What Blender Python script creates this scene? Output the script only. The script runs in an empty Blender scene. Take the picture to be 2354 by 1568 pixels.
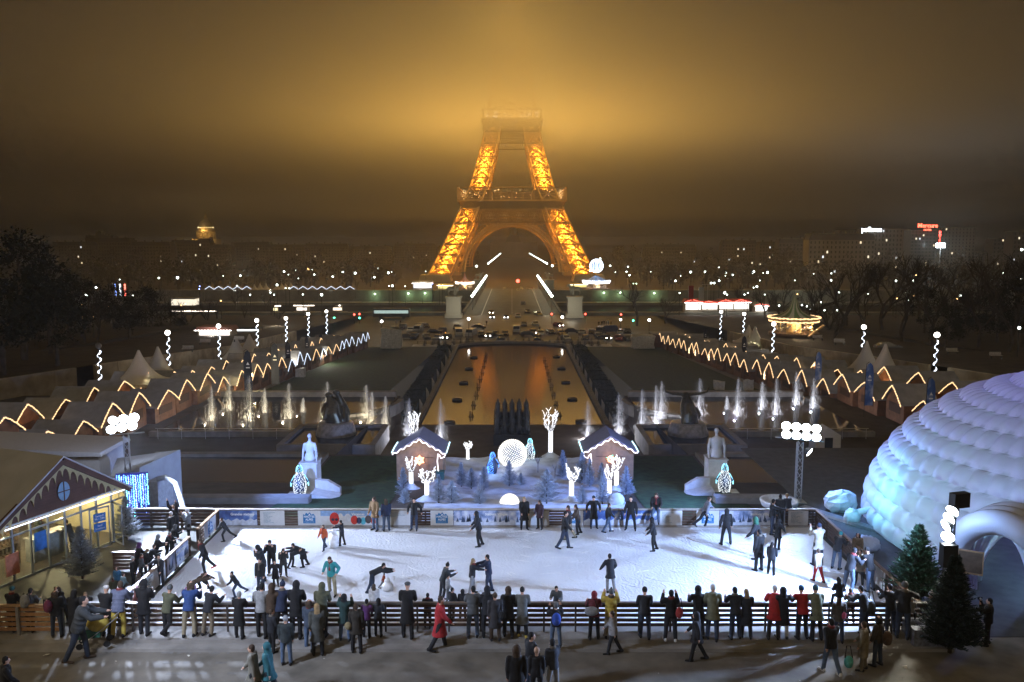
import bpy, bmesh, math, random
from mathutils import Vector, Matrix, Quaternion
R=math.radians; PI=math.pi
S=bpy.context.scene; COL=S.collection
LEGW=27000;CLOUDW=5.2e5;HAZED=.00035;CLOUDD=.0125;CLOUDB=87;RINKW=13500;DOMEW=1200
# ---------------------------------------------------------------- camera, sky, exposure
F=1950.0; CAMZ=14.0; TH=math.atan(234/1950.0)
cd=bpy.data.cameras.new('camera'); cam=bpy.data.objects.new('camera',cd); COL.objects.link(cam)
cd.sensor_width=36; cd.lens=F/2353*36; cd.clip_start=.3; cd.clip_end=9000
cam.location=(0,0,CAMZ); cam.rotation_euler=(PI/2-TH,0,0); S.camera=cam
S.view_settings.view_transform='Standard'; S.view_settings.look='None'; S.view_settings.exposure=0; S.view_settings.gamma=1
cy=S.cycles
cy.use_denoising=True; cy.max_bounces=6; cy.diffuse_bounces=2; cy.glossy_bounces=3; cy.transmission_bounces=4; cy.transparent_max_bounces=12
cy.volume_bounces=3; cy.adaptive_threshold=.03; cy.sample_clamp_indirect=2.0; cy.sample_clamp_direct=0; cy.caustics_reflective=False; cy.caustics_refractive=False
cy.use_light_tree=True
W=bpy.data.worlds.new('World'); S.world=W; W.use_nodes=True
wn=W.node_tree.nodes; wl=W.node_tree.links; bg=wn['Background']
tc=wn.new('ShaderNodeTexCoord'); sx=wn.new('ShaderNodeSeparateXYZ'); wl.new(tc.outputs['Generated'],sx.inputs[0])
rp=wn.new('ShaderNodeValToRGB'); wl.new(sx.outputs['Z'],rp.inputs[0])
e=rp.color_ramp.elements; e[0].position=.06; e[0].color=(.036,.03,.022,1); e[1].position=.32; e[1].color=(.27,.20,.10,1)
wl.new(rp.outputs[0],bg.inputs[0]); bg.inputs[1].default_value=1.0
# ---------------------------------------------------------------- projection helpers (pixel of the 2353 px wide photo -> point in the place)
def ray(px,py):
    u=(px-1176.5)/F; v=(784-py)/F
    c,s=math.cos(TH),math.sin(TH)
    return Vector((u, c+v*s, -s+v*c))
def at(px,py,z=0.0):
    d=ray(px,py); t=(z-CAMZ)/d.z
    return Vector((0,0,CAMZ))+d*t
def atY(px,py,Y):
    d=ray(px,py); return Vector((0,0,CAMZ))+d*(Y/d.y)
def pxof(p):
    q=Vector(p)-Vector((0,0,CAMZ)); c,s=math.cos(TH),math.sin(TH)
    dep=q.y*c-q.z*s; up=q.y*s+q.z*c
    return 1176.5+F*q.x/dep, 784-F*up/dep, dep
# ---------------------------------------------------------------- materials
MATS={}
def mat(name,col,rough=.7,metal=0,var=.18,scale=6,bump=0.0,bscale=30,emit=None,es=0,spec=.3,sample=False,transl=0):
    if name in MATS: return MATS[name]
    m=bpy.data.materials.new(name); m.use_nodes=True; nt=m.node_tree; N=nt.nodes; L=nt.links; b=N['Principled BSDF']
    b.inputs['Roughness'].default_value=rough; b.inputs['Metallic'].default_value=metal; b.inputs['Specular IOR Level'].default_value=spec
    c=(col[0],col[1],col[2],1)
    if emit is None:
        t=N.new('ShaderNodeTexCoord'); n=N.new('ShaderNodeTexNoise'); n.inputs['Scale'].default_value=scale; n.inputs['Detail'].default_value=4
        L.new(t.outputs['Object'],n.inputs['Vector'])
        r=N.new('ShaderNodeValToRGB'); L.new(n.outputs['Fac'],r.inputs[0])
        r.color_ramp.elements[0].position=.3; r.color_ramp.elements[1].position=.7
        r.color_ramp.elements[0].color=tuple(x*(1-var) for x in col)+(1,); r.color_ramp.elements[1].color=tuple(min(1,x*(1+var)) for x in col)+(1,)
        L.new(r.outputs[0],b.inputs['Base Color'])
        if bump:
            n2=N.new('ShaderNodeTexNoise'); n2.inputs['Scale'].default_value=bscale; n2.inputs['Detail'].default_value=5
            L.new(t.outputs['Object'],n2.inputs['Vector']); bp=N.new('ShaderNodeBump'); bp.inputs['Strength'].default_value=bump
            L.new(n2.outputs['Fac'],bp.inputs['Height']); L.new(bp.outputs[0],b.inputs['Normal'])
        if transl:
            tr=N.new('ShaderNodeBsdfTranslucent'); L.new(r.outputs[0],tr.inputs[0]); mx=N.new('ShaderNodeMixShader'); mx.inputs[0].default_value=transl
            L.new(b.outputs[0],mx.inputs[1]); L.new(tr.outputs[0],mx.inputs[2]); L.new(mx.outputs[0],N['Material Output'].inputs[0])
    else:
        b.inputs['Base Color'].default_value=c; b.inputs['Emission Color'].default_value=(emit[0],emit[1],emit[2],1); b.inputs['Emission Strength'].default_value=es
        if not sample: m.cycles.emission_sampling='NONE'
    MATS[name]=m; return m
def glow(name,col,s,sample=False): return mat('glow_'+name,(.1,.1,.1),emit=col,es=s,sample=sample)
# ---------------------------------------------------------------- mesh builder: every build() is ONE object
class MB:
    def __init__(s): s.v=[]; s.f=[]; s.mi=[]; s.cur=0
    def add(s,vs,fs):
        o=len(s.v); s.v+= [tuple(x) for x in vs]; s.f+=[tuple(o+i for i in f) for f in fs]; s.mi+=[s.cur]*len(fs); return s
    def mat(s,i): s.cur=i; return s
    def box(s,c,d,rz=0,M=None):
        x,y,z=(k/2 for k in d); vs=[(i*x,j*y,k*z) for k in(-1,1) for j in(-1,1) for i in(-1,1)]
        if M is None: M=Matrix.Translation(Vector(c))@Matrix.Rotation(rz,4,'Z')
        else: M=M@Matrix.Translation(Vector(c))
        return s.add([M@Vector(v) for v in vs],[(0,2,3,1),(4,5,7,6),(0,1,5,4),(2,6,7,3),(0,4,6,2),(1,3,7,5)])
    def bb(s,x0,x1,y0,y1,z0,z1): return s.box(((x0+x1)/2,(y0+y1)/2,(z0+z1)/2),(x1-x0,y1-y0,z1-z0))
    def beam(s,p,q,w,h=None,cap=True):
        p=Vector(p);q=Vector(q);h=h or w; d=(q-p)
        if d.length<1e-6: return s
        d.normalize(); a=Vector((0,0,1)) if abs(d.z)<.95 else Vector((0,1,0)); u=d.cross(a).normalized(); v=u.cross(d)
        r=[(-1,-1),(1,-1),(1,1),(-1,1)]
        vs=[p+u*(i*w/2)+v*(j*h/2) for i,j in r]+[q+u*(i*w/2)+v*(j*h/2) for i,j in r]
        fs=[(0,1,5,4),(1,2,6,5),(2,3,7,6),(3,0,4,7)]
        if cap: fs+=[(3,2,1,0),(4,5,6,7)]
        return s.add(vs,fs)
    def tube(s,pts,rad,n=8,cap=True):
        pts=[Vector(p) for p in pts]; k=len(pts); rs=rad if isinstance(rad,(list,tuple)) else [rad]*k
        vs=[];u=None
        for i,p in enumerate(pts):
            d=(pts[min(i+1,k-1)]-pts[max(i-1,0)])
            if d.length<1e-9: d=Vector((0,0,1))
            d.normalize()
            if u is None:
                a=Vector((0,0,1)) if abs(d.z)<.9 else Vector((1,0,0)); u=d.cross(a).normalized()
            else:
                u=u-d*u.dot(d); u=u.normalized() if u.length>1e-6 else d.orthogonal().normalized()
            w=d.cross(u)
            vs+=[p+(u*math.cos(2*PI*j/n)+w*math.sin(2*PI*j/n))*rs[i] for j in range(n)]
        fs=[(i*n+j,i*n+(j+1)%n,(i+1)*n+(j+1)%n,(i+1)*n+j) for i in range(k-1) for j in range(n)]
        if cap: fs+=[tuple(range(n))[::-1],tuple((k-1)*n+j for j in range(n))]
        return s.add(vs,fs)
    def lathe(s,prof,c=(0,0,0),n=16,cap=True,sq=1.0):
        c=Vector(c); vs=[c+Vector((r*math.cos(2*PI*j/n),r*sq*math.sin(2*PI*j/n),z)) for r,z in prof for j in range(n)]; k=len(prof)
        fs=[(i*n+j,i*n+(j+1)%n,(i+1)*n+(j+1)%n,(i+1)*n+j) for i in range(k-1) for j in range(n)]
        if cap: fs+=[tuple(range(n))[::-1],tuple((k-1)*n+j for j in range(n))]
        return s.add(vs,fs)
    def ball(s,c,r,n=8,m=6,sc=(1,1,1)):
        c=Vector(c); vs=[c+Vector((0,0,-r*sc[2]))]
        for i in range(1,m):
            a=-PI/2+PI*i/m
            vs+=[c+Vector((r*sc[0]*math.cos(a)*math.cos(2*PI*j/n),r*sc[1]*math.cos(a)*math.sin(2*PI*j/n),r*sc[2]*math.sin(a))) for j in range(n)]
        vs.append(c+Vector((0,0,r*sc[2]))); t=len(vs)-1
        fs=[(0,1+(j+1)%n,1+j) for j in range(n)]+[(1+i*n+j,1+i*n+(j+1)%n,1+(i+1)*n+(j+1)%n,1+(i+1)*n+j) for i in range(m-2) for j in range(n)]
        fs+=[(t,1+(m-2)*n+j,1+(m-2)*n+(j+1)%n) for j in range(n)]
        return s.add(vs,fs)
    def prism(s,poly,y0,y1,M=None):   # poly in (x,z), extruded along y
        n=len(poly); vs=[Vector((x,y0,z)) for x,z in poly]+[Vector((x,y1,z)) for x,z in poly]
        if M is not None: vs=[M@v for v in vs]
        return s.add(vs,[tuple(range(n)),tuple(range(2*n-1,n-1,-1))]+[(i,i+n,(i+1)%n+n,(i+1)%n) for i in range(n)])
    def build(s,name,m,parent=None,smooth=False,loc=None,rz=0):
        me=bpy.data.meshes.new(name); me.from_pydata(s.v,[],s.f)
        for k in (m if isinstance(m,(list,tuple)) else [m]): me.materials.append(k)
        if isinstance(m,(list,tuple)): me.polygons.foreach_set('material_index',s.mi)
        bm=bmesh.new(); bm.from_mesh(me); bmesh.ops.recalc_face_normals(bm,faces=bm.faces); bm.to_mesh(me); bm.free()
        if smooth: me.polygons.foreach_set('use_smooth',[True]*len(me.polygons))
        me.update(); o=bpy.data.objects.new(name,me); COL.objects.link(o)
        if loc is not None: o.location=loc; o.rotation_euler=(0,0,rz)
        if parent is not None: o.parent=parent
        return o
def tag(o,label=None,cat=None,group=None,kind=None):
    if label: o['label']=label
    if cat: o['category']=cat
    if group: o['group']=group
    if kind: o['kind']=kind
    return o
def empty(name,loc=(0,0,0),rz=0,label=None,cat=None,group=None,sc=1):
    o=bpy.data.objects.new(name,None); COL.objects.link(o); o.location=loc; o.rotation_euler=(0,0,rz); o.scale=(sc,sc,sc); o.empty_display_size=.2
    return tag(o,label,cat,group)
KIDS={}
def kids(o): return [c for c in o.children]
def copy_tree(o,parent=None):
    c=o.copy(); COL.objects.link(c)
    if parent is not None: c.parent=parent
    for ch in list(o.children): copy_tree(ch,c)
    return c
def place(o,loc,rz=0,label=None,group=None,sc=None,first=False):
    c=o if first else copy_tree(o)
    c.location=loc; c.rotation_euler=(0,0,rz)
    if sc is not None: c.scale=(sc,sc,sc) if isinstance(sc,(int,float)) else sc
    if label: c['label']=label
    if group: c['group']=group
    return c
def lamp(kind,loc,energy,col,size=.3,parent=None,aim=None,angle=120,blend=.4,name='light'):
    l=bpy.data.lights.new(name,kind); l.energy=energy; l.color=col
    if kind in('POINT','SPOT'): l.shadow_soft_size=size
    if kind=='AREA': l.size=size
    if kind=='SPOT': l.spot_size=R(angle); l.spot_blend=blend
    o=bpy.data.objects.new(name,l); COL.objects.link(o); o.location=loc
    if aim is not None: o.rotation_euler=(Vector(aim)-Vector(loc)).to_track_quat('-Z','Y').to_euler()
    if parent is not None: o.parent=parent
    return o
ORD=['first','second','third','fourth','fifth','sixth','seventh','eighth','ninth','tenth','eleventh','twelfth','thirteenth','fourteenth','fifteenth','sixteenth','seventeenth','eighteenth','nineteenth','twentieth']
TENS={20:'twenty',30:'thirty',40:'forty',50:'fifty',60:'sixty',70:'seventy',80:'eighty',90:'ninety'}
def nth(i):
    if i<20: return ORD[i]
    if i>=99: return 'hundredth' if i==99 else 'hundred-and-'+nth(i-100)
    t=(i+1)//10*10
    return (TENS[t][:-1]+'ieth') if (i+1)%10==0 else TENS[t]+'-'+ORD[(i+1)%10-1]
def lerp(a,b,t): return a+(b-a)*t
def interp(tab,x):
    if x<=tab[0][0]: return tab[0][1]
    for (a,b),(c,d) in zip(tab,tab[1:]):
        if x<=c: return b+(d-b)*(x-a)/(c-a)
    return tab[-1][1]
def text_mesh(txt,size,name,m,parent,M,align='CENTER',bold=0.0,ext=.004):
    cu=bpy.data.curves.new('t','FONT'); cu.body=txt; cu.size=size; cu.align_x=align; cu.extrude=ext; cu.offset=bold; cu.resolution_u=2
    o=bpy.data.objects.new('t',cu); COL.objects.link(o); dg=bpy.context.evaluated_depsgraph_get(); me=bpy.data.meshes.new_from_object(o.evaluated_get(dg))
    bpy.data.objects.remove(o); me.materials.clear(); me.materials.append(m); me.name=name
    r=bpy.data.objects.new(name,me); COL.objects.link(r); r.matrix_local=M
    if parent is not None: r.parent=parent
    return r
random.seed(7); rnd=random.random; uni=random.uniform
# ---------------------------------------------------------------- the lattice tower in the cloud
TY=620.0
iron=mat('tower_iron',(.5,.36,.2),.55,.1,var=.2,scale=.15)
irond=mat('tower_iron_dark',(.2,.15,.1),.6,.2,var=.2,scale=.15)
HW=[(-14,58.5),(-8,54.5),(14,44.1),(24.4,39.4),(34.8,35),(49.2,28.9),(76,21.7),(90.8,18.7),(103,16.5),(150,9.5),(200,6.5),(290,2)]
LW=[(-14,15),(0,13.4),(24,12.6),(49,11.7),(76,11),(103,10.5)]
tower=empty('iron_tower',(0,TY,-14),0,'tall iron lattice tower glowing orange with its top lost in the low cloud','tower')
def T(x,y,z): return (x,y,z+14)
for sxn in(-1,1):
    for syn in(-1,1):
        m=MB()
        lv=[-14,-9,-3,3.5,10.5,17.5,24.4,34.8,41,49.2,56,63,70.5,78,86,94.5]
        def ring(z):
            o=interp(HW,z); w=interp(LW,z); i=o-w
            return [Vector(T(sxn*a,syn*b,z)) for a,b in((o,o),(i,o),(i,i),(o,i))]
        for z0,z1 in zip(lv,lv[1:]):
            A=ring(z0);B=ring(z1)
            for k in range(4):
                m.beam(A[k],B[k],1.1 if z0<40 else .9)
                a0,a1,b0,b1=A[k],A[(k+1)%4],B[k],B[(k+1)%4]
                m.beam(b0,b1,.9); m.beam(a0,b1,.75);m.beam(a1,b0,.75)
                mid=(a0+a1+b0+b1)/4
                m.beam(a0.lerp(b0,.5),mid,.22);m.beam(a1.lerp(b1,.5),mid,.22);m.beam(a0.lerp(a1,.5),mid,.22)
                m.box(mid,(1.3,1.3,1.3))
            c0=sum(A,Vector())/4;c1=sum(B,Vector())/4
            for k in range(4): m.beam(A[k],c1,.3,cap=False)       # inner stairs and lift rails
            for q in(-1.2,1.2): m.beam(c0+Vector((q,0,0)),c1+Vector((q,0,0)),.5,cap=False)
            for k in range(6):
                p=c0.lerp(c1,k/6); m.beam(p-Vector((3,0,0)),p+Vector((3,0,0)),.3,cap=False)
                m.beam(p+Vector((3*(-1)**k,1,0)),c0.lerp(c1,(k+1)/6)-Vector((3*(-1)**k,-1,0)),.3,cap=False)
        m.build('leg',iron,tower)
        w=58.5-7.5
        MB().add([T(sxn*(w+a*(11-1.5*k))*1.0,syn*(w+b*(11-1.5*k)),-14.5+5*k) for k in(0,1) for a,b in((-1,-1),(1,-1),(1,1),(-1,1))],[(0,1,2,3),(4,5,6,7),(0,1,5,4),(1,2,6,5),(2,3,7,6),(3,0,4,7)]).build('masonry_base',mat('tower_stone',(.3,.27,.22)),tower)
        for z,e in ((-10,.5),(-5,.7),(1,.7),(7,.7),(14,.7),(20.5,.7),(29,.4),(45,.5),(52.5,.7),(59.5,.7),(66.5,.7),(73,.3)):
            o=interp(HW,z)-interp(LW,z)/2
            if syn>0 and z not in(1,14,52.5,66.5): continue
            lamp('POINT',(sxn*o,TY+syn*o-2.2,z+1.2),LEGW*e,(1,.36,.03),.1,name='tower_and_fill_lamp')
for x in (-18,-6,6,18): lamp('POINT',(x,TY-29.5,27+abs(x)*-.5),LEGW*.5,(1,.36,.03),.1,name='tower_and_fill_lamp')
# first platform: glazed gallery with posts, its dark girder below, lattice girders and arches on the four sides
for k in range(4):
    M=Matrix.Rotation(k*PI/2,4,'Z')
    def P(x,y,z): return M@Vector(T(x,y,z))
    g=MB(); h=36.8
    g.beam(P(-h,-h,49),P(h,-h,49),.7,.5); g.beam(P(-h-.4,-h,40.2),P(h+.4,-h,40.2),1.1,1.0)
    for i in range(11):
        x=-h+h*2*i/10
        g.beam(P(x-.4,-h,40.2),P(x-.4,-h,49),.25);g.beam(P(x+.4,-h,40.2),P(x+.4,-h,49),.25)
    g.beam(P(-h,-h,42),P(h,-h,42),.15)
    g.build('gallery',iron,tower)
    d=MB(); hb=34.6
    d.add([P(-hb-1.5,-hb-1.5,39.6),P(hb+1.5,-hb-1.5,39.6),P(hb,-hb,35),P(-hb,-hb,35)],[(0,1,2,3)])
    for i in range(30):
        x=-hb+hb*2*(i+.5)/30; d.beam(P(x,-hb-.2,34.8),P(x,-hb-1.8,39.6),.5)
    d.build('frieze',irond,tower)
    gl=MB()
    for i in range(44):
        x=-h*.93+h*1.86*rnd(); gl.ball(P(x,-h+1.2+rnd()*3,42+rnd()*6),.12+.16*rnd()**2,5,4)
    gl.build('gallery_lights',glow('gallery',(1,.55,.2),6),tower)['kind']='stuff'
    a=MB(); r0=31.5; zc=-7.5
    hx=35.5
    def front(x,z): return P(x,-interp(HW,z)+.4,z)
    # lattice girder between the legs
    for zz in(25.5,34.6):
        ii=interp(HW,zz)-interp(LW,zz)
        a.beam(front(-ii-12,zz),front(ii+12,zz),.8)
    n=22
    for i in range(n):
        x0=-27+54*i/n;x1=-27+54*(i+1)/n
        a.beam(front(x0,25.5),front(x1,34.6),.35,cap=False);a.beam(front(x1,25.5),front(x0,34.6),.35,cap=False)
        xm=(x0+x1)/2
        a.beam(front(x0,30),front(xm,34.6),.25,cap=False);a.beam(front(xm,25.5),front(x1,30),.25,cap=False);a.beam(front(x0,30),front(xm,25.5),.25,cap=False);a.beam(front(xm,34.6),front(x1,30),.25,cap=False)
    a.build('lattice_girder',irond,tower)
    a=MB(); n=44
    pr=None
    for i in range(n+1):
        t=PI*i/n
        q=[]
        for rr in(r0,r0+2.2,r0+5.5):
            x=rr*math.cos(t); z=zc+rr*math.sin(t)*.985; q.append(front(x,max(z,-13)))
        if pr:
            for j in range(3): a.beam(pr[j],q[j],(.9,.35,.5)[j],(.7,.35,.5)[j])
            a.beam(pr[0],q[1],.2,cap=False);a.beam(pr[1],q[0],.2,cap=False)
        a.beam(q[0],q[2],.3,cap=False)
        pr=q
    a.build('arch',iron,tower)
fl=MB()
def slab(m,h,z0,z1,hole):
    for sx_,sy_,dx,dy in((0,-1,h,(h-hole)/2),(0,1,h,(h-hole)/2)):
        c=(0,sy_*(h+hole)/2,(z0+z1)/2+14); m.box(c,(2*h,h-hole,z1-z0))
    for s_ in(-1,1): m.box((s_*(h+hole)/2,0,(z0+z1)/2+14),(h-hole,2*hole,z1-z0))
slab(fl,34.4,38.4,39.6,12)
fl.bb(-30,-14,-30,-20,53.8,61.5);fl.bb(14,30,-30,-20,53.8,61.5);fl.bb(-13,13,-31,-24,53.8,60)
fl.build('platform_floor',irond,tower)
up=MB(); slab(up,20.3,95,96.5,6)
for s_ in(-1,1):
    for t in range(4):
        M=Matrix.Rotation(t*PI/2,4,'Z')
        up.beam(M@Vector(T(-20.3,-20.3,103)),M@Vector(T(20.3,-20.3,103)),.7); up.beam(M@Vector(T(-20.8,-20.8,96)),M@Vector(T(20.8,-20.8,96)),1.4)
        for i in range(13): x=-20+40*i/12; up.beam(M@Vector(T(x,-20.5,96)),M@Vector(T(x,-20.3,103)),.3); up.beam(M@Vector(T(x,-18.5,88.5)),M@Vector(T(x,-20.5,95)),.6)
        up.add([M@Vector(T(-20.3,-20.3,95)),M@Vector(T(20.3,-20.3,95)),M@Vector(T(18,-18,88.5)),M@Vector(T(-18,-18,88.5))],[(0,1,2,3)])
        for zz in(80,88): up.beam(M@Vector(T(-19,-20.4+.25*(zz-80)/2,zz)),M@Vector(T(19,-20.4+.25*(zz-80)/2,zz)),.7)
        for i in range(12): x=-8.5+17*i/12; up.beam(M@Vector(T(x,-19.8,80)),M@Vector(T(x+1.4,-19.2,88)),.3);up.beam(M@Vector(T(x+1.4,-19.8,80)),M@Vector(T(x,-19.2,88)),.3)
up.build('upper_platform',irond,tower)
pl=MB()
for i in range(26): pl.ball(T(uni(-19,19),-20.6+rnd(),96.8+rnd()*4.5),.16+.16*rnd(),5,4)
pl.build('platform_lights',glow('platform',(1,.85,.65),14),tower)['kind']='stuff'
sp=MB(); lv=[103,112,122,133,145,158,172,188,205,223,242,262,284]
for z0,z1 in zip(lv,lv[1:]):
    a=interp(HW,z0);b=interp(HW,z1)
    A=[T(i*a,j*a,z0) for i,j in((-1,-1),(1,-1),(1,1),(-1,1))];B=[T(i*b,j*b,z1) for i,j in((-1,-1),(1,-1),(1,1),(-1,1))]
    for k in range(4): sp.beam(A[k],B[k],1);sp.beam(A[k],B[(k+1)%4],.5);sp.beam(A[(k+1)%4],B[k],.5);sp.beam(B[k],B[(k+1)%4],.6)
sp.box(T(0,0,287),(9,9,5));sp.beam(T(0,0,289),T(0,0,312),.8)
sp.build('spire',iron,tower)
for k in range(12):
    z=152+13*k; lamp('POINT',((-1)**k*11,TY-13,z),CLOUDW*(.4+.14*k),(1,.57,.11),16.0,name='tower_and_fill_lamp')  # added lamps floating off the spire, only to make the cloud glow
# ---------------------------------------------------------------- the air: even haze, and the low cloud round the top of the tower
def volume(name,x0,x1,y0,y1,z0,z1,dens,col,aniso):
    o=MB().bb(x0,x1,y0,y1,z0,z1).build(name,None) if False else None
    m=bpy.data.materials.new(name); m.use_nodes=True; N=m.node_tree.nodes; N.remove(N['Principled BSDF'])
    v=N.new('ShaderNodeVolumePrincipled'); v.inputs['Color'].default_value=col+(1,); v.inputs['Density'].default_value=dens; v.inputs['Anisotropy'].default_value=aniso
    m.node_tree.links.new(v.outputs[0],N['Material Output'].inputs['Volume'])
    o=MB().bb(x0,x1,y0,y1,z0,z1).build(name,m); o['kind']='stuff'; return o
tag(volume('haze',-3000,3000,-60,4500,-30,325,HAZED,(.9,.9,.9),.2),'thin even night haze over the gardens and city','haze')
for nm,zb,zt,dd in (('low_cloud',CLOUDB,420,CLOUDD),('cloud_base',CLOUDB-13,CLOUDB-.5,CLOUDD*.3),('mist_layer',CLOUDB-30,CLOUDB-13.5,CLOUDD*.08),('thin_mist',CLOUDB-60,CLOUDB-30.5,CLOUDD*.025)):
    tag(volume(nm,-4000,4000,40,7500,zb,zt,dd,(.95,.95,.95),.1),{'low_cloud':'low cloud glowing orange round the tower top','cloud_base':'ragged thin cloud under the glowing low cloud','mist_layer':'faint mist below the cloud round the tower','thin_mist':'barely visible mist between the skyline and the cloud'}[nm],'cloud')
# ---------------------------------------------------------------- ground, terraces, pools, road, river
def gz(Y,x=0):
    if Y<41: return 0
    if Y<62: return interp([(41,-.25),(55,-2),(62,-2)],Y)
    if abs(x)<13.2 and Y<190: return -7 if Y<95 else -10
    if Y<99: return -4.4
    if Y<190: return interp([(99,-5.4),(190,-10.2)],Y)
    return interp([(190,-10.4),(205,-12),(290,-12),(330,-12.6),(440,-13.4),(560,-14),(900,-14)],Y)
def gp(px,py):
    lo,hi=20.0,3000.0
    d=ray(px,py)
    for k in range(4000):
        Y=20*(1.0016**k)*1.0
        p=Vector((0,0,CAMZ))+d*(Y/d.y)
        if p.z<=gz(Y,p.x): return Vector((p.x,Y,gz(Y,p.x)))
    return p
asph=mat('asphalt',(.15,.138,.12),.65,var=.35,scale=1.1,bump=.25,bscale=60,spec=.4)
pave=mat('paving',(.13,.125,.12),.8,var=.25,scale=3,bump=.1)
conc=mat('concrete',(.22,.21,.2),.8,var=.22,scale=1.4,bump=.12)
stone=mat('pale_stone',(.5,.48,.45),.75,var=.14,scale=3)
lawnm=mat('lawn',(.02,.045,.016),.9,var=.5,scale=2,bump=.5,bscale=60)
dirtm=mat('dark_ground',(.035,.03,.026),.9,var=.3,scale=.3)
woodb=mat('dark_wood',(.055,.03,.018),.6,var=.3,scale=3); woodl=mat('light_wood',(.36,.22,.11),.6,var=.25,scale=4); wooddeck=mat('deck_wood',(.06,.06,.055),.6,var=.3,scale=2)
black=mat('black_paint',(.012,.012,.013),.5); white=mat('white_paint',(.75,.75,.75),.5,var=.05); steel=mat('galvanised',(.45,.45,.46),.35,.8,var=.1)
def struct(o): o['kind']='structure'; return o
struct(MB().bb(-60,60,-20,29.0,-1.2,0).build('plaza_pavement',asph))
pl=MB()
pl.bb(-22,15.1,27.9,41,-1,.245); pl.bb(-22,15.1,27.55,27.9,-1,.13)
pl=MB(); pl.bb(-22,15.1,27.9,28.95,.001,.25); pl.bb(-22,15.1,27.5,27.9,.001,.12)
struct(pl.build('kerb_steps',conc))
struct(MB().bb(-60,60,29.0,41.0,-1.2,-.004).build('rink_apron',wooddeck))
def icem():
    m=mat('rink_ice',(.72,.76,.84),.32,var=.05,scale=.7,bump=.0,spec=.35); N=m.node_tree.nodes; L=m.node_tree.links; b=N['Principled BSDF']
    t=N.new('ShaderNodeTexCoord'); 
    n=N.new('ShaderNodeTexNoise'); n.inputs['Scale'].default_value=9; n.inputs['Detail'].default_value=8; n.inputs['Roughness'].default_value=.7; L.new(t.outputs['Object'],n.inputs['Vector'])
    w=N.new('ShaderNodeTexWave'); w.inputs['Scale'].default_value=1.3; w.inputs['Distortion'].default_value=14; w.inputs['Detail'].default_value=5; w.inputs['Detail Scale'].default_value=1.6; L.new(t.outputs['Object'],w.inputs['Vector'])
    v=N.new('ShaderNodeTexVoronoi'); v.feature='DISTANCE_TO_EDGE'; v.inputs['Scale'].default_value=1.7; L.new(n.outputs['Color'],v.inputs['Vector'])
    a=N.new('ShaderNodeMath'); a.operation='MULTIPLY_ADD'; a.inputs[1].default_value=.35; L.new(w.outputs['Fac'],a.inputs[0]); L.new(n.outputs['Fac'],a.inputs[2])
    bp=N.new('ShaderNodeBump'); bp.inputs['Strength'].default_value=.55; bp.inputs['Distance'].default_value=.06; L.new(a.outputs[0],bp.inputs['Height']); L.new(bp.outputs[0],b.inputs['Normal'])
    return m
ICE=struct(MB().bb(-14.1,14.6,29.15,40.05,-.05,.03).build('ice',icem()))
# scratches and shaved-ice ridges on the ice
sc=MB()
for k in range(420):
    x=uni(-12.5,13.6);y=uni(29.6,39.8);a=uni(0,PI);c=uni(-.7,.7);l=uni(.2,1.1);pts=[]
    for j in range(7):
        t=j/6*l; pts.append((x+math.cos(a+c*t)*t,y+math.sin(a+c*t)*t,.03))
    if all(-14<p[0]<14.5 and 29.3<p[1]<40 for p in pts): sc.tube(pts,[.002]+[uni(.008,.016)]*5+[.002],4)
o=sc.build('shaved_ice',mat('shaved_ice',(.85,.87,.9),.6,var=.05)); o['kind']='stuff'; tag(o,'thin ridges of shaved ice and skate marks on the rink','ice')
# garden terraces
g=MB()
def strip(m,x0,x1,prof):
    for (a,za),(b,zb) in zip(prof,prof[1:]):
        m.add([(x0,a,za),(x1,a,za),(x1,b,zb),(x0,b,zb)],[(0,1,2,3)])
strip(g,-75,75,[(41,-1.2),(41,-.25),(55,-2),(62,-2),(62,-7.2)])
strip(g,-75,-13.2,[(62,-4.4),(99,-4.4),(99,-5.4)]);strip(g,13.2,75,[(62,-4.4),(99,-4.4),(99,-5.4)])
strip(g,-13.2,13.2,[(62,-7),(95,-7),(95,-11)])
for s in(-1,1):
    g.add([(s*13.2,62,-2),(s*13.2,99,-4.4),(s*13.2,99,-11),(s*13.2,62,-7)],[(0,1,2,3)])
struct(g.build('garden_terrace',mat('terrace',(.06,.05,.042),.8,var=.3,scale=.8)))
for s in(-1,1):
    m=MB(); strip(m,s*16.2,s*33,[(99,-5.3),(190,-10.1)])
    struct(m.build('lawn',lawnm))
    m=MB(); strip(m,s*33,s*75,[(99,-5.35),(190,-10.15)])
    struct(m.build('market_path',pave))
    m=MB(); strip(m,s*12.2,s*16.4,[(99,-10.8),(190,-10.8)])
    struct(m.build('pool_bank',dirtm))
pool=MB(); pts=[(-12,95.2),(12,95.2)]+[(12*math.cos(PI*k/16),188+7*math.sin(PI*k/16)) for k in range(17)]+[]
pool.add([(x,y,-10.0) for x,y in pts],[tuple(range(len(pts)))])
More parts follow.
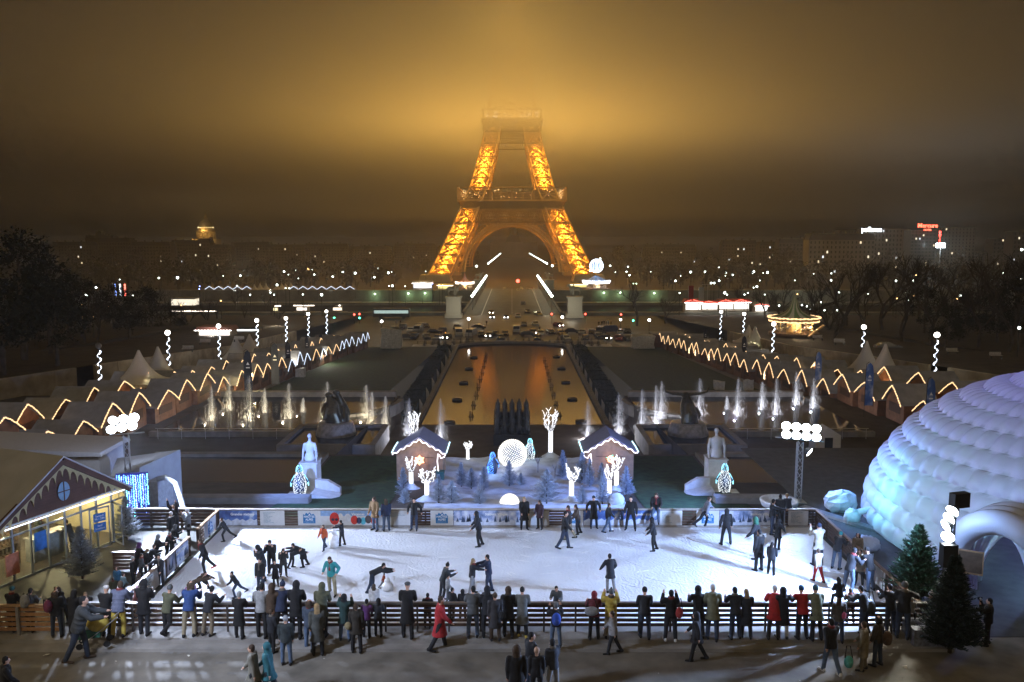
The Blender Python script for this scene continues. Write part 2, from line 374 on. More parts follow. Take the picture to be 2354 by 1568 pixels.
def waterm(name,col,bump,sc,rough=.06,spec=.22,ani=(1,1,1),bd=.03):
    m=mat(name,col,rough,var=.1,scale=.5,spec=spec); N=m.node_tree.nodes;L=m.node_tree.links;b=N['Principled BSDF']
    t=N.new('ShaderNodeTexCoord');mp=N.new('ShaderNodeMapping');mp.inputs['Scale'].default_value=ani;L.new(t.outputs['Object'],mp.inputs[0])
    n=N.new('ShaderNodeTexNoise');n.inputs['Scale'].default_value=sc;n.inputs['Detail'].default_value=3;L.new(mp.outputs[0],n.inputs['Vector'])
    bp=N.new('ShaderNodeBump');bp.inputs['Strength'].default_value=bump;bp.inputs['Distance'].default_value=bd;L.new(n.outputs['Fac'],bp.inputs['Height']);L.new(bp.outputs[0],b.inputs['Normal']);b.inputs['Specular IOR Level'].default_value=0;g=N.new('ShaderNodeBsdfGlossy');g.inputs['Roughness'].default_value=rough;L.new(bp.outputs[0],g.inputs['Normal']);mx=N.new('ShaderNodeMixShader');mx.inputs[0].default_value=spec;L.new(b.outputs[0],mx.inputs[1]);L.new(g.outputs[0],mx.inputs[2]);L.new(mx.outputs[0],N['Material Output'].inputs[0]);return m
waterp=waterm('pool_water',(.012,.009,.006),.8,1.3,.015,.3,(.55,1.7,1),.009); waterd=waterm('basin_water',(.012,.012,.016),.25,2.5); riverm=waterm('river_water',(.012,.012,.014),.5,.4)
struct(pool.build('pool_water',waterp))
rim=MB()
for s in(-1,1): rim.bb(s*12.0-.3+.3*s,s*12.0+.3+.3*s,95.2,188,-10.6,-9.5)
pa=[(12.3*math.cos(PI*k/16),188+7.3*math.sin(PI*k/16),-9.75) for k in range(17)]
for a,b in zip(pa,pa[1:]): rim.beam(a,b,.6,.55)
struct(rim.build('pool_kerb',conc))
# road, bridge, river, far ground
rd=MB(); strip(rd,-300,300,[(190,-10.15),(205,-12),(292,-12)]); struct(rd.build('road',mat('wet_road',(.05,.046,.042),.6,var=.3,scale=.2,bump=.15,bscale=3,spec=.25)))
br=MB(); br.bb(-17,17,292,450,-13.6,-12.1); br.bb(-17,-11.2,292,450,-12.1,-11.95); br.bb(11.2,17,292,450,-12.1,-11.95)
for s in(-1,1):
    br.bb(s*17-.4,s*17+.4,292,450,-12.1,-11.0)
for k in range(6): br.bb(-17,17,296+k*30,300+k*30,-22,-13.6)
struct(br.build('bridge',mat('bridge_stone',(.09,.09,.075),.8,var=.25,scale=.3,spec=.15)))
struct(MB().bb(-3000,3000,293,448,-30,-20).build('river',riverm))
fg=MB(); fg.bb(-3000,3000,450,4400,-22,-14); struct(fg.build('far_ground',dirtm))
fg=MB()
for s in(-1,1):
    strip(fg,s*75,s*1500,[(30,-1.5),(120,-3),(190,-6),(292,-12)])
    fg.add([(s*75,41,-3),(s*75,190,-10.4),(s*75,190,-6),(s*75,120,-3),(s*75,41,-1.5)],[(0,1,2,3,4)])
struct(fg.build('park_ground',dirtm))
qw=MB(); qw.bb(-700,-17.5,446,450,-21,-12.6); qw.bb(17.5,700,446,450,-21,-12.6); qw.bb(-700,-17.5,438,446,-21,-18.6); qw.bb(17.5,700,438,446,-21,-18.6)
for s in(-1,1):
    for k in range(30): qw.bb(s*(22+20*k)-.4,s*(22+20*k)+.4,445.5,446.1,-18.6,-12.4)
o=qw.build('quay_wall',mat('quay_stone',(.2,.2,.17),.8,var=.3,scale=.2)); tag(o,'long pale quay wall on the far bank of the river','wall')
o=MB().bb(-600,-17.5,289,293,-21,-10.9).bb(17.5,600,289,293,-21,-10.9).build('parapet_wall',mat('quay_stone',(.2,.2,.17))); tag(o,'low stone parapet along the near river bank','wall')
dash=MB()
for y in range(300,445,9): dash.bb(-.12,.12,y,y+3.5,-12.1,-12.09)
for s in(-1,1): dash.bb(s*10.6-.12,s*10.6+.12,293,449,-12.1,-12.09)
struct(dash.build('road_marking',mat('road_paint',(.5,.5,.47),.6)))
dash=MB()
for py,xs in ((1501,((370,397),(408,421),(428,441),(457,462),(480,505),(521,528))),(1523,((375,410),(421,432),(447,459),(496,522))),(1548,((382,414),(452,476),(522,545))),(1512,((1680,1692),(1710,1756),(1850,1880))),(1536,((1700,1745),))):
    for a,b in xs:
        p=at(a,py,.003);q=at(b,py,.003); dash.bb(p.x,q.x,p.y-.06,p.y+.06,.003,.006)
struct(dash.build('pavement_light_patch',mat('painted_lamplight',(.16,.155,.15),.7)))  # paler strips painted where lamplight falls through the railing
li=[(537,1474,1),(230,1485,0),(432,1510,2),(188,1512,3),(267,1521,3),(108,1509,0),(1358,1493,0),(1502,1488,2),(1335,1467+20,3),(2093,1488,1),(2080,1537,0),(1957,1553,3),(1838,1566,3),(2074,1560,3),(1764,1517,3),(1512,1548,3),(1930,1480,3),(745,1515,3),(340,1488,1),(575,1493,3),(1595,1501,2)]
for k,(x,y,t) in enumerate(sorted(li)):
    p=at(x,y,.0); m=MB(); s=(.13,.09,.07,.045)[t]
    a=[Vector((uni(-s,s),uni(-s,s),.012+uni(0,s*.6))) for _ in range(6)]
    m.add([a[0],a[1],a[2],a[3],a[4],a[5]],[(0,1,2),(1,2,3),(2,3,4),(3,4,5),(0,2,4)])
    o=m.build('litter_scrap',mat('paper',(.6,.58,.52),.7)); o.location=p
    tag(o,'scrap of litter on the pavement, %s counting from the stroller end'%nth(k),'litter','scraps of litter on the pavement')
# ---------------------------------------------------------------- rink: fences, boards, banners
def sheetmat(name,cols,scale=3,rough=.5):
    m=bpy.data.materials.new(name); m.use_nodes=True;N=m.node_tree.nodes;L=m.node_tree.links;b=N['Principled BSDF'];b.inputs['Roughness'].default_value=rough
    t=N.new('ShaderNodeTexCoord');n=N.new('ShaderNodeTexNoise');n.inputs['Scale'].default_value=scale;n.inputs['Detail'].default_value=6;L.new(t.outputs['Object'],n.inputs['Vector'])
    r=N.new('ShaderNodeValToRGB');L.new(n.outputs['Fac'],r.inputs[0]);k=len(cols)
    while len(r.color_ramp.elements)<k: r.color_ramp.elements.new(.5)
    for i,c in enumerate(cols): r.color_ramp.elements[i].position=.3+.4*i/(k-1); r.color_ramp.elements[i].color=c+(1,)
    L.new(r.outputs[0],b.inputs['Base Color']);return m
bmt=sheetmat('mountain_print',[(.02,.03,.09),(.05,.09,.3),(.1,.2,.5),(.55,.62,.75)],2.2)
bsn=sheetmat('snow_forest_print',[(.03,.05,.1),(.2,.28,.5),(.5,.55,.75),(.7,.75,.85)],2.6)
bwh=mat('banner_white',(.62,.64,.68),.5,var=.05); bbl=mat('logo_blue',(.02,.17,.42),.5,var=.1); btx=mat('text_grey',(.16,.28,.36),.6); bwt=mat('text_white',(.85,.87,.9),.5,var=.02)
YB=40.15
def bx(px): 
    return (px-1176.5)*41.45/F
fence=empty('rink_board',(0,40.2,0),0,'long back board of the ice rink hung with printed banners','fence')
m=MB()
for k in range(6): m.bb(-14.6,14.9,40.2,40.23,.06+k*.135,.06+k*.135+.1)
m.build('plank_panel',woodb,None).parent=fence; fence.children[-1].location=(0,-40.2,0)
def par(o,p): o.parent=p; o.matrix_parent_inverse=Matrix.Translation(-Vector(p.location)) if p.rotation_euler.z==0 else p.matrix_basis.inverted(); return o
m=MB().bb(-14.6,14.9,40.15,40.32,.86,.91).bb(-14.6,14.9,40.16,40.2,.02,.07); m.build('rail',mat('rail_grey',(.4,.38,.36),.5),fence,loc=(0,-40.2,0))
for k in range(21): MB().bb(-14.5+k*1.46,-14.42+k*1.46,40.235,40.3,0,.86).build('post',woodb,fence,loc=(0,-40.2,0))
LIST="Serre Chevalier Vallée\nMontgenèvre\nBriançon\nPuy Saint Vincent\nVars - Risoul\nLes Orres\nOrcières 1850\nSuperdévoluy\nLa Grave - La Meije"
def banner(x0,x1,kind,label,text=None,M=None,w=None,zc=.46,h=.74):
    o=empty('banner',(0,0,0),0,label,'banner','printed banners on the rink boards')
    if M is None: M=Matrix.Translation((bx((x0+x1)/2),40.185,zc)); w=bx(x1)-bx(x0)
    o.matrix_basis=M
    base={'m':bmt,'s':bsn,'w':bwh,'h':bwh,'p':bwh}[kind]
    MB().box((0,0,0),(w,.012,h)).build('sheet',base,o)
    RX=Matrix.Rotation(PI/2,4,'X')
    if kind=='h':
        g=MB(); s=.3
        g.prism([(-s,-.27),(s,-.27),(s,.1),(.2,.22),(.12,.16),(.03,.29),(-.06,.2),(-.15,.27),(-.22,.15),(-s,.2)],-.011,-.007).build('logo',bbl,o)
        text_mesh('HAUTES\nALPES',.145,'lettering',bwt,o,Matrix.Translation((0,-.014,.02))@RX,bold=.002)
        text_mesh('Naturellement au cœur des Alpes',.035,'strapline',bwt,o,Matrix.Translation((0,-.014,-.21))@RX)
        MB().prism([(-.06,.05),(.02,.16),(.05,.13),(.03,.08)],-.0145,-.012,Matrix.Translation((0,0,.06))).build('emblem',bwt,o)
    elif kind=='w':
        text_mesh(text or LIST,h*.085,'lettering',btx,o,Matrix.Translation((-w*.36,-.009,h*.34))@RX,align='LEFT')
    elif kind=='p':
        for (cx,cz,r,c) in ((-.85,.02,.3,(.5,.03,.02)),(-.55,.15,.13,(.7,.7,.72)),(-.2,.06,.2,(.65,.68,.75)),(.12,-.05,.22,(.55,.04,.03)),(.35,-.08,.16,(.05,.06,.15)),(.55,-.1,.18,(.1,.45,.6)),(.8,-.02,.2,(.08,.06,.06)),(1.05,-.08,.17,(.6,.1,.06))):
            if abs(cx)+r<w/2: MB().prism([(cx+r*.8*math.cos(a*PI/8),cz-.05+r*1.05*math.sin(a*PI/8)) for a in range(16)],-.010,-.007).build('printed_figure',mat('fig%d'%int(cx*100),c,.5),o)
        MB().prism([(-w/2,.1),(w/2,.1),(w/2,.365),(-w/2,.365)],-.0068,-.0065).build('printed_sky',mat('print_sky',(.25,.4,.65),.5),o)
        for q in(-.93,-.75): MB().prism([(q+.08*math.cos(a*PI/6),-.08+.07*math.sin(a*PI/6)) for a in range(12)],-.013,-.0105).build('printed_goggle',mat('goggle',(.03,.02,.04),.3),o)
    if text and kind in'msp':
        text_mesh(text,.17,'lettering',bwt,o,Matrix.Translation((w*(.14 if kind!='p' else .1),-.013,.14))@RX,bold=.004)
    if kind in 'ms':
        g=MB()
        pr=[(-w/2+.01,-h*.49)]+[(-w/2+.01+(w-.02)*i/14,-h*.2+h*.22*((i*7)%5)/5*(1 if kind=='m' else .4)) for i in range(15)]+[(w/2-.01,-h*.49)]
        g.prism(pr,-.009,-.0065).build('printed_snow',mat('print_snow',(.55,.6,.72),.6),o)
        if kind=='s':
            for i in range(int(w*5)):
                x=-w/2+.1+rnd()*(w-.2);z=-h*.3+rnd()*.05;q=uni(.2,.42); MB().prism([(x-.07,z),(x+.07,z),(x,z+q)],-.0115,-.0095).build('printed_fir',mat('print_fir',(.06,.09,.16),.6),o)
    return o
banner(497,590,'m','blue mountain banner reading grandes stations at the container end of the board','Grandes stations')
banner(597,653,'w','white resort list panel next to the grandes stations banner near the container')
banner(684,736,'h','white panel with blue mountain logo left of the vacances banner'.replace(' left of',' beside'))
banner(736,880,'p','holiday photo banner with red hatted child reading vacances','Vacances')
banner(881,945,'w','white text panel behind the skater leaning on the board','69 Stations de ski\nplus de 1000 km de pistes\nNaturellement au cœur des Alpes\nhautes-alpes.net')
banner(989,1041,'h','white logo panel below the lit chalet with the star')
banner(1042,1196,'s','snowy forest banner reading stations villages under the half ball','Stations Villages')
banner(1197,1262,'w','pale text panel behind two women beside the half ball','Stations Villages\nAbriès\nAiguilles\nArvieux\nCeillac\nMolines\nSaint-Véran')
banner(1300,1340,'h','logo panel behind the blurred skaters under the lit tree')
banner(1341,1425,'m','blue banner with green jacketed skier behind the leaning beanie woman')
banner(1426,1513,'m','blue mountain banner reading grandes stations beneath the seated girl','Grandes stations')
banner(1514,1568,'w','white resort list panel beside the girl sitting on the board')
banner(1601,1653,'h','white logo panel behind the plaid skater by the second statue')
banner(1654,1805,'s','lilac snow banner reading stations villages near the truss mast','Stations Villages')
banner(1812,1858,'w','white text panel at the dome corner of the back board')
# side boards
def side_board(x,y0,y1,label,panels,hz=.9):
    o=empty('side_board',(x,y0,0),0,label,'fence'); L=y1-y0
    m=MB()
    for k in range(6): m.bb(-.02,.02,0,L,.06+k*.135,.16+k*.135)
    m.build('plank_panel',woodb,o); MB().bb(-.07,.07,0,L,.86,.91).build('rail',mat('rail_brown',(.3,.2,.12),.5),o)
    n=max(2,int(L/1.5))
    for k in range(n+1): MB().bb(-.06,.06,L*k/n-.05 if k==n else L*k/n,L*k/n+.05 if k<n else L*k/n,0,.86).build('post',woodb,o)
    return o
side_board(-14.35,29.6,36.4,'near stretch of dark side board along the wooden deck',0)
side_board(-14.35,37.4,40.1,'short side board with logo panel by the container corner',0)
side_board(14.85,29.4,40.1,'dark side board of the rink on the inflatable dome side',0)
def side(x,yc,w,s): return Matrix.Translation((x,yc,.46))@Matrix.Rotation(s*PI/2,4,'Z')
banner(0,0,'h','logo panel on the short side board by the container',M=side(-14.31,38.9,1.6,1),w=1.5)
banner(0,0,'s','white stations villages banner on the side board by the crowd','Stations Villages',M=side(-14.31,35.0,2.4,1),w=2.3)
banner(0,0,'w','white list banner on the side board in front of the purple scarf',M=side(-14.31,32.6,2.2,1),w=2.1)
banner(0,0,'w','pale text panel on the dome side board near the tree',M=side(14.8,33.2,2.0,-1),w=1.8)
# near fence of dark slats
nf=empty('slat_fence',(0,28.55,.25),0,'long dark slatted fence between the spectators and the ice','fence')
m=MB()
for k in range(5): m.bb(-15.6,14.6,.02,.05,.17+k*.175,.17+k*.175+.105)
m.build('slat_panel',woodb,nf)
MB().bb(-15.6,14.6,-.06,.09,1.0,1.06).build('rail',mat('rail_dark',(.1,.09,.085),.4),nf)
for k in range(28): MB().bb(-15.6+k*1.115-.03,-15.6+k*1.115+.03,-.05,.015,0,1.0).build('post',mat('post_dark',(.06,.05,.045),.5,.3),nf)
wf=empty('slat_fence',(0,28.3,.25),0,'warm brown slatted fence with rails beside the stroller','fence')
m=MB()
for k in range(5): m.bb(-20.5,-15.7,0,.04,.13+k*.18,.13+k*.18+.12)
m.build('slat_panel',mat('warm_wood',(.3,.16,.07),.6,var=.2),wf); MB().bb(-20.5,-15.7,-.05,.07,1.02,1.09).build('rail',woodl,wf)
for k in range(4): MB().bb(-20.4+k*1.55,-20.3+k*1.55,-.08,-.002,0,1.02).build('post',steel,wf)
lf=empty('slat_fence',(-17.6,40.1,0),0,'dark plank fence below the blue light curtain','fence')
m=MB()
for k in range(5): m.bb(-1.7,3.0,0,.04,.1+k*.17,.22+k*.17)
m.build('slat_panel',woodb,lf); MB().bb(-1.7,3.0,-.05,.08,.93,.98).build('rail',mat('rail_grey',(.4,.38,.36)),lf)
for k in range(4): MB().bb(-1.6+k*1.5,-1.5+k*1.5,.045,.12,0,.93).build('post',woodb,lf)
pf=empty('plank_screen',tuple(at(285,1312,0)),0,'small brown plank screen standing on the deck by the shop','screen')
m=MB()
for k in range(5): m.bb(-.45,.45,0,.03,.06+k*.15,.19+k*.15)
m.build('plank_panel',mat('screen_wood',(.16,.09,.06),.6),pf); MB().bb(-.48,.48,-.03,.06,.8,.84).build('rail',steel,pf)
for s in(-.42,.42): MB().bb(s-.03,s+.03,.032,.08,0,.8).build('post',woodb,pf)
# ---------------------------------------------------------------- ski shop with fretted gable
SA=math.atan2(-6.0,-2.4)    # direction of the facade, from far end to near end
shop=empty('gabled_shop',(-19.5,35.8,0),0,'glazed shop with brown fretwork gable and round window by the rink','shop')
shop.rotation_euler=(0,0,math.atan2(6.0,2.4))   # local x runs along the facade to the far end, local -y faces the rink
hw=3.35;ez=2.45;az=4.5
def shp(m,name,mt): return m.build(name,mt,shop)
gb=mat('gable_brown',(.075,.03,.022),.6,var=.25,scale=2); crm=mat('cream_fret',(.42,.36,.2),.6,var=.08); 
m=MB().prism([(-hw,ez),(hw,ez),(0,az)],0,.06)
for k in range(14):
    z=ez+.12+k*.145
    if z<az-.15:
        w_=hw*(az-z)/(az-ez); m.bb(-w_+.05,w_-.05,-.008,.0,z,z+.01)
shp(m,'gable',gb)
m=MB()
for s in(-1,1):
    for k in range(9):
        t0=k/9;t1=(k+1)/9
        x0=s*hw*(1-t0)*.985;x1=s*hw*(1-t1)*.985;z0=ez+(az-ez)*t0-.12;z1=ez+(az-ez)*t1-.12
        pts=[(x0,z0),(x1,z1)]
        dep=.6
        for q in range(9):
            u=1-q/8; arch=max(0,math.sin(PI*u))**.5*.43
            pts.append((x0+(x1-x0)*u, z0+(z1-z0)*u-dep+arch))
        m.prism(pts if s>0 else pts,-.05,-.015)
shp(m,'fretwork',crm)
m=MB()
for s in(-1,1): m.beam((s*(hw+.25),-.1,ez-.2),(0,-.1,az+.0),.1,.28)
shp(m,'bargeboard',gb)
m=MB()
for s in(-1,1): m.add([(s*(hw+.3),-.2,ez-.18),(0,-.2,az+.15),(0,7.5,az+.15),(s*(hw+.3),7.5,ez-.18),(s*(hw+.3),-.2,ez-.1),(0,-.2,az+.22),(0,7.5,az+.22),(s*(hw+.3),7.5,ez-.1)],[(0,1,2,3),(4,5,6,7),(0,1,5,4),(0,3,7,4),(2,3,7,6)])
shp(m,'roof',mat('shop_roof',(.42,.43,.48),.55,var=.1,scale=1))
shp(MB().prism([(.3*math.cos(k*PI/10),3.15+.42*math.sin(k*PI/10)) for k in range(20)],-.07,-.05),'round_window',mat('gable_glass',(.2,.35,.55),.2,spec=.8))
m=MB(); m.bb(-.02,.02,-.09,-.07,2.73,3.57); m.bb(-.3,.3,-.09,-.07,3.13,3.17); shp(m,'window_bars',gb)
m=MB()
for k in range(9):
    x=-hw+hw*2*k/8; m.bb(x-.035,x+.035,-.03,.05,0,ez)
for z in(.04,1.95,ez-.04): m.bb(-hw+.036,hw-.036,-.025,.045,z-.035,z+.035)
shp(m,'window_frame',mat('grey_frame',(.3,.34,.4),.35,.5,var=.08))
gm=bpy.data.materials.new('shop_glass'); gm.use_nodes=True; gN=gm.node_tree.nodes; gL=gm.node_tree.links; gt=gN.new('ShaderNodeBsdfTransparent'); gg=gN.new('ShaderNodeBsdfGlossy'); gg.inputs['Roughness'].default_value=.05; gx=gN.new('ShaderNodeMixShader'); gx.inputs[0].default_value=.07
gt.inputs[0].default_value=(.92,.95,.95,1); gL.new(gt.outputs[0],gx.inputs[1]); gL.new(gg.outputs[0],gx.inputs[2]); gL.new(gx.outputs[0],gN['Material Output'].inputs[0])
shp(MB().bb(-hw+.04,1.65,.0,.012,.08,ez-.08).bb(2.55,hw-.04,0,.012,.08,ez-.08),'pane',gm)
m=MB(); m.bb(-hw,hw,6.0,6.1,0,ez); m.bb(-hw-.08,-hw,.06,6.1,0,ez); m.bb(hw,hw+.08,.06,6.1,0,ez); shp(m,'wall',mat('shop_wall',(.5,.44,.3),.7,var=.06))
shp(MB().bb(-hw,hw,.06,6,ez-.01,ez+.05),'ceiling_panel',mat('shop_ceiling',(.6,.55,.42),.7))
shp(MB().bb(-hw,hw,.06,6,.0,.03),'floor_panel',mat('shop_floor',(.08,.07,.06),.6))
m=MB().bb(-.8,.9,1.0,1.5,.03,1.05); m.bb(-.85,.95,.95,1.55,1.05,1.1); shp(m,'counter',mat('counter_grey',(.35,.36,.36),.5))
rack=MB()
for zz in(.5,.95,1.4,1.85):
    rack.bb(-3.1,-1.0,1.6,2.0,zz,zz+.04)
    for k in range(11): x=-3.0+k*.19; rack.bb(x-.06,x+.05,1.62,1.85,zz+.04,zz+.12);rack.bb(x-.05,x+.02,1.75,1.88,zz+.12,zz+.32)
for x in(-3.1,-2.05,-1.0): rack.bb(x-.03,x+.03,1.6,2.0,.03,2.2)
shp(rack,'skate_rack',mat('rack',(.14,.1,.07),.5,var=.3))
door=MB(); door.bb(0,.05,-.02,.03,.05,1.95);door.bb(.85,.9,-.02,.03,.05,1.95);door.bb(.05,.85,-.02,.03,.05,.12);door.bb(.05,.85,-.02,.03,1.88,1.95)
d=door.build('door',mat('grey_frame',(.3,.34,.4)),shop,loc=(2.55,-.03,0),rz=-1.9); MB().bb(.05,.85,0,.01,.12,1.88).build('door_pane',gm,d); MB().bb(.78,.83,-.08,-.03,.95,1.15).build('handle',steel,d)
d=door.build('door',mat('grey_frame',(.3,.34,.4)),shop,loc=(1.2,-.06,0),rz=-.35); MB().bb(.05,.85,0,.01,.12,1.88).build('door_pane',gm,d)
for z in(1.3,.85): 
    MB().bb(.18,.72,-.02,-.012,z,z+.38).build('poster',mat('poster_blue',(.03,.16,.5),.5),d); text_mesh('Samedi\n9h - 23h' if z>1 else 'tarif\nlocation',.13,'lettering',bwt,d,Matrix.Translation((.45,-.025,z+.22))@Matrix.Rotation(PI/2,4,'X'))
MB().bb(-1.55,-.98,-.055,-.04,.95,1.75).build('poster',mat('poster_blue',(.03,.16,.5)),shop)
MB().bb(-2.9,-2.3,-.055,-.04,.35,1.25).build('poster',mat('poster_orange',(.5,.18,.1),.6),shop)
for lx,ly,e in ((1.6,2.2,1.0),(-.5,2.5,.55),(-2.3,.9,.5)):
    p=shop.matrix_basis@Vector((lx,ly,2.3)); lamp('POINT',p,480*e,(1,.80,.42),.05,name='shop_light')
m=MB()
for k in range(9): m.tube([(-.6+k*.38,-.14,ez-.12),(-.3+k*.38,-.14,ez-.12)],.045,6)
for k in range(5): m.cur=0
o=shp(MB().tube([(-2.9,-.14,ez-.12),(3.2,-.14,ez-.12)],.03,6),'strip_light',glow('strip',(.8,.88,1),2.2))
# tent hall, container with hoses, blue light curtain
th=empty('tent_hall',(-29,47,-.3),.03,'white tent hall with low roof behind the gabled shop','tent')
MB().bb(-9,6.4,-2,1.2,0,2.6).build('wall',mat('tent_white',(.5,.5,.52),.6,var=.06),th); MB().prism([(-9.3,2.6),(6.7,2.6),(6.6,2.8),(-1,3.2),(-9.2,2.9)],-2.3,1.5).build('roof',mat('tent_roof',(.42,.42,.44),.6,var=.06),th)
tp=empty('covered_chiller',(-19.7,43.6,-.3),-.25,'grey tarpaulin covered cooling unit with two fat hoses','container')
m=MB(); m.add([(-1.1,-1.2,0),(1.0,-1.2,.05),(1.05,-1.2,2.75),(-.85,-1.2,1.95),(-3.2,2.2,0),(1.0,2.2,0),(1.0,2.2,2.85),(-3.1,2.2,2.1)],[(0,1,2,3),(1,5,6,2),(2,6,7,3),(3,7,4,0),(4,5,6,7)])
m.build('cover',mat('tarp',(.32,.34,.38),.55,var=.1,scale=2,bump=.3,bscale=4),tp)
MB().bb(1.1,1.75,-.8,.4,.5,1.9).build('fan_box',mat('box_grey',(.4,.42,.45),.5),tp)
MB().tube([(1.6,-.6,2.0),(2.1,-.6,2.15),(2.8,-.8,1.95),(3.4,-1.2,1.2),(3.9,-1.7,.75),(4.6,-2.2,.85)],.13,10).build('hose',mat('hose_grey',(.38,.42,.45),.5),tp,True)
MB().tube([(1.6,-.9,.5),(2.4,-1.2,.55),(2.6,-1.7,.2),(1.5,-2.2,.1),(0,-2.3,.1)],.12,10).build('hose',mat('hose_grey',(.38,.42,.45)),tp,True)
lc=empty('light_curtain',(-19.0,41.3,0),.25,'curtain of blue and turquoise fairy lights beside the shop','lights')
MB().bb(-.75,.75,.06,.1,-.2,2.4).build('backing',mat('curtain_back',(.05,.04,.2),.5),lc)
for k in range(14):
    x=-.7+k*.108; pts=[];rr=[]
    n=int(uni(16,26));z0=2.35-uni(0,.1)
    for j in range(n):
        z=z0-j*.09
        pts+=[(x+uni(-.03,.03),0,z),(x+uni(-.03,.03),0,z-.03),(x,0,z-.06)]; rr+=[.008,.034 if rnd()<.75 else .01,.008]
    MB().tube(pts,rr,5).build('light_string',glow('curtain%d'%(k%3),((.1,.25,1),(.2,.9,.9),(.25,.35,1))[k%3],6),lc)
lamp('POINT',(-18.7,40.7,1.4),60,(.12,.2,1),.5,name='curtain_light')
# ---------------------------------------------------------------- flood-light masts
def truss(o,h,w,mt,cx=0):
    m=MB(); cs=[(w*math.cos(a),w*math.sin(a)) for a in (PI/2,PI*7/6,-PI/6)]
    for x,y in cs: m.tube([(x,y,0),(x,y,h)],.03,6)
    n=int(h/.4)
    for k in range(n):
        for j in range(3):
            a=cs[j];b=cs[(j+1)%3]; m.beam((a[0],a[1],h*k/n),(b[0],b[1],h*(k+1)/n),.02,cap=False)
    m.build('truss',mt,o); MB().bb(-.4,.4,-.4,.4,0,.05).build('base_plate',steel,o)
def flood(o,loc,aim,col,s=30,nm='floodlight'):
    q=(Vector(aim)-Vector(loc)).to_track_quat('-Z','Y').to_matrix().to_4x4(); q=Matrix.Translation(Vector(loc))@q
    t=MB().lathe([(.1,.3),(.17,.2),(.25,.02),(.25,0)],n=14); m=MB(); m.add([q@Vector(v) for v in t.v],t.f); f=m.build(nm,black,o)
    t=MB().lathe([(.02,-.05),(.14,-.04),(.22,-.012),(.235,-.003)],n=14); m=MB(); m.add([q@Vector(v) for v in t.v],t.f); m.build('lens',glow('flood',(.82,.92,1),s),f,True); return f
ml=empty('floodlight_mast',(-19.6,42.3,0),0,'truss mast with blinding floodlights behind the gabled shop','floodlight'); truss(ml,4.1,.16,steel)
MB().beam((-.9,0,4.1),(.9,0,4.25),.06).build('crossbar',steel,ml)
for k,x in enumerate((-.65,-.12,.41)):
    flood(ml,(x,-.25,4.45+.1*k),(8+x*3,-16,0),0); flood(ml,(x+.1,-.2,4.9+.08*k),(5+x*3,-20,0),0)
mr=empty('floodlight_mast',(15.3,44.2,0),0,'truss mast with blinding floodlights between rink and dome','floodlight'); truss(mr,3.3,.2,steel)
MB().beam((-1.3,0,3.55),(1.3,0,3.3),.06).build('crossbar',steel,mr)
for k,x in enumerate((-.8,-.27,.26,.79)):
    flood(mr,(x,-.25,3.75-.05*k),(-9+x*2,-18,0),0); flood(mr,(x,-.2,4.2-.05*k),(-6+x*2,-22,0),0)
flood(mr,(.45,-.3,2.8),(4,-3,0),0,6)
mt_=empty('spotlight_tower',(16.4,30.8,0),0,'dark truss tower with spotlights and speaker by the dome entrance','floodlight'); truss(mt_,4.0,.2,mat('truss_dark',(.12,.12,.13),.4,.6))
MB().bb(-.42,.12,-.55,-.2,1.9,2.75).build('speaker',black,mt_); MB().box((.28,-.1,4.35),(.7,.3,.55),.3).build('barn_door',black,mt_)
for k in range(3): flood(mt_,(-.25+.1*k,-.25,3.4+.28*k),(-8,-1.5-k*2,0),0,30)
flood(mt_,(-.15,-.25,2.98),(-5,-6,0),0,20)
# real light of the three rigs and of the lamps on the plaza
FL=(.64,.75,1.0); FB=(.40,.58,1.0)
def spot(loc,aim,e,col,ang=110,size=.35): return lamp('SPOT',loc,e,col,size,aim=aim,angle=ang,blend=.6,name='flood_light')
spot((-19.3,41.6,4.4),(-4,34,0),RINKW*1.7,FL); spot((15.0,43.4,3.8),(-2,34,0),RINKW*.45,FB)
spot((15.8,30.3,3.9),(-2,35,0),RINKW*1.4,FB); spot((15.7,30.1,3.7),(-2,24,0),RINKW*.10,(.95,.9,.75),120)
spot((15.7,42.9,3.5),(19.5,40,.5),RINKW*.11,(.12,.30,1.0),130); spot((16.2,38.5,2.6),(19,41,1.5),RINKW*.03,(.12,.7,1.0),140); spot((16.6,31.6,3.6),(22,36,2.0),RINKW*.03,(.3,.5,1.0),150)
spot((-23,19,7),(-9,24.5,0),RINKW*.16,(1,.86,.66),75)
spot((-15,20,9.5),(-3,35,0),RINKW*.75,FL,80,.5); spot((-19.9,42.5,4.6),(-24,52,2),RINKW*.03,FL,150)
spot((-17.2,43.2,4.4),(0,53,-1.5),RINKW*.9,(.20,.36,1),80); spot((13.8,44.2,3.6),(-2,53,-1.5),RINKW*1.2,(.18,.34,1),90)
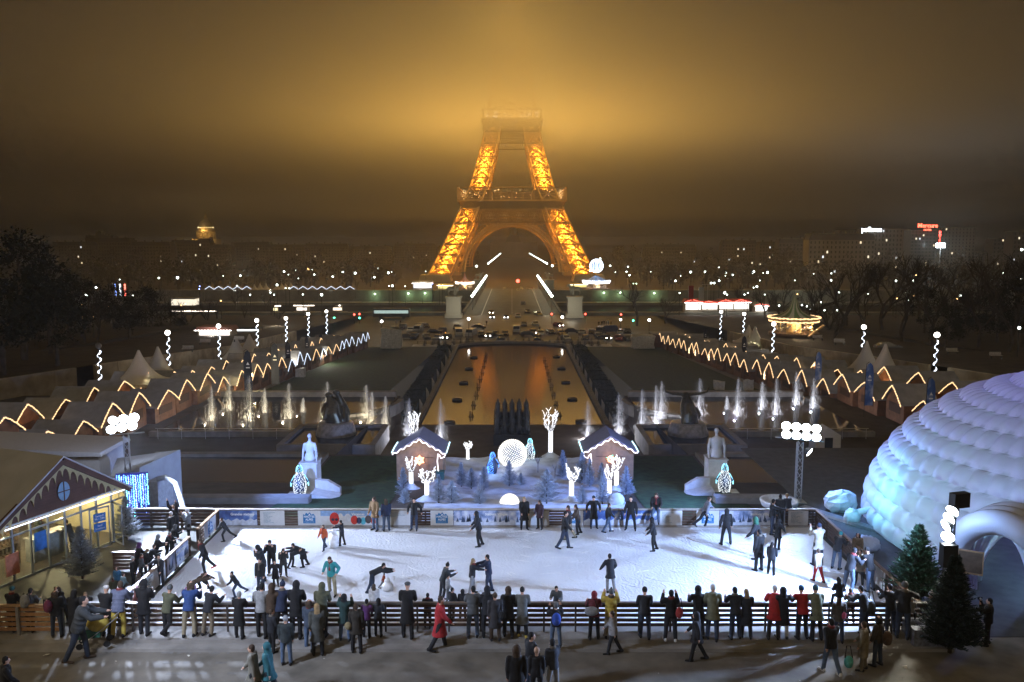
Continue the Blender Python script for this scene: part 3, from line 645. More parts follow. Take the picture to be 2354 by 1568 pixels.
# ---------------------------------------------------------------- people
POSE=dict(
 stand=dict(), 
 stand2=dict(L=(.05,.10,.05),Rr=(-.05,.06,.02),aL=(.1,.12,.25),aR=(.25,.10,.5),yaw=.5),
 rail=dict(lean=.16,aL=(.45,.12,1.15),aR=(.45,.12,1.15),L=(.06,.06,.0),Rr=(-.08,.06,.1),pit=.15),
 rail2=dict(lean=.34,aL=(.7,.25,1.0),aR=(.6,.2,1.2),L=(-.1,.1,.02),Rr=(.12,.08,.35),pit=.1,yaw=-.4),
 legup=dict(lean=.25,aL=(.6,.2,1.1),aR=(.6,.2,1.1),L=(0,.03,0),Rr=(-.1,.1,1.1),pit=.1),
 photo=dict(lean=-.02,aL=(.95,.25,1.95),aR=(.95,.25,1.95),L=(.03,.1,0),Rr=(-.03,.1,0)),
 up=dict(aL=(2.7,.35,.3),aR=(2.6,.4,.4)),
 hug=dict(aL=(.5,.2,.9),aR=(.9,.7,.5),yaw=.6),
 pocket=dict(aL=(-.1,.28,.75),aR=(-.1,.28,.75),L=(.04,.08,0),Rr=(-.04,.08,0)),
 hips=dict(lean=.12,aL=(-.45,.55,1.35),aR=(-.45,.55,1.35),L=(.15,.16,.1),Rr=(-.2,.16,.1),pit=.35),
 walk=dict(lean=.06,L=(.24,.03,.06),Rr=(-.26,.03,.25),aL=(-.35,.1,.3),aR=(.4,.1,.4)),
 skate=dict(lean=.3,L=(.25,.04,.4),Rr=(-.45,.12,.25),aL=(.1,.6,.4),aR=(-.3,.5,.3),pit=-.15),
 glide=dict(lean=.18,L=(.12,.06,.25),Rr=(-.12,.08,.2),aL=(.3,.5,.5),aR=(.25,.45,.5)),
 stride=dict(lean=.5,L=(.5,.05,.7),Rr=(-.6,.15,.35),aL=(.5,.5,.5),aR=(-.5,.4,.3),pit=-.3),
 bend=dict(lean=1.15,L=(.1,.07,.25),Rr=(-.2,.1,.2),aL=(1.2,.1,.3),aR=(1.3,.1,.3),pit=-.2),
 wide=dict(lean=.02,L=(.0,.2,.0),Rr=(.0,.2,.0),aL=(.05,.32,.15),aR=(.05,.32,.15)),
 hold=dict(lean=.08,aL=(1.15,.05,.25),aR=(1.15,.05,.25),L=(.15,.06,.1),Rr=(-.12,.06,.1)),
 lean=dict(lean=-.12,aL=(-.4,.6,.4),aR=(-.4,.6,.4),L=(.14,.08,.05),Rr=(.05,.08,.0)),
 face=dict(lean=.22,aL=(.6,.15,2.35),aR=(.6,.15,2.35),L=(.05,.08,.1),Rr=(-.05,.08,.1),pit=.4),
 sit=dict(lean=.15,L=(1.15,.1,1.0),Rr=(1.0,.15,.75),aL=(.3,.2,.9),aR=(.3,.2,.9),pit=.3),
 crouch=dict(lean=.6,L=(1.5,.15,1.9),Rr=(1.2,.15,2.0),aL=(.9,.2,.7),aR=(.9,.2,.7)),
 fall=dict(lean=.95,L=(1.35,.1,1.1),Rr=(.5,.2,1.7),aL=(1.0,.4,.2),aR=(.6,.6,.4),pit=-.3),
 push=dict(lean=.3,L=(.25,.04,.15),Rr=(-.3,.04,.15),aL=(.9,.15,.6),aR=(.9,.15,.6),pit=-.2),
 arm=dict(aL=(.2,.15,.4),aR=(1.35,.35,.1),yaw=-.4,L=(.05,.1,0),Rr=(-.05,.1,0)),
)
def skel(pose):
    p=dict(lean=.03,L=(.03,.07,0),Rr=(-.03,.07,0),aL=(.05,.1,.2),aR=(.05,.1,.2),pit=0,yaw=0); p.update(POSE[pose])
    J={}
    def leg(s,a):
        sw,spd,kn=a; hip=Vector((s*.095,0,0))
        d=Vector((s*math.sin(spd),math.sin(sw)*math.cos(spd),-math.cos(sw)*math.cos(spd)))
        knee=hip+d*.44; t=sw-kn
        d2=Vector((s*math.sin(spd)*.6,math.sin(t),-math.cos(t))).normalized(); ank=knee+d2*.42
        fd=Vector((s*.18,math.cos(min(0,t+.3)*.8),math.sin(min(0,t+.3)*.8))).normalized(); toe=ank+fd*.17+Vector((0,0,-.055)); heel=ank-fd*.06+Vector((0,0,-.055))
        return hip,knee,ank,toe,heel
    for n,s,a in(('L',-1,p['L']),('R',1,p['Rr'])):
        for k,v in zip(('hip','knee','ank','toe','heel'),leg(s,a)): J[k+n]=v
    low=min(J[k+n].z for k in('toe','heel','knee') for n in 'LR')-.035
    sp=Vector((0,math.sin(p['lean']),math.cos(p['lean']))); J['pel']=Vector((0,0,0)); J['wst']=sp*.2; J['chs']=sp*.4; J['nck']=sp*.53; 
    q=p['lean']*.45+p['pit']; hd=Vector((0,math.sin(q),math.cos(q))); J['hd']=J['nck']+hd*.155+Vector((0,.02,0)); J['up']=hd
    fw=Matrix.Rotation(-p['yaw'],3,'Z')@Vector((0,math.cos(q),-math.sin(q))); J['fw']=fw
    for n,s,a in(('L',-1,p['aL']),('R',1,p['aR'])):
        sh=J['chs']+sp*.075+Vector((s*.185,0,0)); f,ab,el=a; f-=p['lean']*.0
        d=Vector((s*math.sin(ab),math.sin(f)*math.cos(ab),-math.cos(f)*math.cos(ab))); e=sh+d*.28
        g=f+el; d2=Vector((s*math.sin(ab)*.4-s*.28*min(1,el),math.sin(g),-math.cos(g))).normalized(); w=e+d2*.25
        J['sh'+n]=sh;J['el'+n]=e;J['wr'+n]=w;J['hn'+n]=w+d2*.085
    for k in list(J):
        if k not in('up','fw'): J[k]=J[k]-Vector((0,0,low))
    return J
def etube(m,pts,rx,ry,n=14):
    pts=[Vector(p) for p in pts];k=len(pts);vs=[]
    for i,p in enumerate(pts):
        d=(pts[min(i+1,k-1)]-pts[max(i-1,0)]).normalized(); u=Vector((1,0,0)); w=d.cross(u).normalized()
        vs+=[p+u*(math.cos(2*PI*j/n)*rx[i])+w*(math.sin(2*PI*j/n)*ry[i]) for j in range(n)]
    fs=[(i*n+j,i*n+(j+1)%n,(i+1)*n+(j+1)%n,(i+1)*n+j) for i in range(k-1) for j in range(n)]+[tuple(range(n))[::-1],tuple((k-1)*n+j for j in range(n))]
    m.add(vs,fs)
def cap(m,a,b,ra,rb,n=10):
    m.tube([a,Vector(a).lerp(b,.5),b],[ra,(ra+rb)/2*1.03,rb],n); m.ball(a,ra,n,6); m.ball(b,rb,n,6)
def remesh(m,vox,name):
    me=bpy.data.meshes.new(name); me.from_pydata(m.v,[],m.f); bm=bmesh.new(); bm.from_mesh(me); bmesh.ops.recalc_face_normals(bm,faces=bm.faces); bm.to_mesh(me); bm.free()
    o=bpy.data.objects.new(name,me); COL.objects.link(o)
    r=o.modifiers.new('r','REMESH'); r.mode='VOXEL'; r.voxel_size=vox; r.adaptivity=0
    s=o.modifiers.new('s','SMOOTH'); s.factor=.5; s.iterations=2
    out=bpy.data.meshes.new_from_object(o.evaluated_get(bpy.context.evaluated_depsgraph_get())); bpy.data.objects.remove(o); bpy.data.meshes.remove(me)
    out.polygons.foreach_set('use_smooth',[True]*len(out.polygons)); out.name=name; out.materials.clear(); out.materials.append(None); return out
PM={}
def legs(m,J,o,top=1):
    for n in'LR':
        cap(m,J['hip'+n],J['knee'+n],.088+o,.058+o); cap(m,J['knee'+n],J['ank'+n],.056+o,.042+o*1.3)
def pmesh(pose,item):
    k=(pose,item)
    if k in PM: return PM[k]
    J=skel(pose); m=MB(); up=J['up'];fw=J['fw'];hd=J['hd'];sd=fw.cross(up).normalized()
    HM=Matrix((sd,fw,up)).transposed().to_4x4(); HM.translation=hd
    vox=.019
    def hb(c,r,sc,n=14,mm=10):
        t=MB().ball(c,r,n,mm,sc); m.add([HM@Vector(v) for v in t.v],t.f)
    sp=(J['nck']-J['pel']).normalized()
    if item=='body':
        etube(m,[J['pel']-sp*.06,J['pel'],J['wst'],J['chs'],J['chs']+sp*.09,J['nck']],[.1,.15,.125,.155,.14,.06],[.08,.11,.095,.115,.09,.06])
        cap(m,J['nck']-sp*.03,hd-up*.06,.055,.052)
        hb((0,0,0),.1,(.76,.94,1.15)); hb((0,.05,-.06),.05,(.8,.8,.8)); hb((0,.098,-.005),.016,(.8,1.1,1.5)); hb((-.077,.0,.0),.022,(.5,.8,1.2));hb((.077,.0,.0),.022,(.5,.8,1.2))
        hb((-.032,.085,.028),.014,(1.3,.5,.5));hb((.032,.085,.028),.014,(1.3,.5,.5));hb((0,.088,-.05),.018,(1.4,.5,.4))
        for n,s in(('L',-1),('R',1)):
            cap(m,J['sh'+n],J['el'+n],.055,.043); cap(m,J['el'+n],J['wr'+n],.043,.03)
            d=(J['hn'+n]-J['wr'+n]).normalized(); pn=d.cross(Vector((0,0,1)) if abs(d.z)<.8 else Vector((0,1,0))).normalized(); q=d.cross(pn)
            cap(m,J['wr'+n],J['wr'+n]+d*.07,.03,.036)
            for f in range(4):
                b=J['wr'+n]+d*.075+pn*(-.03+.02*f); l=(.065,.078,.072,.055)[f]; cap(m,b,b+d*l*.6,.0115,.0105,6); cap(m,b+d*l*.6,b+d*l-q*.02,.0105,.0095,6)
            cap(m,J['wr'+n]+d*.02-pn*.03,J['wr'+n]+d*.065-pn*.06,.014,.011,6)
        legs(m,J,0)
        for n in'LR': cap(m,J['heel'+n],J['toe'+n],.035,.03)
        vox=.0165
    elif item in('jacket','puffer','coat','parka'):
        o=.03 if item!='puffer' else .045
        low=J['pel']-sp*.1
        ra=[.16+o,.165+o,.14+o,.165+o,.15+o,.085]; rb=[.125+o,.13+o,.115+o,.125+o,.105+o,.08]
        etube(m,[low,J['pel'],J['wst'],J['chs'],J['chs']+sp*.095,J['nck']+sp*.02],ra,rb)
        if item in('coat','parka'):
            kz=.28 if item=='parka' else .50
            mid=(J['kneeL']+J['kneeR'])/2; dv=(mid-J['pel'])*(kz/.5)
            w=abs(J['kneeR'].x-J['kneeL'].x)/2; dy=abs(J['kneeR'].y-J['kneeL'].y)/2
            etube(m,[J['pel']+dv,J['pel']+dv*.5,J['pel']],[max(.20,w+.11)+.02,.2,.185],[.15+dy*.9,.155+dy*.4,.15])
        if item=='puffer':
            for t in(0,.25,.5,.75,1): 
                c=low.lerp(J['chs'],t); etube(m,[c-sp*.035,c,c+sp*.035],[.17,.225,.17],[.13,.18,.13])
        for n in'LR':
            cap(m,J['sh'+n],J['el'+n],.068+o*.7,.055+o*.7); cap(m,J['el'+n],J['wr'+n],.054+o*.7,.042+o*.4)
        cap(m,J['shL'],J['shR'],.07+o*.4,.07+o*.4)
        if item=='parka':
            etube(m,[J['nck']-sp*.02-fw*.03,J['nck']+sp*.05-fw*.045],[.12,.115],[.11,.1])
    elif item=='trousers':
        etube(m,[J['pel']-sp*.08,J['pel'],J['wst']],[.15,.165,.145],[.12,.128,.11]); legs(m,J,.018)
    elif item=='shoes':
        for n in'LR':
            cap(m,J['heel'+n]+Vector((0,0,.01)),J['toe'+n],.046,.038); cap(m,J['ank'+n]+Vector((0,0,.02)),J['heel'+n]+Vector((0,0,.03)),.052,.048)
    elif item=='scarf':
        etube(m,[J['nck']-sp*.03,J['nck']+sp*.03,J['nck']+sp*.075],[.105,.115,.095],[.1,.11,.09]); cap(m,J['nck']+fw*.1,J['nck']+fw*.14-sp*.25,.04,.05)
    elif item=='short':
        hb((0,-.018,.03),.104,(.82,.93,1.02)); hb((0,-.04,-.02),.09,(.85,.75,.9))
    elif item=='long':
        hb((0,-.018,.028),.108,(.84,.93,1.05)); hb((0,-.045,-.03),.1,(.95,.7,1.0)); c=HM@Vector((0,-.075,-.04)); etube(m,[c,c-sp*.15-fw*.03,c-sp*.3-fw*.015],[.09,.1,.06],[.045,.045,.03])
    elif item=='curly':
        for i in range(14): a=i*2.4; hb((.075*math.cos(a),-.035+.06*math.sin(a),.06-.014*i),.058,(1,1,1),8,6)
    elif item=='bun':
        hb((0,-.018,.03),.106,(.84,.95,1.03)); hb((0,-.07,.11),.045,(1,1,1))
    elif item=='beanie':
        hb((0,-.012,.045),.112,(.84,.95,.98)); t=MB().lathe([(.095,0),(.108,.02),(.095,.05)],(0,-.008,.02),16); m.add([HM@Vector((v[0]*.85,v[1]*.98,v[2])) for v in t.v],t.f)
    elif item=='cap':
        hb((0,-.02,.055),.112,(.88,1.0,.62)); hb((0,.085,.05),.06,(1.1,1,.25))
    elif item=='hood':
        hb((0,-.03,.02),.125,(.95,.95,1.12)); c=J['nck']-fw*.02; etube(m,[c-sp*.03,c+sp*.09],[.125,.105],[.11,.11])
    elif item=='bobble':
        hb((0,-.012,.045),.112,(.84,.95,.98)); hb((0,-.02,.17),.04,(1,1,1),8,6)
    PM[k]=remesh(m,vox,item); return PM[k]
skinm=[mat('skin%d'%i,c,.5,var=.05) for i,c in enumerate(((.5,.3,.22),(.42,.25,.17),(.2,.11,.07)))]
CLO={}
def cloth(c):
    c=tuple(v*.72 for v in c)
    n='cloth_%02x%02x%02x'%tuple(int(v*255) for v in c)
    return mat(n,c,.85,var=.22,scale=9,bump=.25,bscale=14)
BLK=(.014,.014,.017);DRK=(.022,.024,.032);NAV=(.02,.03,.07);GRY=(.10,.11,.12);LGR=(.32,.33,.35);JEA=(.10,.15,.25);DJE=(.035,.05,.09);OLV=(.10,.105,.065);BEI=(.33,.27,.19);WHT=(.7,.7,.72);RED=(.42,.02,.02);BRN=(.07,.045,.03);TEA=(.05,.35,.38);KHA=(.30,.26,.18);PUR=(.12,.04,.16);BLU=(.03,.07,.22);PNK=(.5,.25,.33);YEL=(.55,.42,.08);TAN=(.30,.20,.11);BLD=(.35,.24,.12);ORG=(.6,.12,.04);GRN=(.03,.12,.08)
NPEOPLE=[]
def person(x,yh,yf,pose,face,top,tc,bc,head,hc,label,z=.0,group=None,sc_=None,shc=BLK,sink=0,skin=0,pos=None):
    """head and feet pixel rows give the place and the size; face 0 looks away from the viewer, 180 towards"""
    p=Vector(pos) if pos is not None else at(x,yf,z)
    J=skel(pose); hgt=max(J['hd'].z+.12,.6)
    if sc_ is None:
        u,v,dep=pxof(p); lo,hi=.3,3.0
        for _ in range(30):
            mid=(lo+hi)/2
            if pxof(p+Vector((0,0,mid)))[1]>yh: lo=mid
            else: hi=mid
        sc_=lo/hgt
    o=bpy.data.objects.new('person',pmesh(pose,'body')); COL.objects.link(o); o.location=p-Vector((0,0,sink)); o.rotation_euler=(0,0,R(face)); o.scale=(sc_*1.0,sc_*1.0,sc_)
    tag(o,label,'person',group)
    def setm(q,m): q.material_slots[0].link='OBJECT'; q.material_slots[0].material=m
    setm(o,skinm[skin])
    for item,nm,c in((top,'jacket' if top in('jacket','puffer') else 'coat',tc),('trousers','trousers',bc),('shoes','shoes',shc),(head,'hair' if head in('short','long','curly','bun') else ('hood' if head=='hood' else 'hat'),hc)):
        if item is None: continue
        if nm=='jacket' and (len(NPEOPLE)*7)%5<2 and head!='hood':
            q=bpy.data.objects.new('scarf',pmesh(pose,'scarf')); COL.objects.link(q); q.parent=o; setm(q,cloth(((.2,.03,.03),(.25,.24,.22),(.05,.07,.15),(.14,.12,.1),(.3,.2,.08))[len(NPEOPLE)%5]))
        q=bpy.data.objects.new(nm,pmesh(pose,item)); COL.objects.link(q); q.parent=o; setm(q,cloth(c))
    NPEOPLE.append(o); return o
GF='spectators along the near slatted fence'; GI='skaters on the ice'; GD='crowd on the deck by the shop'; GP='people on the plaza pavement'
Zp=.25
F_=lambda *a,**k: person(*a,**dict(dict(z=Zp,group=GF),**k))
F_(30,1352,1450,'rail',0,'jacket',DRK,BLK,'beanie',(.03,.12,.14),'person in teal beanie at the far warm end of the fence')
F_(72,1355,1451,'rail',0,'jacket',GRY,BLK,'short',BLK,'person with a pale grey backpack leaning on the warm brown fence')
F_(133,1358,1464,'stand2',20,'jacket',DRK,DJE,'curly',BRN,'person with a maroon backpack beside the dark hooded figure')
F_(172,1360,1462,'rail',0,'coat',BLK,BLK,'hood',BLK,'person in black hooded coat behind the stroller pusher')
F_(246,1349,1463,'rail',0,'coat',BLK,BLK,'cap',WHT,'person in long black coat and white cap beside the stroller')
F_(275,1343,1463,'rail2',0,'puffer',(.14,.16,.25),YEL,'short',BRN,'person in slate blue puffer jacket and mustard trousers')
F_(333,1336,1458,'rail',0,'parka',BLK,DRK,'hood',BLK,'person in black hooded parka next to the pink jacketed child')
F_(387,1350,1463,'legup',-20,'jacket',OLV,BLK,'beanie',GRY,'child in grey beanie with one foot on the fence')
F_(437,1343,1462,'rail2',0,'jacket',BLU,KHA,'curly',BRN,'person in bright blue jacket and khaki trousers')
F_(480,1352,1460,'rail2',-25,'jacket',DRK,(.2,.16,.11),'short',BLK,'person in dark jacket and brown trousers leaning far over the rail')
F_(551,1363,1466,'rail',0,'coat',BLK,BLK,'short',LGR,'grey haired person in a long black coat with a folded cane')
F_(603,1344,1464,'rail',0,'jacket',LGR,BLK,'short',BLK,'person in light grey jacket at the fence below the boy in orange')
F_(626,1346,1464,'rail',0,'jacket',BRN,BLK,'hood',BRN,'person in brown hood squeezed between grey and navy jackets')
F_(648,1344,1464,'rail2',0,'jacket',NAV,BLK,'bobble',NAV,'person in navy jacket and bobble hat at the fence')
F_(682,1340,1465,'rail',0,'parka',BLK,BLK,'hood',BLK,'broad person in black hooded parka beside the navy bobble hat')
F_(741,1344,1462,'rail',0,'parka',OLV,DRK,'hood',OLV,'person in olive hooded parka behind the blonde in patterned coat')
F_(793,1366,1473,'photo',0,'parka',(.03,.07,.07),JEA,'hood',BLK,'person in dark green puffer and flared jeans raising a camera')
F_(870,1379,1462,'rail',0,'jacket',DRK,BLK,'hood',BLK,'short child in dark hood beside the flat cap man')
F_(843,1380,1465,'rail',0,'jacket',PUR,BLK,'short',BLK,'child in dark purple jacket in front of the white top')
F_(937,1341,1466,'rail',0,'coat',BLK,BLK,'cap',GRY,'person in flat cap and long black coat standing alone at the rail')
F_(983,1366,1443,'rail',0,'jacket',DRK,BLK,'short',BLK,'small child in dark jacket beside the blurred red coat')
F_(1087,1354,1464,'rail2',0,'puffer',GRY,JEA,'short',BLK,'person in grey puffer jacket and pale jeans at the rail')
F_(1120,1352,1467,'rail',0,'jacket',DRK,DRK,'hood',DRK,'person in dark blue hood next to the grey puffer jacket')
F_(1138,1363,1473,'stand',10,'coat',(.05,.05,.06),BRN,'bun',BRN,'person in charcoal coat with hair tied up and a handbag')
F_(1168,1353,1464,'rail',0,'parka',DRK,BLK,'hood',BRN,'person in fur hooded dark parka with one raised boot')
F_(1200,1353,1464,'rail',0,'coat',(.16,.17,.17),BLK,'bun',BLK,'person in grey tweed coat with black hair in a bun',shc=YEL)
F_(1277,1385,1488,'photo',5,'jacket',DRK,JEA,'short',GRY,'person with a bright blue backpack standing on the kerb step')
F_(1365,1366,1468,'rail2',0,'jacket',(.12,.02,.03),DRK,'hood',(.2,.02,.03),'person in burgundy hood with a pale shoulder bag')
F_(1403,1354,1468,'photo',0,'puffer',YEL,KHA,'bobble',GRY,'person in yellow jacket photographing the rink')
F_(1481,1354,1467,'rail',0,'jacket',DRK,DJE,'beanie',BLK,'person in dark jacket and black beanie alone between yellow jacket and red bag')
F_(1540,1356,1474,'photo',0,'jacket',BLK,DRK,'short',BLK,'person in black with a red bag taking a photo',shc=WHT)
F_(1604,1354,1466,'rail2',0,'parka',BLK,DRK,'hood',BLK,'person in black hooded parka beside the white beanie')
F_(1636,1348,1471,'rail',-10,'parka',(.2,.21,.14),DJE,'beanie',WHT,'person in white beanie and long olive parka')
F_(1689,1356,1467,'rail2',0,'jacket',DRK,DJE,'short',BLK,'short haired person in dark jacket hugging the long haired one')
F_(1714,1358,1466,'rail',0,'coat',DRK,BLK,'long',TAN,'long haired person in dark coat leaning on a partner')
F_(1777,1353,1468,'rail2',-15,'parka',RED,BLK,'beanie',WHT,'person in white knit hat and shiny red parka')
F_(1797,1351,1468,'hug',0,'coat',BLK,(.5,.46,.38),'hood',BLK,'person in long black coat and cream trousers hugging the red parka')
F_(1842,1353,1467,'rail2',0,'jacket',RED,BLK,'beanie',(.02,.08,.18),'person in red fleece and blue beanie')
F_(1875,1353,1470,'rail2',0,'parka',(.17,.19,.13),DRK,'beanie',(.06,.14,.17),'person in olive fleece and teal beanie beside the red fleece')
F_(1925,1372,1477,'stand2',0,'jacket',(.09,.08,.07),DJE,'long',BRN,'person carrying a child on the shoulders at the fence')
F_(1953,1355,1432,'rail',0,'jacket',BRN,BLK,'short',BRN,'boy in brown jacket standing on the fence beside the child on shoulders')
F_(1985,1352,1455,'rail2',25,'jacket',DRK,DJE,'short',BLK,'black haired person with a dark slung bag near the fence end')
F_(2045,1348,1455,'rail2',0,'jacket',DRK,DJE,'short',BLK,'person in dark jacket with white hood near the spruce')
F_(2073,1339,1468,'hug',-20,'jacket',BLK,DJE,'beanie',GRY,'person in leather jacket and grey beanie holding a toddler')
F_(2122,1365,1440,'crouch',-60,'jacket',NAV,BLK,'bobble',LGR,'crouching person in navy at the foot of the spruce')
u=person(1927,1326,1392,'sit',0,'jacket',DRK,BLK,'hood',DRK,'small child in dark hood riding on shoulders',group=GF,pos=at(1925,1477,Zp)+Vector((0,.05,1.16)),sc_=.72)
person(2097,1365,1425,'sit',-30,'jacket',LGR,DRK,'beanie',WHT,'toddler in white hat held by the leather jacket',group=GF,pos=at(2073,1468,Zp)+Vector((.34,.15,.55)),sc_=.55)
# plaza
P_=lambda *a,**k: person(*a,**dict(dict(z=0,group=GP),**k))
P_(185,1372,1520,'push',-75,'puffer',(.05,.055,.06),DJE,'short',BLK,'person in dark padded jacket pushing a stroller across the pavement',shc=BRN)
P_(626,1401,1499,'stand2',-35,'jacket',DRK,BLK,'short',BRN,'short haired person in dark jacket standing on the kerb in profile')
P_(659,1417,1528,'stand',5,'jacket',(.035,.045,.05),JEA,'beanie',LGR,'person in grey beanie dark top and pale blue jeans on the pavement')
P_(713,1379,1495,'stand2',-20,'jacket',(.06,.08,.12),JEA,'curly',BRN,'curly haired person in denim jacket behind the patterned coat')
P_(731,1388,1506,'stand',15,'coat',(.09,.095,.09),BLK,'long',BLD,'long haired blonde in grey patterned coat and black boots')
P_(820,1388,1500,'stand',0,'parka',(.04,.035,.03),BLK,'short',BRN,'person in dark leather coat with a beige handbag')
P_(1011,1371,1495,'walk',-80,'coat',(.45,.03,.04),DRK,'short',BRN,'person in bright red coat walking along the pavement')
P_(1408,1405,1503,'walk',80,'puffer',(.3,.3,.32),DRK,'short',BRN,'person in silver grey puffer walking behind the yellow jacket')
P_(1600,1408,1519,'walk',75,'parka',DRK,BLK,'hood',DRK,'dark figure striding past with a long shadow')
P_(1219,1454,1590,'stand2',-60,'jacket',DRK,DJE,'short',BLK,'dark haired person in profile behind the beige beanie')
P_(1233,1490,1610,'stand',0,'jacket',BLK,BLK,'beanie',(.5,.33,.24),'person in beige ribbed beanie with a shoulder bag strap')
P_(1270,1469,1596,'stand2',35,'jacket',(.05,.06,.085),LGR,'short',BLK,'person in slate jacket and grey trousers with hands in pockets')
P_(1187,1486,1640,'stand',0,'parka',BLK,BLK,'hood',BRN,'dark hooded figure at the very bottom edge of the scene')
P_(1907,1423,1548,'walk',15,'jacket',DRK,JEA,'short',BLK,'person in dark jacket and jeans carrying a turquoise bag',shc=WHT)
P_(1982,1429,1540,'stand2',60,'coat',(.22,.19,.13),(.2,.17,.12),'short',BRN,'person in beige coat with black knee boots')
P_(2015,1416,1530,'stand2',40,'jacket',(.06,.05,.05),DJE,'curly',BLK,'curly haired person with fur collar and brown bag')
P_(2267,1375,1483,'photo',60,'jacket',BLK,BLK,'short',BLK,'silhouetted person taking a photo by the dome entrance')
P_(620,1478,1610,'walk',90,'parka',(.03,.14,.17),DRK,'hood',(.03,.14,.17),'person in teal hooded coat hurrying along the bottom edge')
P_(586,1482,1612,'walk',90,'parka',(.2,.19,.16),DRK,'short',BRN,'person in pale coat beside the teal hooded coat')
P_(18,1510,1640,'walk',-60,'parka',BLK,BLK,'short',BLK,'dark figure in the bottom corner under the warm lamp')
# skaters and people inside the rink
I_=lambda *a,**k: person(*a,**dict(dict(z=.03,group=GI),**k))
I_(862,1142,1219,'stand2',150,'parka',TAN,JEA,'long',BRN,'long haired person in tan coat and jeans at the back board')
I_(888,1147,1221,'stand',20,'jacket',NAV,JEA,'long',BRN,'long haired person in navy jacket facing the tan coat')
I_(952,1146,1218,'lean',175,'jacket',BLK,DJE,'short',BLK,'person in black jacket leaning on the back board by the lit tree')
I_(745,1206,1264,'walk',150,'jacket',ORG,DJE,'short',BRN,'child in bright orange jacket on the ice')
I_(786,1196,1254,'hold',75,'jacket',DRK,BLK,'short',BLK,'boy in dark clothes pushing a white skating aid')
I_(1100,1176,1256,'glide',95,'jacket',DRK,BLK,'hood',DRK,'dark hooded skater gliding in front of the stations villages banner')
I_(600,1283,1362,'stand',170,'jacket',BLK,DJE,'short',BLK,'person in black suit jacket at the edge of the skating group')
I_(625,1238,1322,'face',180,'jacket',BLK,BLK,'short',BLK,'tall person raising hands to the mouth in the skating group')
I_(605,1252,1335,'face',120,'parka',DRK,BLK,'hood',BLK,'person in dark parka on the outer side of the skating group')
I_(652,1258,1325,'face',200,'parka',(.03,.03,.03),BLK,'long',BRN,'person in patterned dark coat hiding face in the skating group')
I_(634,1286,1347,'glide',185,'coat',BLK,BLK,'short',BLK,'person in black coat in front of the skating group')
I_(697,1248,1303,'bend',95,'coat',BLK,BLK,'short',BLK,'person in black bending far forward beside the skating group')
I_(672,1258,1306,'bend',-90,'jacket',DRK,BLK,'short',BRN,'person stooping opposite the bending skater')
I_(763,1277,1367,'hips',165,'jacket',(.04,.33,.36),(.36,.33,.22),'short',BRN,'person in turquoise sweatshirt and beige trousers with hands on hips')
I_(856,1296,1362,'bend',-80,'jacket',DRK,DJE,'short',BLK,'skater in dark top bending over a small orange child')
I_(880,1318,1352,'skate',-80,'jacket',ORG,(.4,.42,.45),'beanie',GRY,'tiny child in orange held by the bending skater')
I_(1018,1296,1376,'rail2',-70,'jacket',(.04,.05,.06),DRK,'bobble',BLK,'person in dark bobble hat with a backpack on the ice')
I_(1029,1322,1382,'stand2',-80,'jacket',LGR,GRY,'short',BLK,'boy in pale grey hooded jacket near the fence')
I_(1085,1284,1366,'hold',-85,'jacket',DRK,LGR,'long',BLD,'long blonde skater holding hands with a partner')
I_(1123,1275,1362,'hold',85,'jacket',NAV,DJE,'short',BLK,'skater in navy holding the hands of the blonde')
I_(1204,1142,1217,'stand2',190,'coat',BLK,BLK,'long',BLD,'blonde in black coat at the back board by the half ball')
I_(1240,1150,1216,'stand2',150,'parka',(.06,.035,.05),BLK,'long',BRN,'person in plum jacket with brown hair at the back board')
I_(1297,1175,1262,'walk',-100,'jacket',BLK,DJE,'short',BLK,'skater in black jacket and blue jeans in mid rink')
I_(1307,1162,1240,'walk',80,'jacket',DRK,KHA,'short',BRN,'blurred skater directly behind the black jacketed one')
I_(1327,1160,1228,'glide',85,'jacket',BRN,DRK,'long',BRN,'long haired skater in brown passing the logo panel')
I_(1364,1141,1213,'lean',185,'coat',BLK,DJE,'beanie',DRK,'person in dark coat and beanie leaning back with spread arms')
I_(1397,1157,1224,'walk',-85,'jacket',DRK,JEA,'short',BRN,'skater in dark jacket and light jeans passing the leaning beanie')
I_(1449,1141,1218,'wide',165,'jacket',BLK,BLK,'short',BLK,'dark haired person in black standing astride at the back board')
I_(1501,1190,1266,'glide',85,'jacket',DRK,BLK,'hood',BLK,'dark skater gliding in front of the seated girl')
I_(1617,1142,1212,'stride',-85,'jacket',(.3,.34,.45),BLK,'short',BRN,'skater in pale plaid jacket racing along the back board')
I_(1668,1170,1252,'wide',10,'jacket',BLK,DRK,'hood',BLK,'hooded skater in black with long shadow in the open ice')
I_(1743,1217,1312,'stand',30,'jacket',BLK,BLK,'short',BLK,'skater in black jacket in the trio near the dome')
I_(1772,1247,1321,'stand2',-30,'jacket',DRK,BLK,'long',BLK,'shorter skater in the trio near the dome')
I_(1739,1190,1285,'glide',60,'jacket',DRK,DRK,'hood',GRN,'skater in green striped hood behind the trio')
I_(1402,1275,1362,'glide',15,'parka',DRK,LGR,'short',BLK,'skater with a dark bag alone in the front of the ice')
I_(1773,1147,1228,'arm',-95,'jacket',BLK,DJE,'short',BLK,'person in black pointing across the back corner')
I_(1791,1137,1213,'stand',0,'jacket',BLK,BLK,'short',BLK,'person in black with pale hood at the back corner')
I_(1812,1137,1207,'rail2',20,'jacket',DRK,JEA,'short',BLD,'blond person in jeans leaning over the back corner')
I_(1786,1195,1262,'glide',-40,'parka',BLK,BLK,'hood',BLK,'dark skater just below the back corner group')
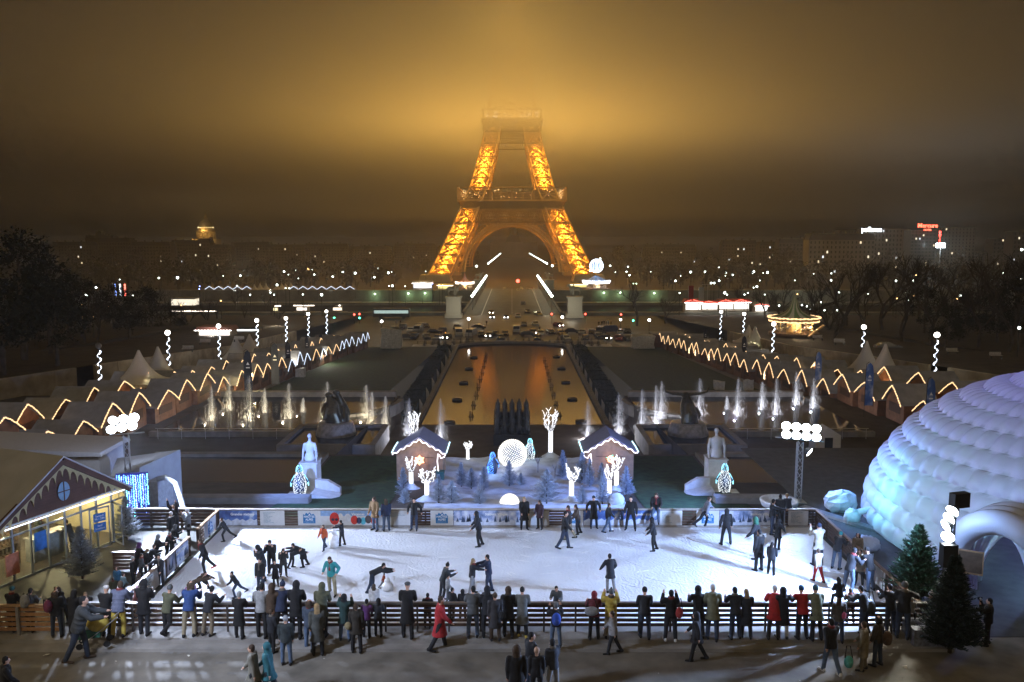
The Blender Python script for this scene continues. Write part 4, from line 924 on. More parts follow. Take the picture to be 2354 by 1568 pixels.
I_(1878,1203,1300,'photo',10,'parka',(.5,.48,.44),DRK,'beanie',NAV,'person in white parka and navy beanie taking a picture')
I_(1879,1262,1338,'walk',20,'jacket',(.33,.3,.28),RED,'short',BRN,'skater in grey top with red bag below the white parka')
I_(1922,1225,1308,'rail2',-50,'jacket',BLK,JEA,'beanie',TEA,'person in turquoise beanie and jeans at the dome side board')
I_(1968,1225,1300,'stand2',170,'jacket',BEI,DRK,'curly',BRN,'curly haired person facing the rink outside the dome side board',z=0)
I_(1950,1262,1362,'rail2',-60,'jacket',DRK,JEA,'short',BLK,'person in dark jacket with white hood lining near the fence corner')
I_(1973,1262,1345,'stand2',160,'parka',BEI,BLK,'long',BRN,'person in beige coat holding a red bag in the rink corner')
I_(1998,1263,1358,'rail2',20,'jacket',BLK,JEA,'beanie',BLK,'person in black beanie and light jeans at the dome side')
I_(848,1343,1440,'stand',0,'jacket',WHT,DRK,'long',BRN,'long haired person in white top on the ice behind the fence',pos=at(848,1440,Zp)+Vector((0,1.2,-.2)))
I_(1022,1352,1440,'stand2',-40,'jacket',BLK,BLK,'short',BLK,'child in black on the ice behind the red coat',pos=at(1035,1440,Zp)+Vector((0,.9,-.2)),sc_=.72)
I_(1060,1364,1440,'stand',0,'jacket',DRK,BLK,'hood',BLK,'hooded child on the ice behind the fence rail',pos=at(1060,1440,Zp)+Vector((0,.9,-.2)),sc_=.68)
I_(1284,1343,1440,'rail2',165,'jacket',(.09,.1,.11),DRK,'short',BLK,'person with a red scarf facing the fence from the ice',pos=at(1284,1440,Zp)+Vector((0,1.0,-.2)))
I_(575,1358,1440,'stand2',30,'jacket',BLK,BLK,'short',BLK,'small dark haired child just inside the fence',pos=at(576,1440,Zp)+Vector((0,1.0,-.2)),sc_=.72)
I_(305,1340,1440,'rail2',-30,'puffer',PNK,DRK,'short',BLK,'child in pink puffer jacket climbing the fence',pos=at(303,1445,Zp)+Vector((0,.55,.1)),sc_=.8)
I_(412,1345,1440,'stand2',40,'jacket',(.35,.2,.35),DRK,'short',BLK,'child in lilac top behind the grey beanie child',pos=at(412,1440,Zp)+Vector((0,1.2,-.2)),sc_=.8)
I_(472,1237,1317,'skate',120,'jacket',DRK,BLK,'long',BRN,'skater in dark dress with red striped socks',shc=(.5,.05,.05))
I_(458,1312,1360,'fall',-100,'jacket',BLK,BLK,'short',BLK,'person in black fallen on the ice near the deck')
I_(447,1322,1372,'bend',-60,'jacket',BRN,BLK,'long',BRN,'person stooping to the fallen skater')
I_(545,1312,1372,'stride',110,'jacket',BLK,DJE,'short',BLK,'small skater in black vest striding near the fence')
I_(520,1190,1244,'stride',95,'jacket',DRK,DRK,'short',BRN,'blurred dark skater speeding past the container corner')
I_(1508,1131,1208,'sit',165,'jacket',BLK,JEA,'long',BRN,'long haired girl in shiny black vest sitting on the back board',pos=(bx(1508),40.15,.30))
D_=lambda *a,**k: person(*a,**dict(dict(z=0,group=GD),**k))
D_(405,1158,1236,'up',150,'jacket',BLK,BLK,'short',BLK,'person lifting a fur hood behind the side board')
D_(397,1177,1250,'stand',60,'jacket',BLK,BLK,'beanie',WHT,'person in black with white knit hat by the plank fence')
D_(434,1170,1243,'photo',120,'parka',(.2,.22,.25),BLK,'beanie',WHT,'person in white cap and grey coat taking a picture')
D_(397,1207,1268,'rail2',-60,'jacket',BLK,BLK,'hood',GRY,'person in grey hood leaning over the side board')
D_(385,1222,1282,'rail2',-100,'jacket',BLK,BLK,'short',LGR,'smiling grey haired person giving a thumbs up')
D_(361,1230,1300,'rail',-70,'jacket',BLK,BLK,'hood',(.3,.32,.35),'person in houndstooth headscarf at the side board')
D_(347,1252,1320,'rail2',-70,'jacket',DRK,BLK,'short',BRN,'person in dark jacket beside the houndstooth scarf')
D_(336,1262,1326,'rail',-60,'parka',DRK,BLK,'long',TAN,'brown haired person with fur collar among the deck crowd')
D_(318,1248,1320,'rail',-80,'coat',BLK,BLK,'hood',PUR,'person in purple headscarf in the deck crowd')
D_(327,1273,1336,'stand2',-60,'jacket',GRY,BLK,'short',BRN,'child in grey with short brown hair in the deck crowd')
D_(307,1280,1346,'stand',-70,'jacket',BLK,BLK,'beanie',WHT,'person in white beanie and black leather jacket on the deck')
D_(272,1303,1362,'stand',180,'jacket',(.05,.2,.4),DRK,'curly',BRN,'boy in light blue jacket facing the viewer')
D_(370,1290,1349,'arm',160,'jacket',DRK,BLK,'short',BLK,'boy in dark jacket reaching out beside the side board',sc_=.78)
D_(285,1318,1372,'stand2',-30,'jacket',(.25,.4,.5),DRK,'short',BRN,'small child in pale blue in front of the boy')
D_(262,1328,1378,'stand',30,'jacket',OLV,BLK,'short',BRN,'small child in olive at the corner of the deck')
D_(322,1318,1376,'stand',-20,'jacket',(.12,.11,.1),BLK,'hood',BRN,'blurred child in brown hood behind the fence')
D_(147,1343,1432,'rail2',160,'jacket',BLK,BLK,'curly',BRN,'curly haired person on the deck behind the warm fence')
D_(207,1356,1440,'rail2',180,'jacket',DRK,BLK,'short',TAN,'person leaning on the deck rail behind the stroller')
D_(193,1195,1275,'rail2',90,'jacket',DRK,BLK,'short',BLK,'person sitting at the counter inside the glazed shop',pos=tuple(shop.matrix_basis@Vector((.75,.55,.03))))
D_(170,1180,1275,'stand2',-60,'jacket',(.03,.04,.03),BLK,'short',BRN,'shop assistant in green behind the counter',pos=tuple(shop.matrix_basis@Vector((.1,1.75,.03))))
# carried bags, pram and skating aids
def bag(name,loc,d,col,label,cat,rz=0,strap=True):
    o=empty(name,loc,rz,label,cat); m=MB().ball((0,0,0),1,12,8,(d[0]/2,d[1]/2,d[2]/2)); m.v=[(x*1.0,y*1.0,z) for x,y,z in m.v]; m.build('pouch',cloth(col),o,True)
    m=MB().ball((0,-d[1]*.42,-d[2]*.15),1,10,6,(d[0]*.34,d[1]*.22,d[2]*.26)); m.build('front_pocket',cloth(tuple(c*.8 for c in col)),o,True)
    if strap:
        for s in(-1,1) if name=='backpack' else (1,):
            MB().tube([(s*d[0]*.28,d[1]*.3,-d[2]*.4),(s*d[0]*.3,d[1]*.75,0),(s*d[0]*.28,d[1]*.55,d[2]*.5),(s*d[0]*.2,d[1]*.15,d[2]*.48)] if name=='backpack' else [(-d[0]*.4,0,d[2]*.3),(-d[0]*.2,d[1]*.4,d[2]*1.2),(d[0]*.2,d[1]*.4,d[2]*1.2),(d[0]*.4,0,d[2]*.3)],.015,6).build('strap',cloth(BLK),o)
    return o
def onback(x,yf,h,back=.26,dx=0,z=Zp): p=at(x,yf,z); return (p.x+dx,p.y-back,p.z+h)
bag('backpack',onback(72,1451,1.22),(.34,.24,.5),LGR,'pale grey backpack on the person by the warm brown fence','backpack')
bag('backpack',onback(133,1464,1.2,.2,-.16),(.3,.24,.45),(.2,.04,.1),'maroon backpack beside the hooded figure','backpack',.8)
bag('backpack',onback(1277,1488,1.12),(.32,.22,.46),(.04,.1,.5),'bright blue backpack on the photographer at the kerb step','backpack')
bag('shoulder_bag',onback(1365,1468,1.12,.27,-.12),(.5,.16,.34),LGR,'pale grey shoulder bag on the burgundy hooded person','bag')
bag('shoulder_bag',onback(1540,1474,1.12,.2,.25),(.26,.2,.4),(.4,.05,.05),'red shoulder bag on the photographer in black','bag')
bag('shoulder_bag',onback(1138,1473,.98,.15,.24),(.26,.14,.3),DRK,'dark handbag beside the charcoal coat','bag')
bag('shoulder_bag',onback(820,1500,1.0,.1,-.26,0),(.24,.14,.3),(.3,.25,.14),'beige handbag of the person in dark leather coat','bag')
bag('shoulder_bag',onback(1985,1455,1.0,.2,.14),(.34,.2,.5),(.05,.06,.06),'slouchy dark shoulder bag near the fence end','bag',.4)
bag('shoulder_bag',onback(1925,1477,1.05,.18,.1),(.16,.1,.26),(.55,.1,.2),'small pink handbag under the child on shoulders','bag')
bag('shoulder_bag',onback(2015,1530,1.05,.2,.2,0),(.34,.22,.5),(.1,.06,.04),'brown leather bag of the curly haired person','bag')
bag('carrier_bag',onback(1907,1548,.45,.1,.55,0),(.3,.2,.42),(.12,.5,.5),'turquoise carrier bag swinging from a hand','bag')
st=empty('stroller',tuple(at(228,1475,Zp)-Vector((0,.25,.0))),-1.3,'yellow hooded stroller with a child rug pushed across the kerb','stroller')
MB().ball((0,.1,.75),.34,14,8,(.8,1.1,.9)).build('hood',cloth(YEL),st,True); MB().box((0,-.15,.5),(.42,.7,.3)).build('seat',cloth(GRN),st); MB().ball((0,-.2,.68),.2,10,6,(1,1.3,.5)).build('blanket',cloth((.4,.5,.6)),st,True)
MB().tube([(-.22,-.5,.1),(-.22,.1,.5),(-.22,.75,1.0),(.22,.75,1.0),(.22,.1,.5),(.22,-.5,.1)],.015,6).build('frame',steel,st)
for x in(-.24,.24):
    for y in(-.45,.4): MB().tube([(x-.02,y,.11),(x+.02,y,.11)],.11,12).build('wheel',black,st)
p=at(768,1258,.03); sa=empty('skating_aid',tuple(p),.4,'white plastic penguin shaped skating aid on the ice','skating aid')
MB().lathe([(.05,0),(.2,.03),(.23,.25),(.19,.5),(.12,.62)],n=14).build('body',mat('plastic_white',(.75,.76,.8),.4),sa,True); MB().ball((0,0,.72),.13,12,8).build('head',mat('plastic_white',(.75,.76,.8)),sa,True)
for s in(-1,1): MB().tube([(s*.1,-.1,.8),(s*.25,-.3,.85)],.02,6).build('handle',black,sa)
p=at(891,1357,.03); sa=empty('skating_aid',tuple(p),.4,'pale low skating aid in front of the orange toddler','skating aid')
MB().lathe([(.05,0),(.2,.03),(.22,.2),(.15,.35)],n=14).build('body',mat('plastic_white',(.75,.76,.8)),sa,True); MB().ball((0,0,.42),.11,12,8).build('head',mat('plastic_white',(.75,.76,.8)),sa,True)
c=empty('camera',(0,0,0),0,'small camera held up by the silhouetted photographer','camera'); p=at(2267,1483,0); c.location=(p.x-.2,p.y+.25,1.6)
MB().box((0,0,0),(.14,.06,.09)).build('body',black,c); MB().tube([(0,-.03,0),(0,-.09,0)],.035,10).build('lens',steel,c)
# ---------------------------------------------------------------- garden: snow scene, lit trees, firs, penguins, statues, fountains
def beads(m,pts,r0,r1,step,n=5):
    """one continuous cable that swells into a bulb at every step"""
    pts=[Vector(p) for p in pts]; out=[];rr=[];acc=0
    for a,b in zip(pts,pts[1:]):
        L=(b-a).length
        if L<1e-6: continue
        k=max(1,int(L/step))
        for i in range(k):
            p=a.lerp(b,(i+.0)/k);q=a.lerp(b,(i+.5)/k); out+=[p,a.lerp(b,(i+.35)/k),q,a.lerp(b,(i+.65)/k)]; rr+=[r0,r1*.8,r1,r1*.8]
    out.append(pts[-1]);rr.append(r0)
    m.tube(out,rr,n); return m
gw=glow('fairy_white',(.95,.96,1),1.7); gwm=glow('rope_white',(1,.92,1),2.6); gblue=glow('fairy_blue',(.08,.28,1),4); gtur=glow('fairy_turquoise',(.3,.8,1),3); gwarm=glow('fairy_warm',(1,.62,.3),2.1); gcold=glow('fairy_cold',(.72,.82,1),1.9)
snowm=sheetmat('snow_sheet',[(.3,.34,.42),(.5,.56,.66),(.56,.62,.74)],1.2,.8)
m=MB(); nx,ny=46,60
def sz(x,y):
    from mathutils import noise
    return gz(y,0)+.05+.22*max(0,noise.noise((x*.55,y*.45,0)))+.07*noise.noise((x*2.1,y*1.7,3))+.1*max(0,1-abs(y-57)/3)
P=[]
for j in range(ny+1):
    y=41.6+19.2*j/ny
    for i in range(nx+1):
        x0=lerp(-4.6,-6.0,(y-41.6)/19);x1=lerp(6.6,6.3,(y-41.6)/19); x=x0+(x1-x0)*i/nx; P.append((x,y,sz(x,y)))
m.add(P,[(j*(nx+1)+i,j*(nx+1)+i+1,(j+1)*(nx+1)+i+1,(j+1)*(nx+1)+i) for j in range(ny) for i in range(nx)])
o=m.build('snow_cover',snowm,None,True); struct(o)
def gpos(px,py):
    p=gp(px,py); return p
def sc_at(p): return F/pxof(p)[2]*.95
# firs
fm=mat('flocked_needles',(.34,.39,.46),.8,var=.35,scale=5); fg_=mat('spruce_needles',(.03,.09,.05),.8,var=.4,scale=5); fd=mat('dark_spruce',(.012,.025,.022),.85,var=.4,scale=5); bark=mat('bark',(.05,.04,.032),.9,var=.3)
def fir(h,w,seed,mt,label,loc,group,name='fir_tree',dens=1.0):
    r=random.Random(seed); o=empty(name,loc,r.uniform(0,6),label,'tree',group)
    MB().tube([(0,0,0),(0,0,h*.5),(0,0,h*1.0)],[h*.022,h*.014,.006],6).build('trunk',bark,o)
    m=MB(); n=int(44*dens)+14
    for k in range(n):
        t=(k+r.random())/n; z=h*(.06+.9*t); L=w*.5*(1-t)**.8*r.uniform(.75,1.15)+.05*h*.3
        for j in range(int(8-3*t)):
            a=r.uniform(0,2*PI); d=Vector((math.cos(a),math.sin(a),.35+.5*t)).normalized(); b=Vector((0,0,z)); e=b+d*L
            m.tube([b,e],[.012,.003],3,False)
            s=d.cross(Vector((0,0,1))).normalized(); q=d.cross(s)
            nn=max(5,int(L/.05))
            for i in range(nn):
                u=.12+.88*(i+r.random())/nn; c=b.lerp(e,u); l=.16*h/2*(1.1-.6*u)*r.uniform(.6,1.2)*.75
                for sg in(-1,1):
                    tip=c+(d*.8+s*sg*r.uniform(.4,.9)+q*r.uniform(-.5,.5)).normalized()*l
                    wv=(tip-c).cross(Vector((r.uniform(-1,1),r.uniform(-1,1),r.uniform(-1,1)))).normalized()*l*.17
                    m.add([c-wv,c+wv,tip],[(0,1,2)])
    m.build('crown',mt,o); return o
FIR=[(927,1079,1145,36,'tall flocked fir at the corner of the star chalet'),(930,1131,1168,30,'small flocked fir behind the board under the star chalet'),(1008,1094,1158,38,'flocked fir beside the wide lit tree of the star chalet'),(1038,1115,1167,50,'broad flocked fir between the star chalet and the half ball'),(1060,1066,1121,36,'flocked fir at the chalet edge of the clump by the dark penguin'),(1083,1079,1125,40,'middle flocked fir of the clump by the dark penguin'),(1112,1076,1128,30,'flocked fir of the clump closest to the dark penguin'),(1170,1062,1120,42,'flocked fir directly in front of the big lit ball'),(1102,1121,1167,40,'low flocked fir with bare spikes beside the half ball'),
(1256,1086,1162,78,'widest flocked fir bush between half ball and lit tree'),(1293,1039,1101,34,'flocked fir behind the snow mound near the tall lit tree'),(1337,1044,1118,42,'flocked fir in front of the flower chalet corner'),(1355,1059,1121,32,'slim flocked fir below the hanging rope light'),(1382,1067,1121,34,'flocked fir under the flower ornament'),(1384,1096,1167,34,'flocked fir beside the narrow lit tree near the board'),(1438,1076,1142,40,'flocked fir at the outer corner of the flower chalet'),(1338,1125,1167,30,'small spiky flocked fir next to the lit tree mound'),(1197,1088,1118,26,'small flocked fir beside the big lit ball')]
for k,(x,y0,y1,w,l) in enumerate(FIR):
    p=gpos(x,min(y1,1160)); 
    s=sc_at(p); fir((y1-y0)/s*1.05,w/s*1.15,k,fm,l,p,'flocked fir trees in the snow scene',dens=.8)
p=at(190,1330,0); fir(2.3,1.7,50,fm,'flocked spruce standing by the glazed shop doors',p,'flocked spruces on the deck')
p=at(292,1240,0); fir(2.1,1.6,51,fm,'flocked spruce behind the open glass door',p,'flocked spruces on the deck')
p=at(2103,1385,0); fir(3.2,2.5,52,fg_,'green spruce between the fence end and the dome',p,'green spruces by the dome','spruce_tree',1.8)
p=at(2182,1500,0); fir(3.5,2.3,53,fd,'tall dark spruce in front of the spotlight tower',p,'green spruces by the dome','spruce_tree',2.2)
# light-wrapped trees
def lit_tree(x,yt,yb,wd,label,Y=None,seed=0,mound=True):
    r=random.Random(seed+x); p=gpos(x,yb) if Y is None else atY(x,yb,Y)
    if Y: p.z=gz(Y)
    lo,hi=.3,9
    for _ in range(25):
        mid=(lo+hi)/2
        if pxof(p+Vector((0,0,mid)))[1]>yt: lo=mid
        else: hi=mid
    h=lo; W=wd/(F/pxof(p)[2]); o=empty('lit_tree',p,0,label,'tree','trees wrapped in white fairy lights')
    th=h*.56; tr=min(.1,h*.035)+.02
    MB().tube([(0,0,0),(.02,0,th*.5),(0,0,th)],[tr*1.4,tr,tr],8).build('trunk',bark,o)
    m=MB(); pts=[]
    for i in range(int(th/.055)*8):
        a=i/8*2*PI; z=i/8*.055; pts.append(((tr+.035)*math.cos(a),(tr+.035)*math.sin(a),z))
    beads(m,pts,.006,.036,.13,4); m.build('light_string',gw,o)
    bm=MB(); n=int(5+W*4)
    lm=MB()
    for k in range(n):
        a=k/n*2*PI+r.uniform(-.3,.3); rr=W*.5*r.uniform(.55,1.05); e=Vector((math.cos(a)*rr,math.sin(a)*rr,h*r.uniform(.85,1.0))); b=Vector((0,0,th*r.uniform(.88,1.0))); c=b.lerp(e,.5)+Vector((math.cos(a)*rr*.22,math.sin(a)*rr*.22,-.05*h))
        path=[b,c,e]; bm.tube(path,[.03,.025,.012],5)
        seg=[]
        for j in range(15):
            t=j/14; q=(b.lerp(c,min(1,t*2)) if t<.5 else c.lerp(e,t*2-1)); seg.append(q+Vector((r.uniform(-1,1),r.uniform(-1,1),r.uniform(-1,1)))*.045)
        beads(lm,seg,.008,.042,.1,4)
        for j in range(2):
            q=c.lerp(e,r.uniform(.2,.9)); t2=q+Vector((r.uniform(-1,1)*W*.2,r.uniform(-1,1)*W*.2,h*.09)); bm.tube([q,t2],[.015,.006],4); beads(lm,[q,q.lerp(t2,.5)+Vector((.03,0,.02)),t2],.008,.04,.09,4)
    bm.build('branch',bark,o); q=lm.build('light_canopy',gw,o); q['kind']='stuff'
    if mound: MB().lathe([(W*.5+.25,-.1),(W*.33+.1,.1),(.16,.34),(.1,.4)],n=14).build('snow_mound',snowm,o,True)
    lamp('POINT',p+Vector((0,-.3-W*.3,h*.72)),12*h/3,(.85,.9,1),.03,name='tree_lights')
lit_tree(953,942,1046,30,'tall lit tree rising behind the star chalet',Y=58.5)
lit_tree(1265,943,1050,38,'tallest lit tree with thick trunk behind the snow')
lit_tree(1075,1015,1057,20,'smallest lit tree at the back edge of the snow',mound=False)
lit_tree(945,1051,1124,34,'lit tree with one sided crown in front of the star chalet')
lit_tree(981,1077,1151,48,'lit tree with the widest flat crown by the star chalet')
lit_tree(1313,1068,1153,36,'lit tree with forked open crown between the firs')
lit_tree(1400,1066,1147,24,'narrow lit tree with egg shaped crown near the board')
lit_tree(1416,1044,1128,32,'lit tree in front of the flower ornament of the chalet')
def lball(x,yc,r_px,Yb,label,half=False):
    p=gpos(x,Yb); Rr=r_px/(F/pxof(p)[2]); o=empty('light_ball',p,0,label,'light ball')
    zc=0 if half else Rr*.97
    MB().ball((0,0,zc),Rr*.93,20,12).build('frame',mat('ball_net',(.18,.24,.3),.7),o)
    m=MB(); pts=[]; rr=[]; N=620 if not half else 330; C0=Vector((0,0,zc)); rg=random.Random(3)
    for i in range(N):
        t=(i+.5)/N; z=(1-2*t) if not half else 1-t; a=i*2.39996; q=math.sqrt(max(0,1-z*z)); d=Vector((q*math.cos(a),q*math.sin(a),z)); b=rg.uniform(.035,.06)
        pts+=[C0+d*Rr*.86,C0+d*Rr*.95,C0+d*Rr,C0+d*Rr*1.05,C0+d*Rr*.9]; rr+=[.004,b*.8,b,b*.4,.004]
    m.tube(pts,rr,5); m.build('light_string',glow('ball',(1,.95,.88),1.5),o)
    lamp('POINT',p+Vector((0,-Rr*1.6,zc*.4+.1)),16*Rr,(1,.93,.85),.03,name='ball_light'); lamp('POINT',p+Vector((0,Rr*1.25,zc+.3)),25*Rr,(.8,.9,1),.03,name='ball_light')
lball(1177,1042,32,1074,'large glowing ball of white lights in the middle of the snow')
lball(1171,1170,22,1158,'half buried glowing ball of lights behind the board',True)
def penguin(x,yt,yb,rz,label,lit=True,base=None):
    p=gpos(x,yb) if base is None else base
    h=(yb-yt)/(F/pxof(p)[2])*1.03; o=empty('penguin_figure',p,rz,label,'light figure','penguin figures made of lights')
    prof=[(.02,0),(.2,.02),(.25,.2),(.245,.42),(.19,.62),(.12,.72),(.13,.8),(.11,.9),(.05,.97),(.01,1.0)]; prof=[(r*h*.78,z*h) for r,z in prof]
    MB().lathe(prof,n=16).build('body',mat('penguin_net',(.03,.05,.1),.7),o,True)
    MB().tube([(0,-.09*h,.86*h),(0,-.2*h,.84*h)],[.03*h,.008*h],6).build('beak',mat('penguin_beak',(.2,.12,.03)),o)
    for s in(-1,1):
        MB().tube([(s*.14*h,0,.66*h),(s*.26*h,-.02*h,.45*h),(s*.27*h,0,.3*h)],[.03*h,.05*h,.015*h],6).build('flipper',mat('penguin_net',(.03,.05,.1)),o)
        beads(MB(),[(s*.15*h,-.03*h,.68*h),(s*.28*h,-.05*h,.45*h),(s*.28*h,-.03*h,.3*h),(s*.24*h,-.06*h,.42*h)],.008,.024,.06,4).build('flipper_lights',gblue if not lit else gtur,o)
        MB().ball((s*.09*h,-.08*h,.02*h),.07*h,8,5,(1,1.4,.5)).build('foot',mat('penguin_net',(.03,.05,.1)),o,True)
    def rad(z): return interp([(zz,rr) for rr,zz in prof],z)
    def studs(z0,z1,N,b0,b1,keep,nm,g):
        m=MB(); pts=[]; rr=[]; rg=random.Random(9)
        for i in range(N):
            z=h*(z0+(z1-z0)*(i+.5)/N); a=i*2.39996+rg.uniform(-.2,.2); q=rad(z); d=Vector((math.cos(a),math.sin(a),0)); b=rg.uniform(b0,b1)
            if not keep(a): continue
            zz=Vector((0,0,z)); pts+=[zz+d*q*.7,zz+d*(q+.0),zz+d*(q+.02),zz+d*(q+.04),zz+d*q*.75]; rr+=[.004,b*.8,b,b*.4,.004]
        m.tube(pts,rr,5); m.build(nm,g,o)
    if lit: studs(.02,.78,330,.02,.034,lambda a:True,'light_string',glow('belly',(.9,.97,1),1.4))
    else: studs(.02,.78,330,.016,.026,lambda a:math.cos(a-2.6)>-.2,'light_string',gblue)
    studs(.78,.99,90,.014,.022,lambda a:True,'head_lights',gtur if lit else gblue)
    lamp('POINT',p+Vector((0,-.6,h*.5)),14,(.5,.75,1),.02,name='figure_light'); return o
penguin(1132,1040,1092,.5,'dark backed penguin of blue lights beside the big lit ball',False); penguin(1218,1008,1056,-.6,'penguin of lights behind the big lit ball')
# statues on their plinths
stm=mat('statue_stone',(.55,.55,.56),.6,var=.1,scale=4)
def statue(cx,w,ytop,yseat,yb,man,label,plabel):
    p=gp(cx,yb); s=F/pxof(p)[2]
    def hz(y):
        lo,hi=0,9
        for _ in range(25):
            mid=(lo+hi)/2
            if pxof(p+Vector((0,0,mid)))[1]>y: lo=mid
            else: hi=mid
        return lo
    ph=hz(yseat); W=w/s
    o=empty('plinth',p,0,plabel,'plinth')
    MB().bb(-W/2,W/2,-.02,1.2,-.3,ph).build('block',stone,o); MB().bb(-W/2-.06,W/2+.06,-.08,1.26,ph,ph+.06).build('cap_slab',stone,o)
    sgn=1 if cx<1176 else -1
    MB().bb(-1.15,1.15,-1.9,-.03,-.5,.12).build('step',stone,o)
    m=MB(); m.prism([(0,-.4),(1.5,-.4),(1.5,.5),(.75,.95),(0,1.0)],0,.35,Matrix.Translation((sgn*W/2+(.03 if sgn>0 else -.03),-.6,0))@Matrix.Scale(sgn,4,(1,0,0))); m.prism([(0,-.4),(1.6,-.4),(1.6,.2),(0,.55)],0,1.3,Matrix.Translation((sgn*(W/2+.04),-1.95,0))@Matrix.Scale(sgn,4,(1,0,0))); m.build('ramp',stone,o)
    H=hz(ytop)-ph; k=H/1.35; b=MB(); c=(.0,.5)
    def V(x,y,z): return Vector((x*k,c[1]+y*k,z*k))
    bw=1.15 if man else 1.0
    etube(b,[V(0,0,.02),V(0,0,.15),V(0,.02,.42),V(0,.02,.72),V(0,.02,.86),V(0,.03,.96)],[.24*k,.27*k,.19*k*bw,.24*k*bw,.23*k*bw,.08*k],[.2*k,.2*k,.13*k,.15*k,.12*k,.075*k])
    cap(b,V(0,.03,.9),V(0,.05,1.08),.07*k,.065*k); b.ball(V(0,.06,1.2),.115*k,12,10,(.85,1,1.2)); b.ball(V(0,.0,1.22),.1*k,10,8)
    for q in(-1,1):
        cap(b,V(q*.24*bw,.02,.82),V(q*(.36 if man else .31),-.02,.45),.075*k,.06*k); cap(b,V(q*(.36 if man else .31),-.02,.45),V(q*.34,-.08,.06),.058*k,.042*k); b.ball(V(q*.34,-.1,.03),.05*k,8,6,(1,1.4,.6))
        cap(b,V(q*.13,.05,.12),V(q*.17,.6,.2),.12*k,.09*k); cap(b,V(q*.17,.6,.2),V(q*.17,.7,-.3),.085*k,.06*k)
    me=remesh(b,.03,'statue'); st=bpy.data.objects.new('statue',me); COL.objects.link(st); me.materials[0]=stm; st.location=p+Vector((0,0,ph+.06)); tag(st,label,'statue')
    return p,ph
p,ph=statue(710,38,1003,1066,1134,False,'white seated nude statue of a woman seen from behind','white plinth with ramp under the seated woman near the container')
penguin(697,1066,1135,.2,'penguin of white lights in front of the plinth of the seated woman',base=p+Vector((-.35,-.75,.12)))
p,ph=statue(1648,42,989,1058,1128,True,'white seated nude statue of a man seen from behind','white plinth with ramp under the seated man near the dome')
penguin(1657,1064,1130,-.2,'penguin of white lights in front of the plinth of the seated man',base=p+Vector((.25,-.75,.12)))
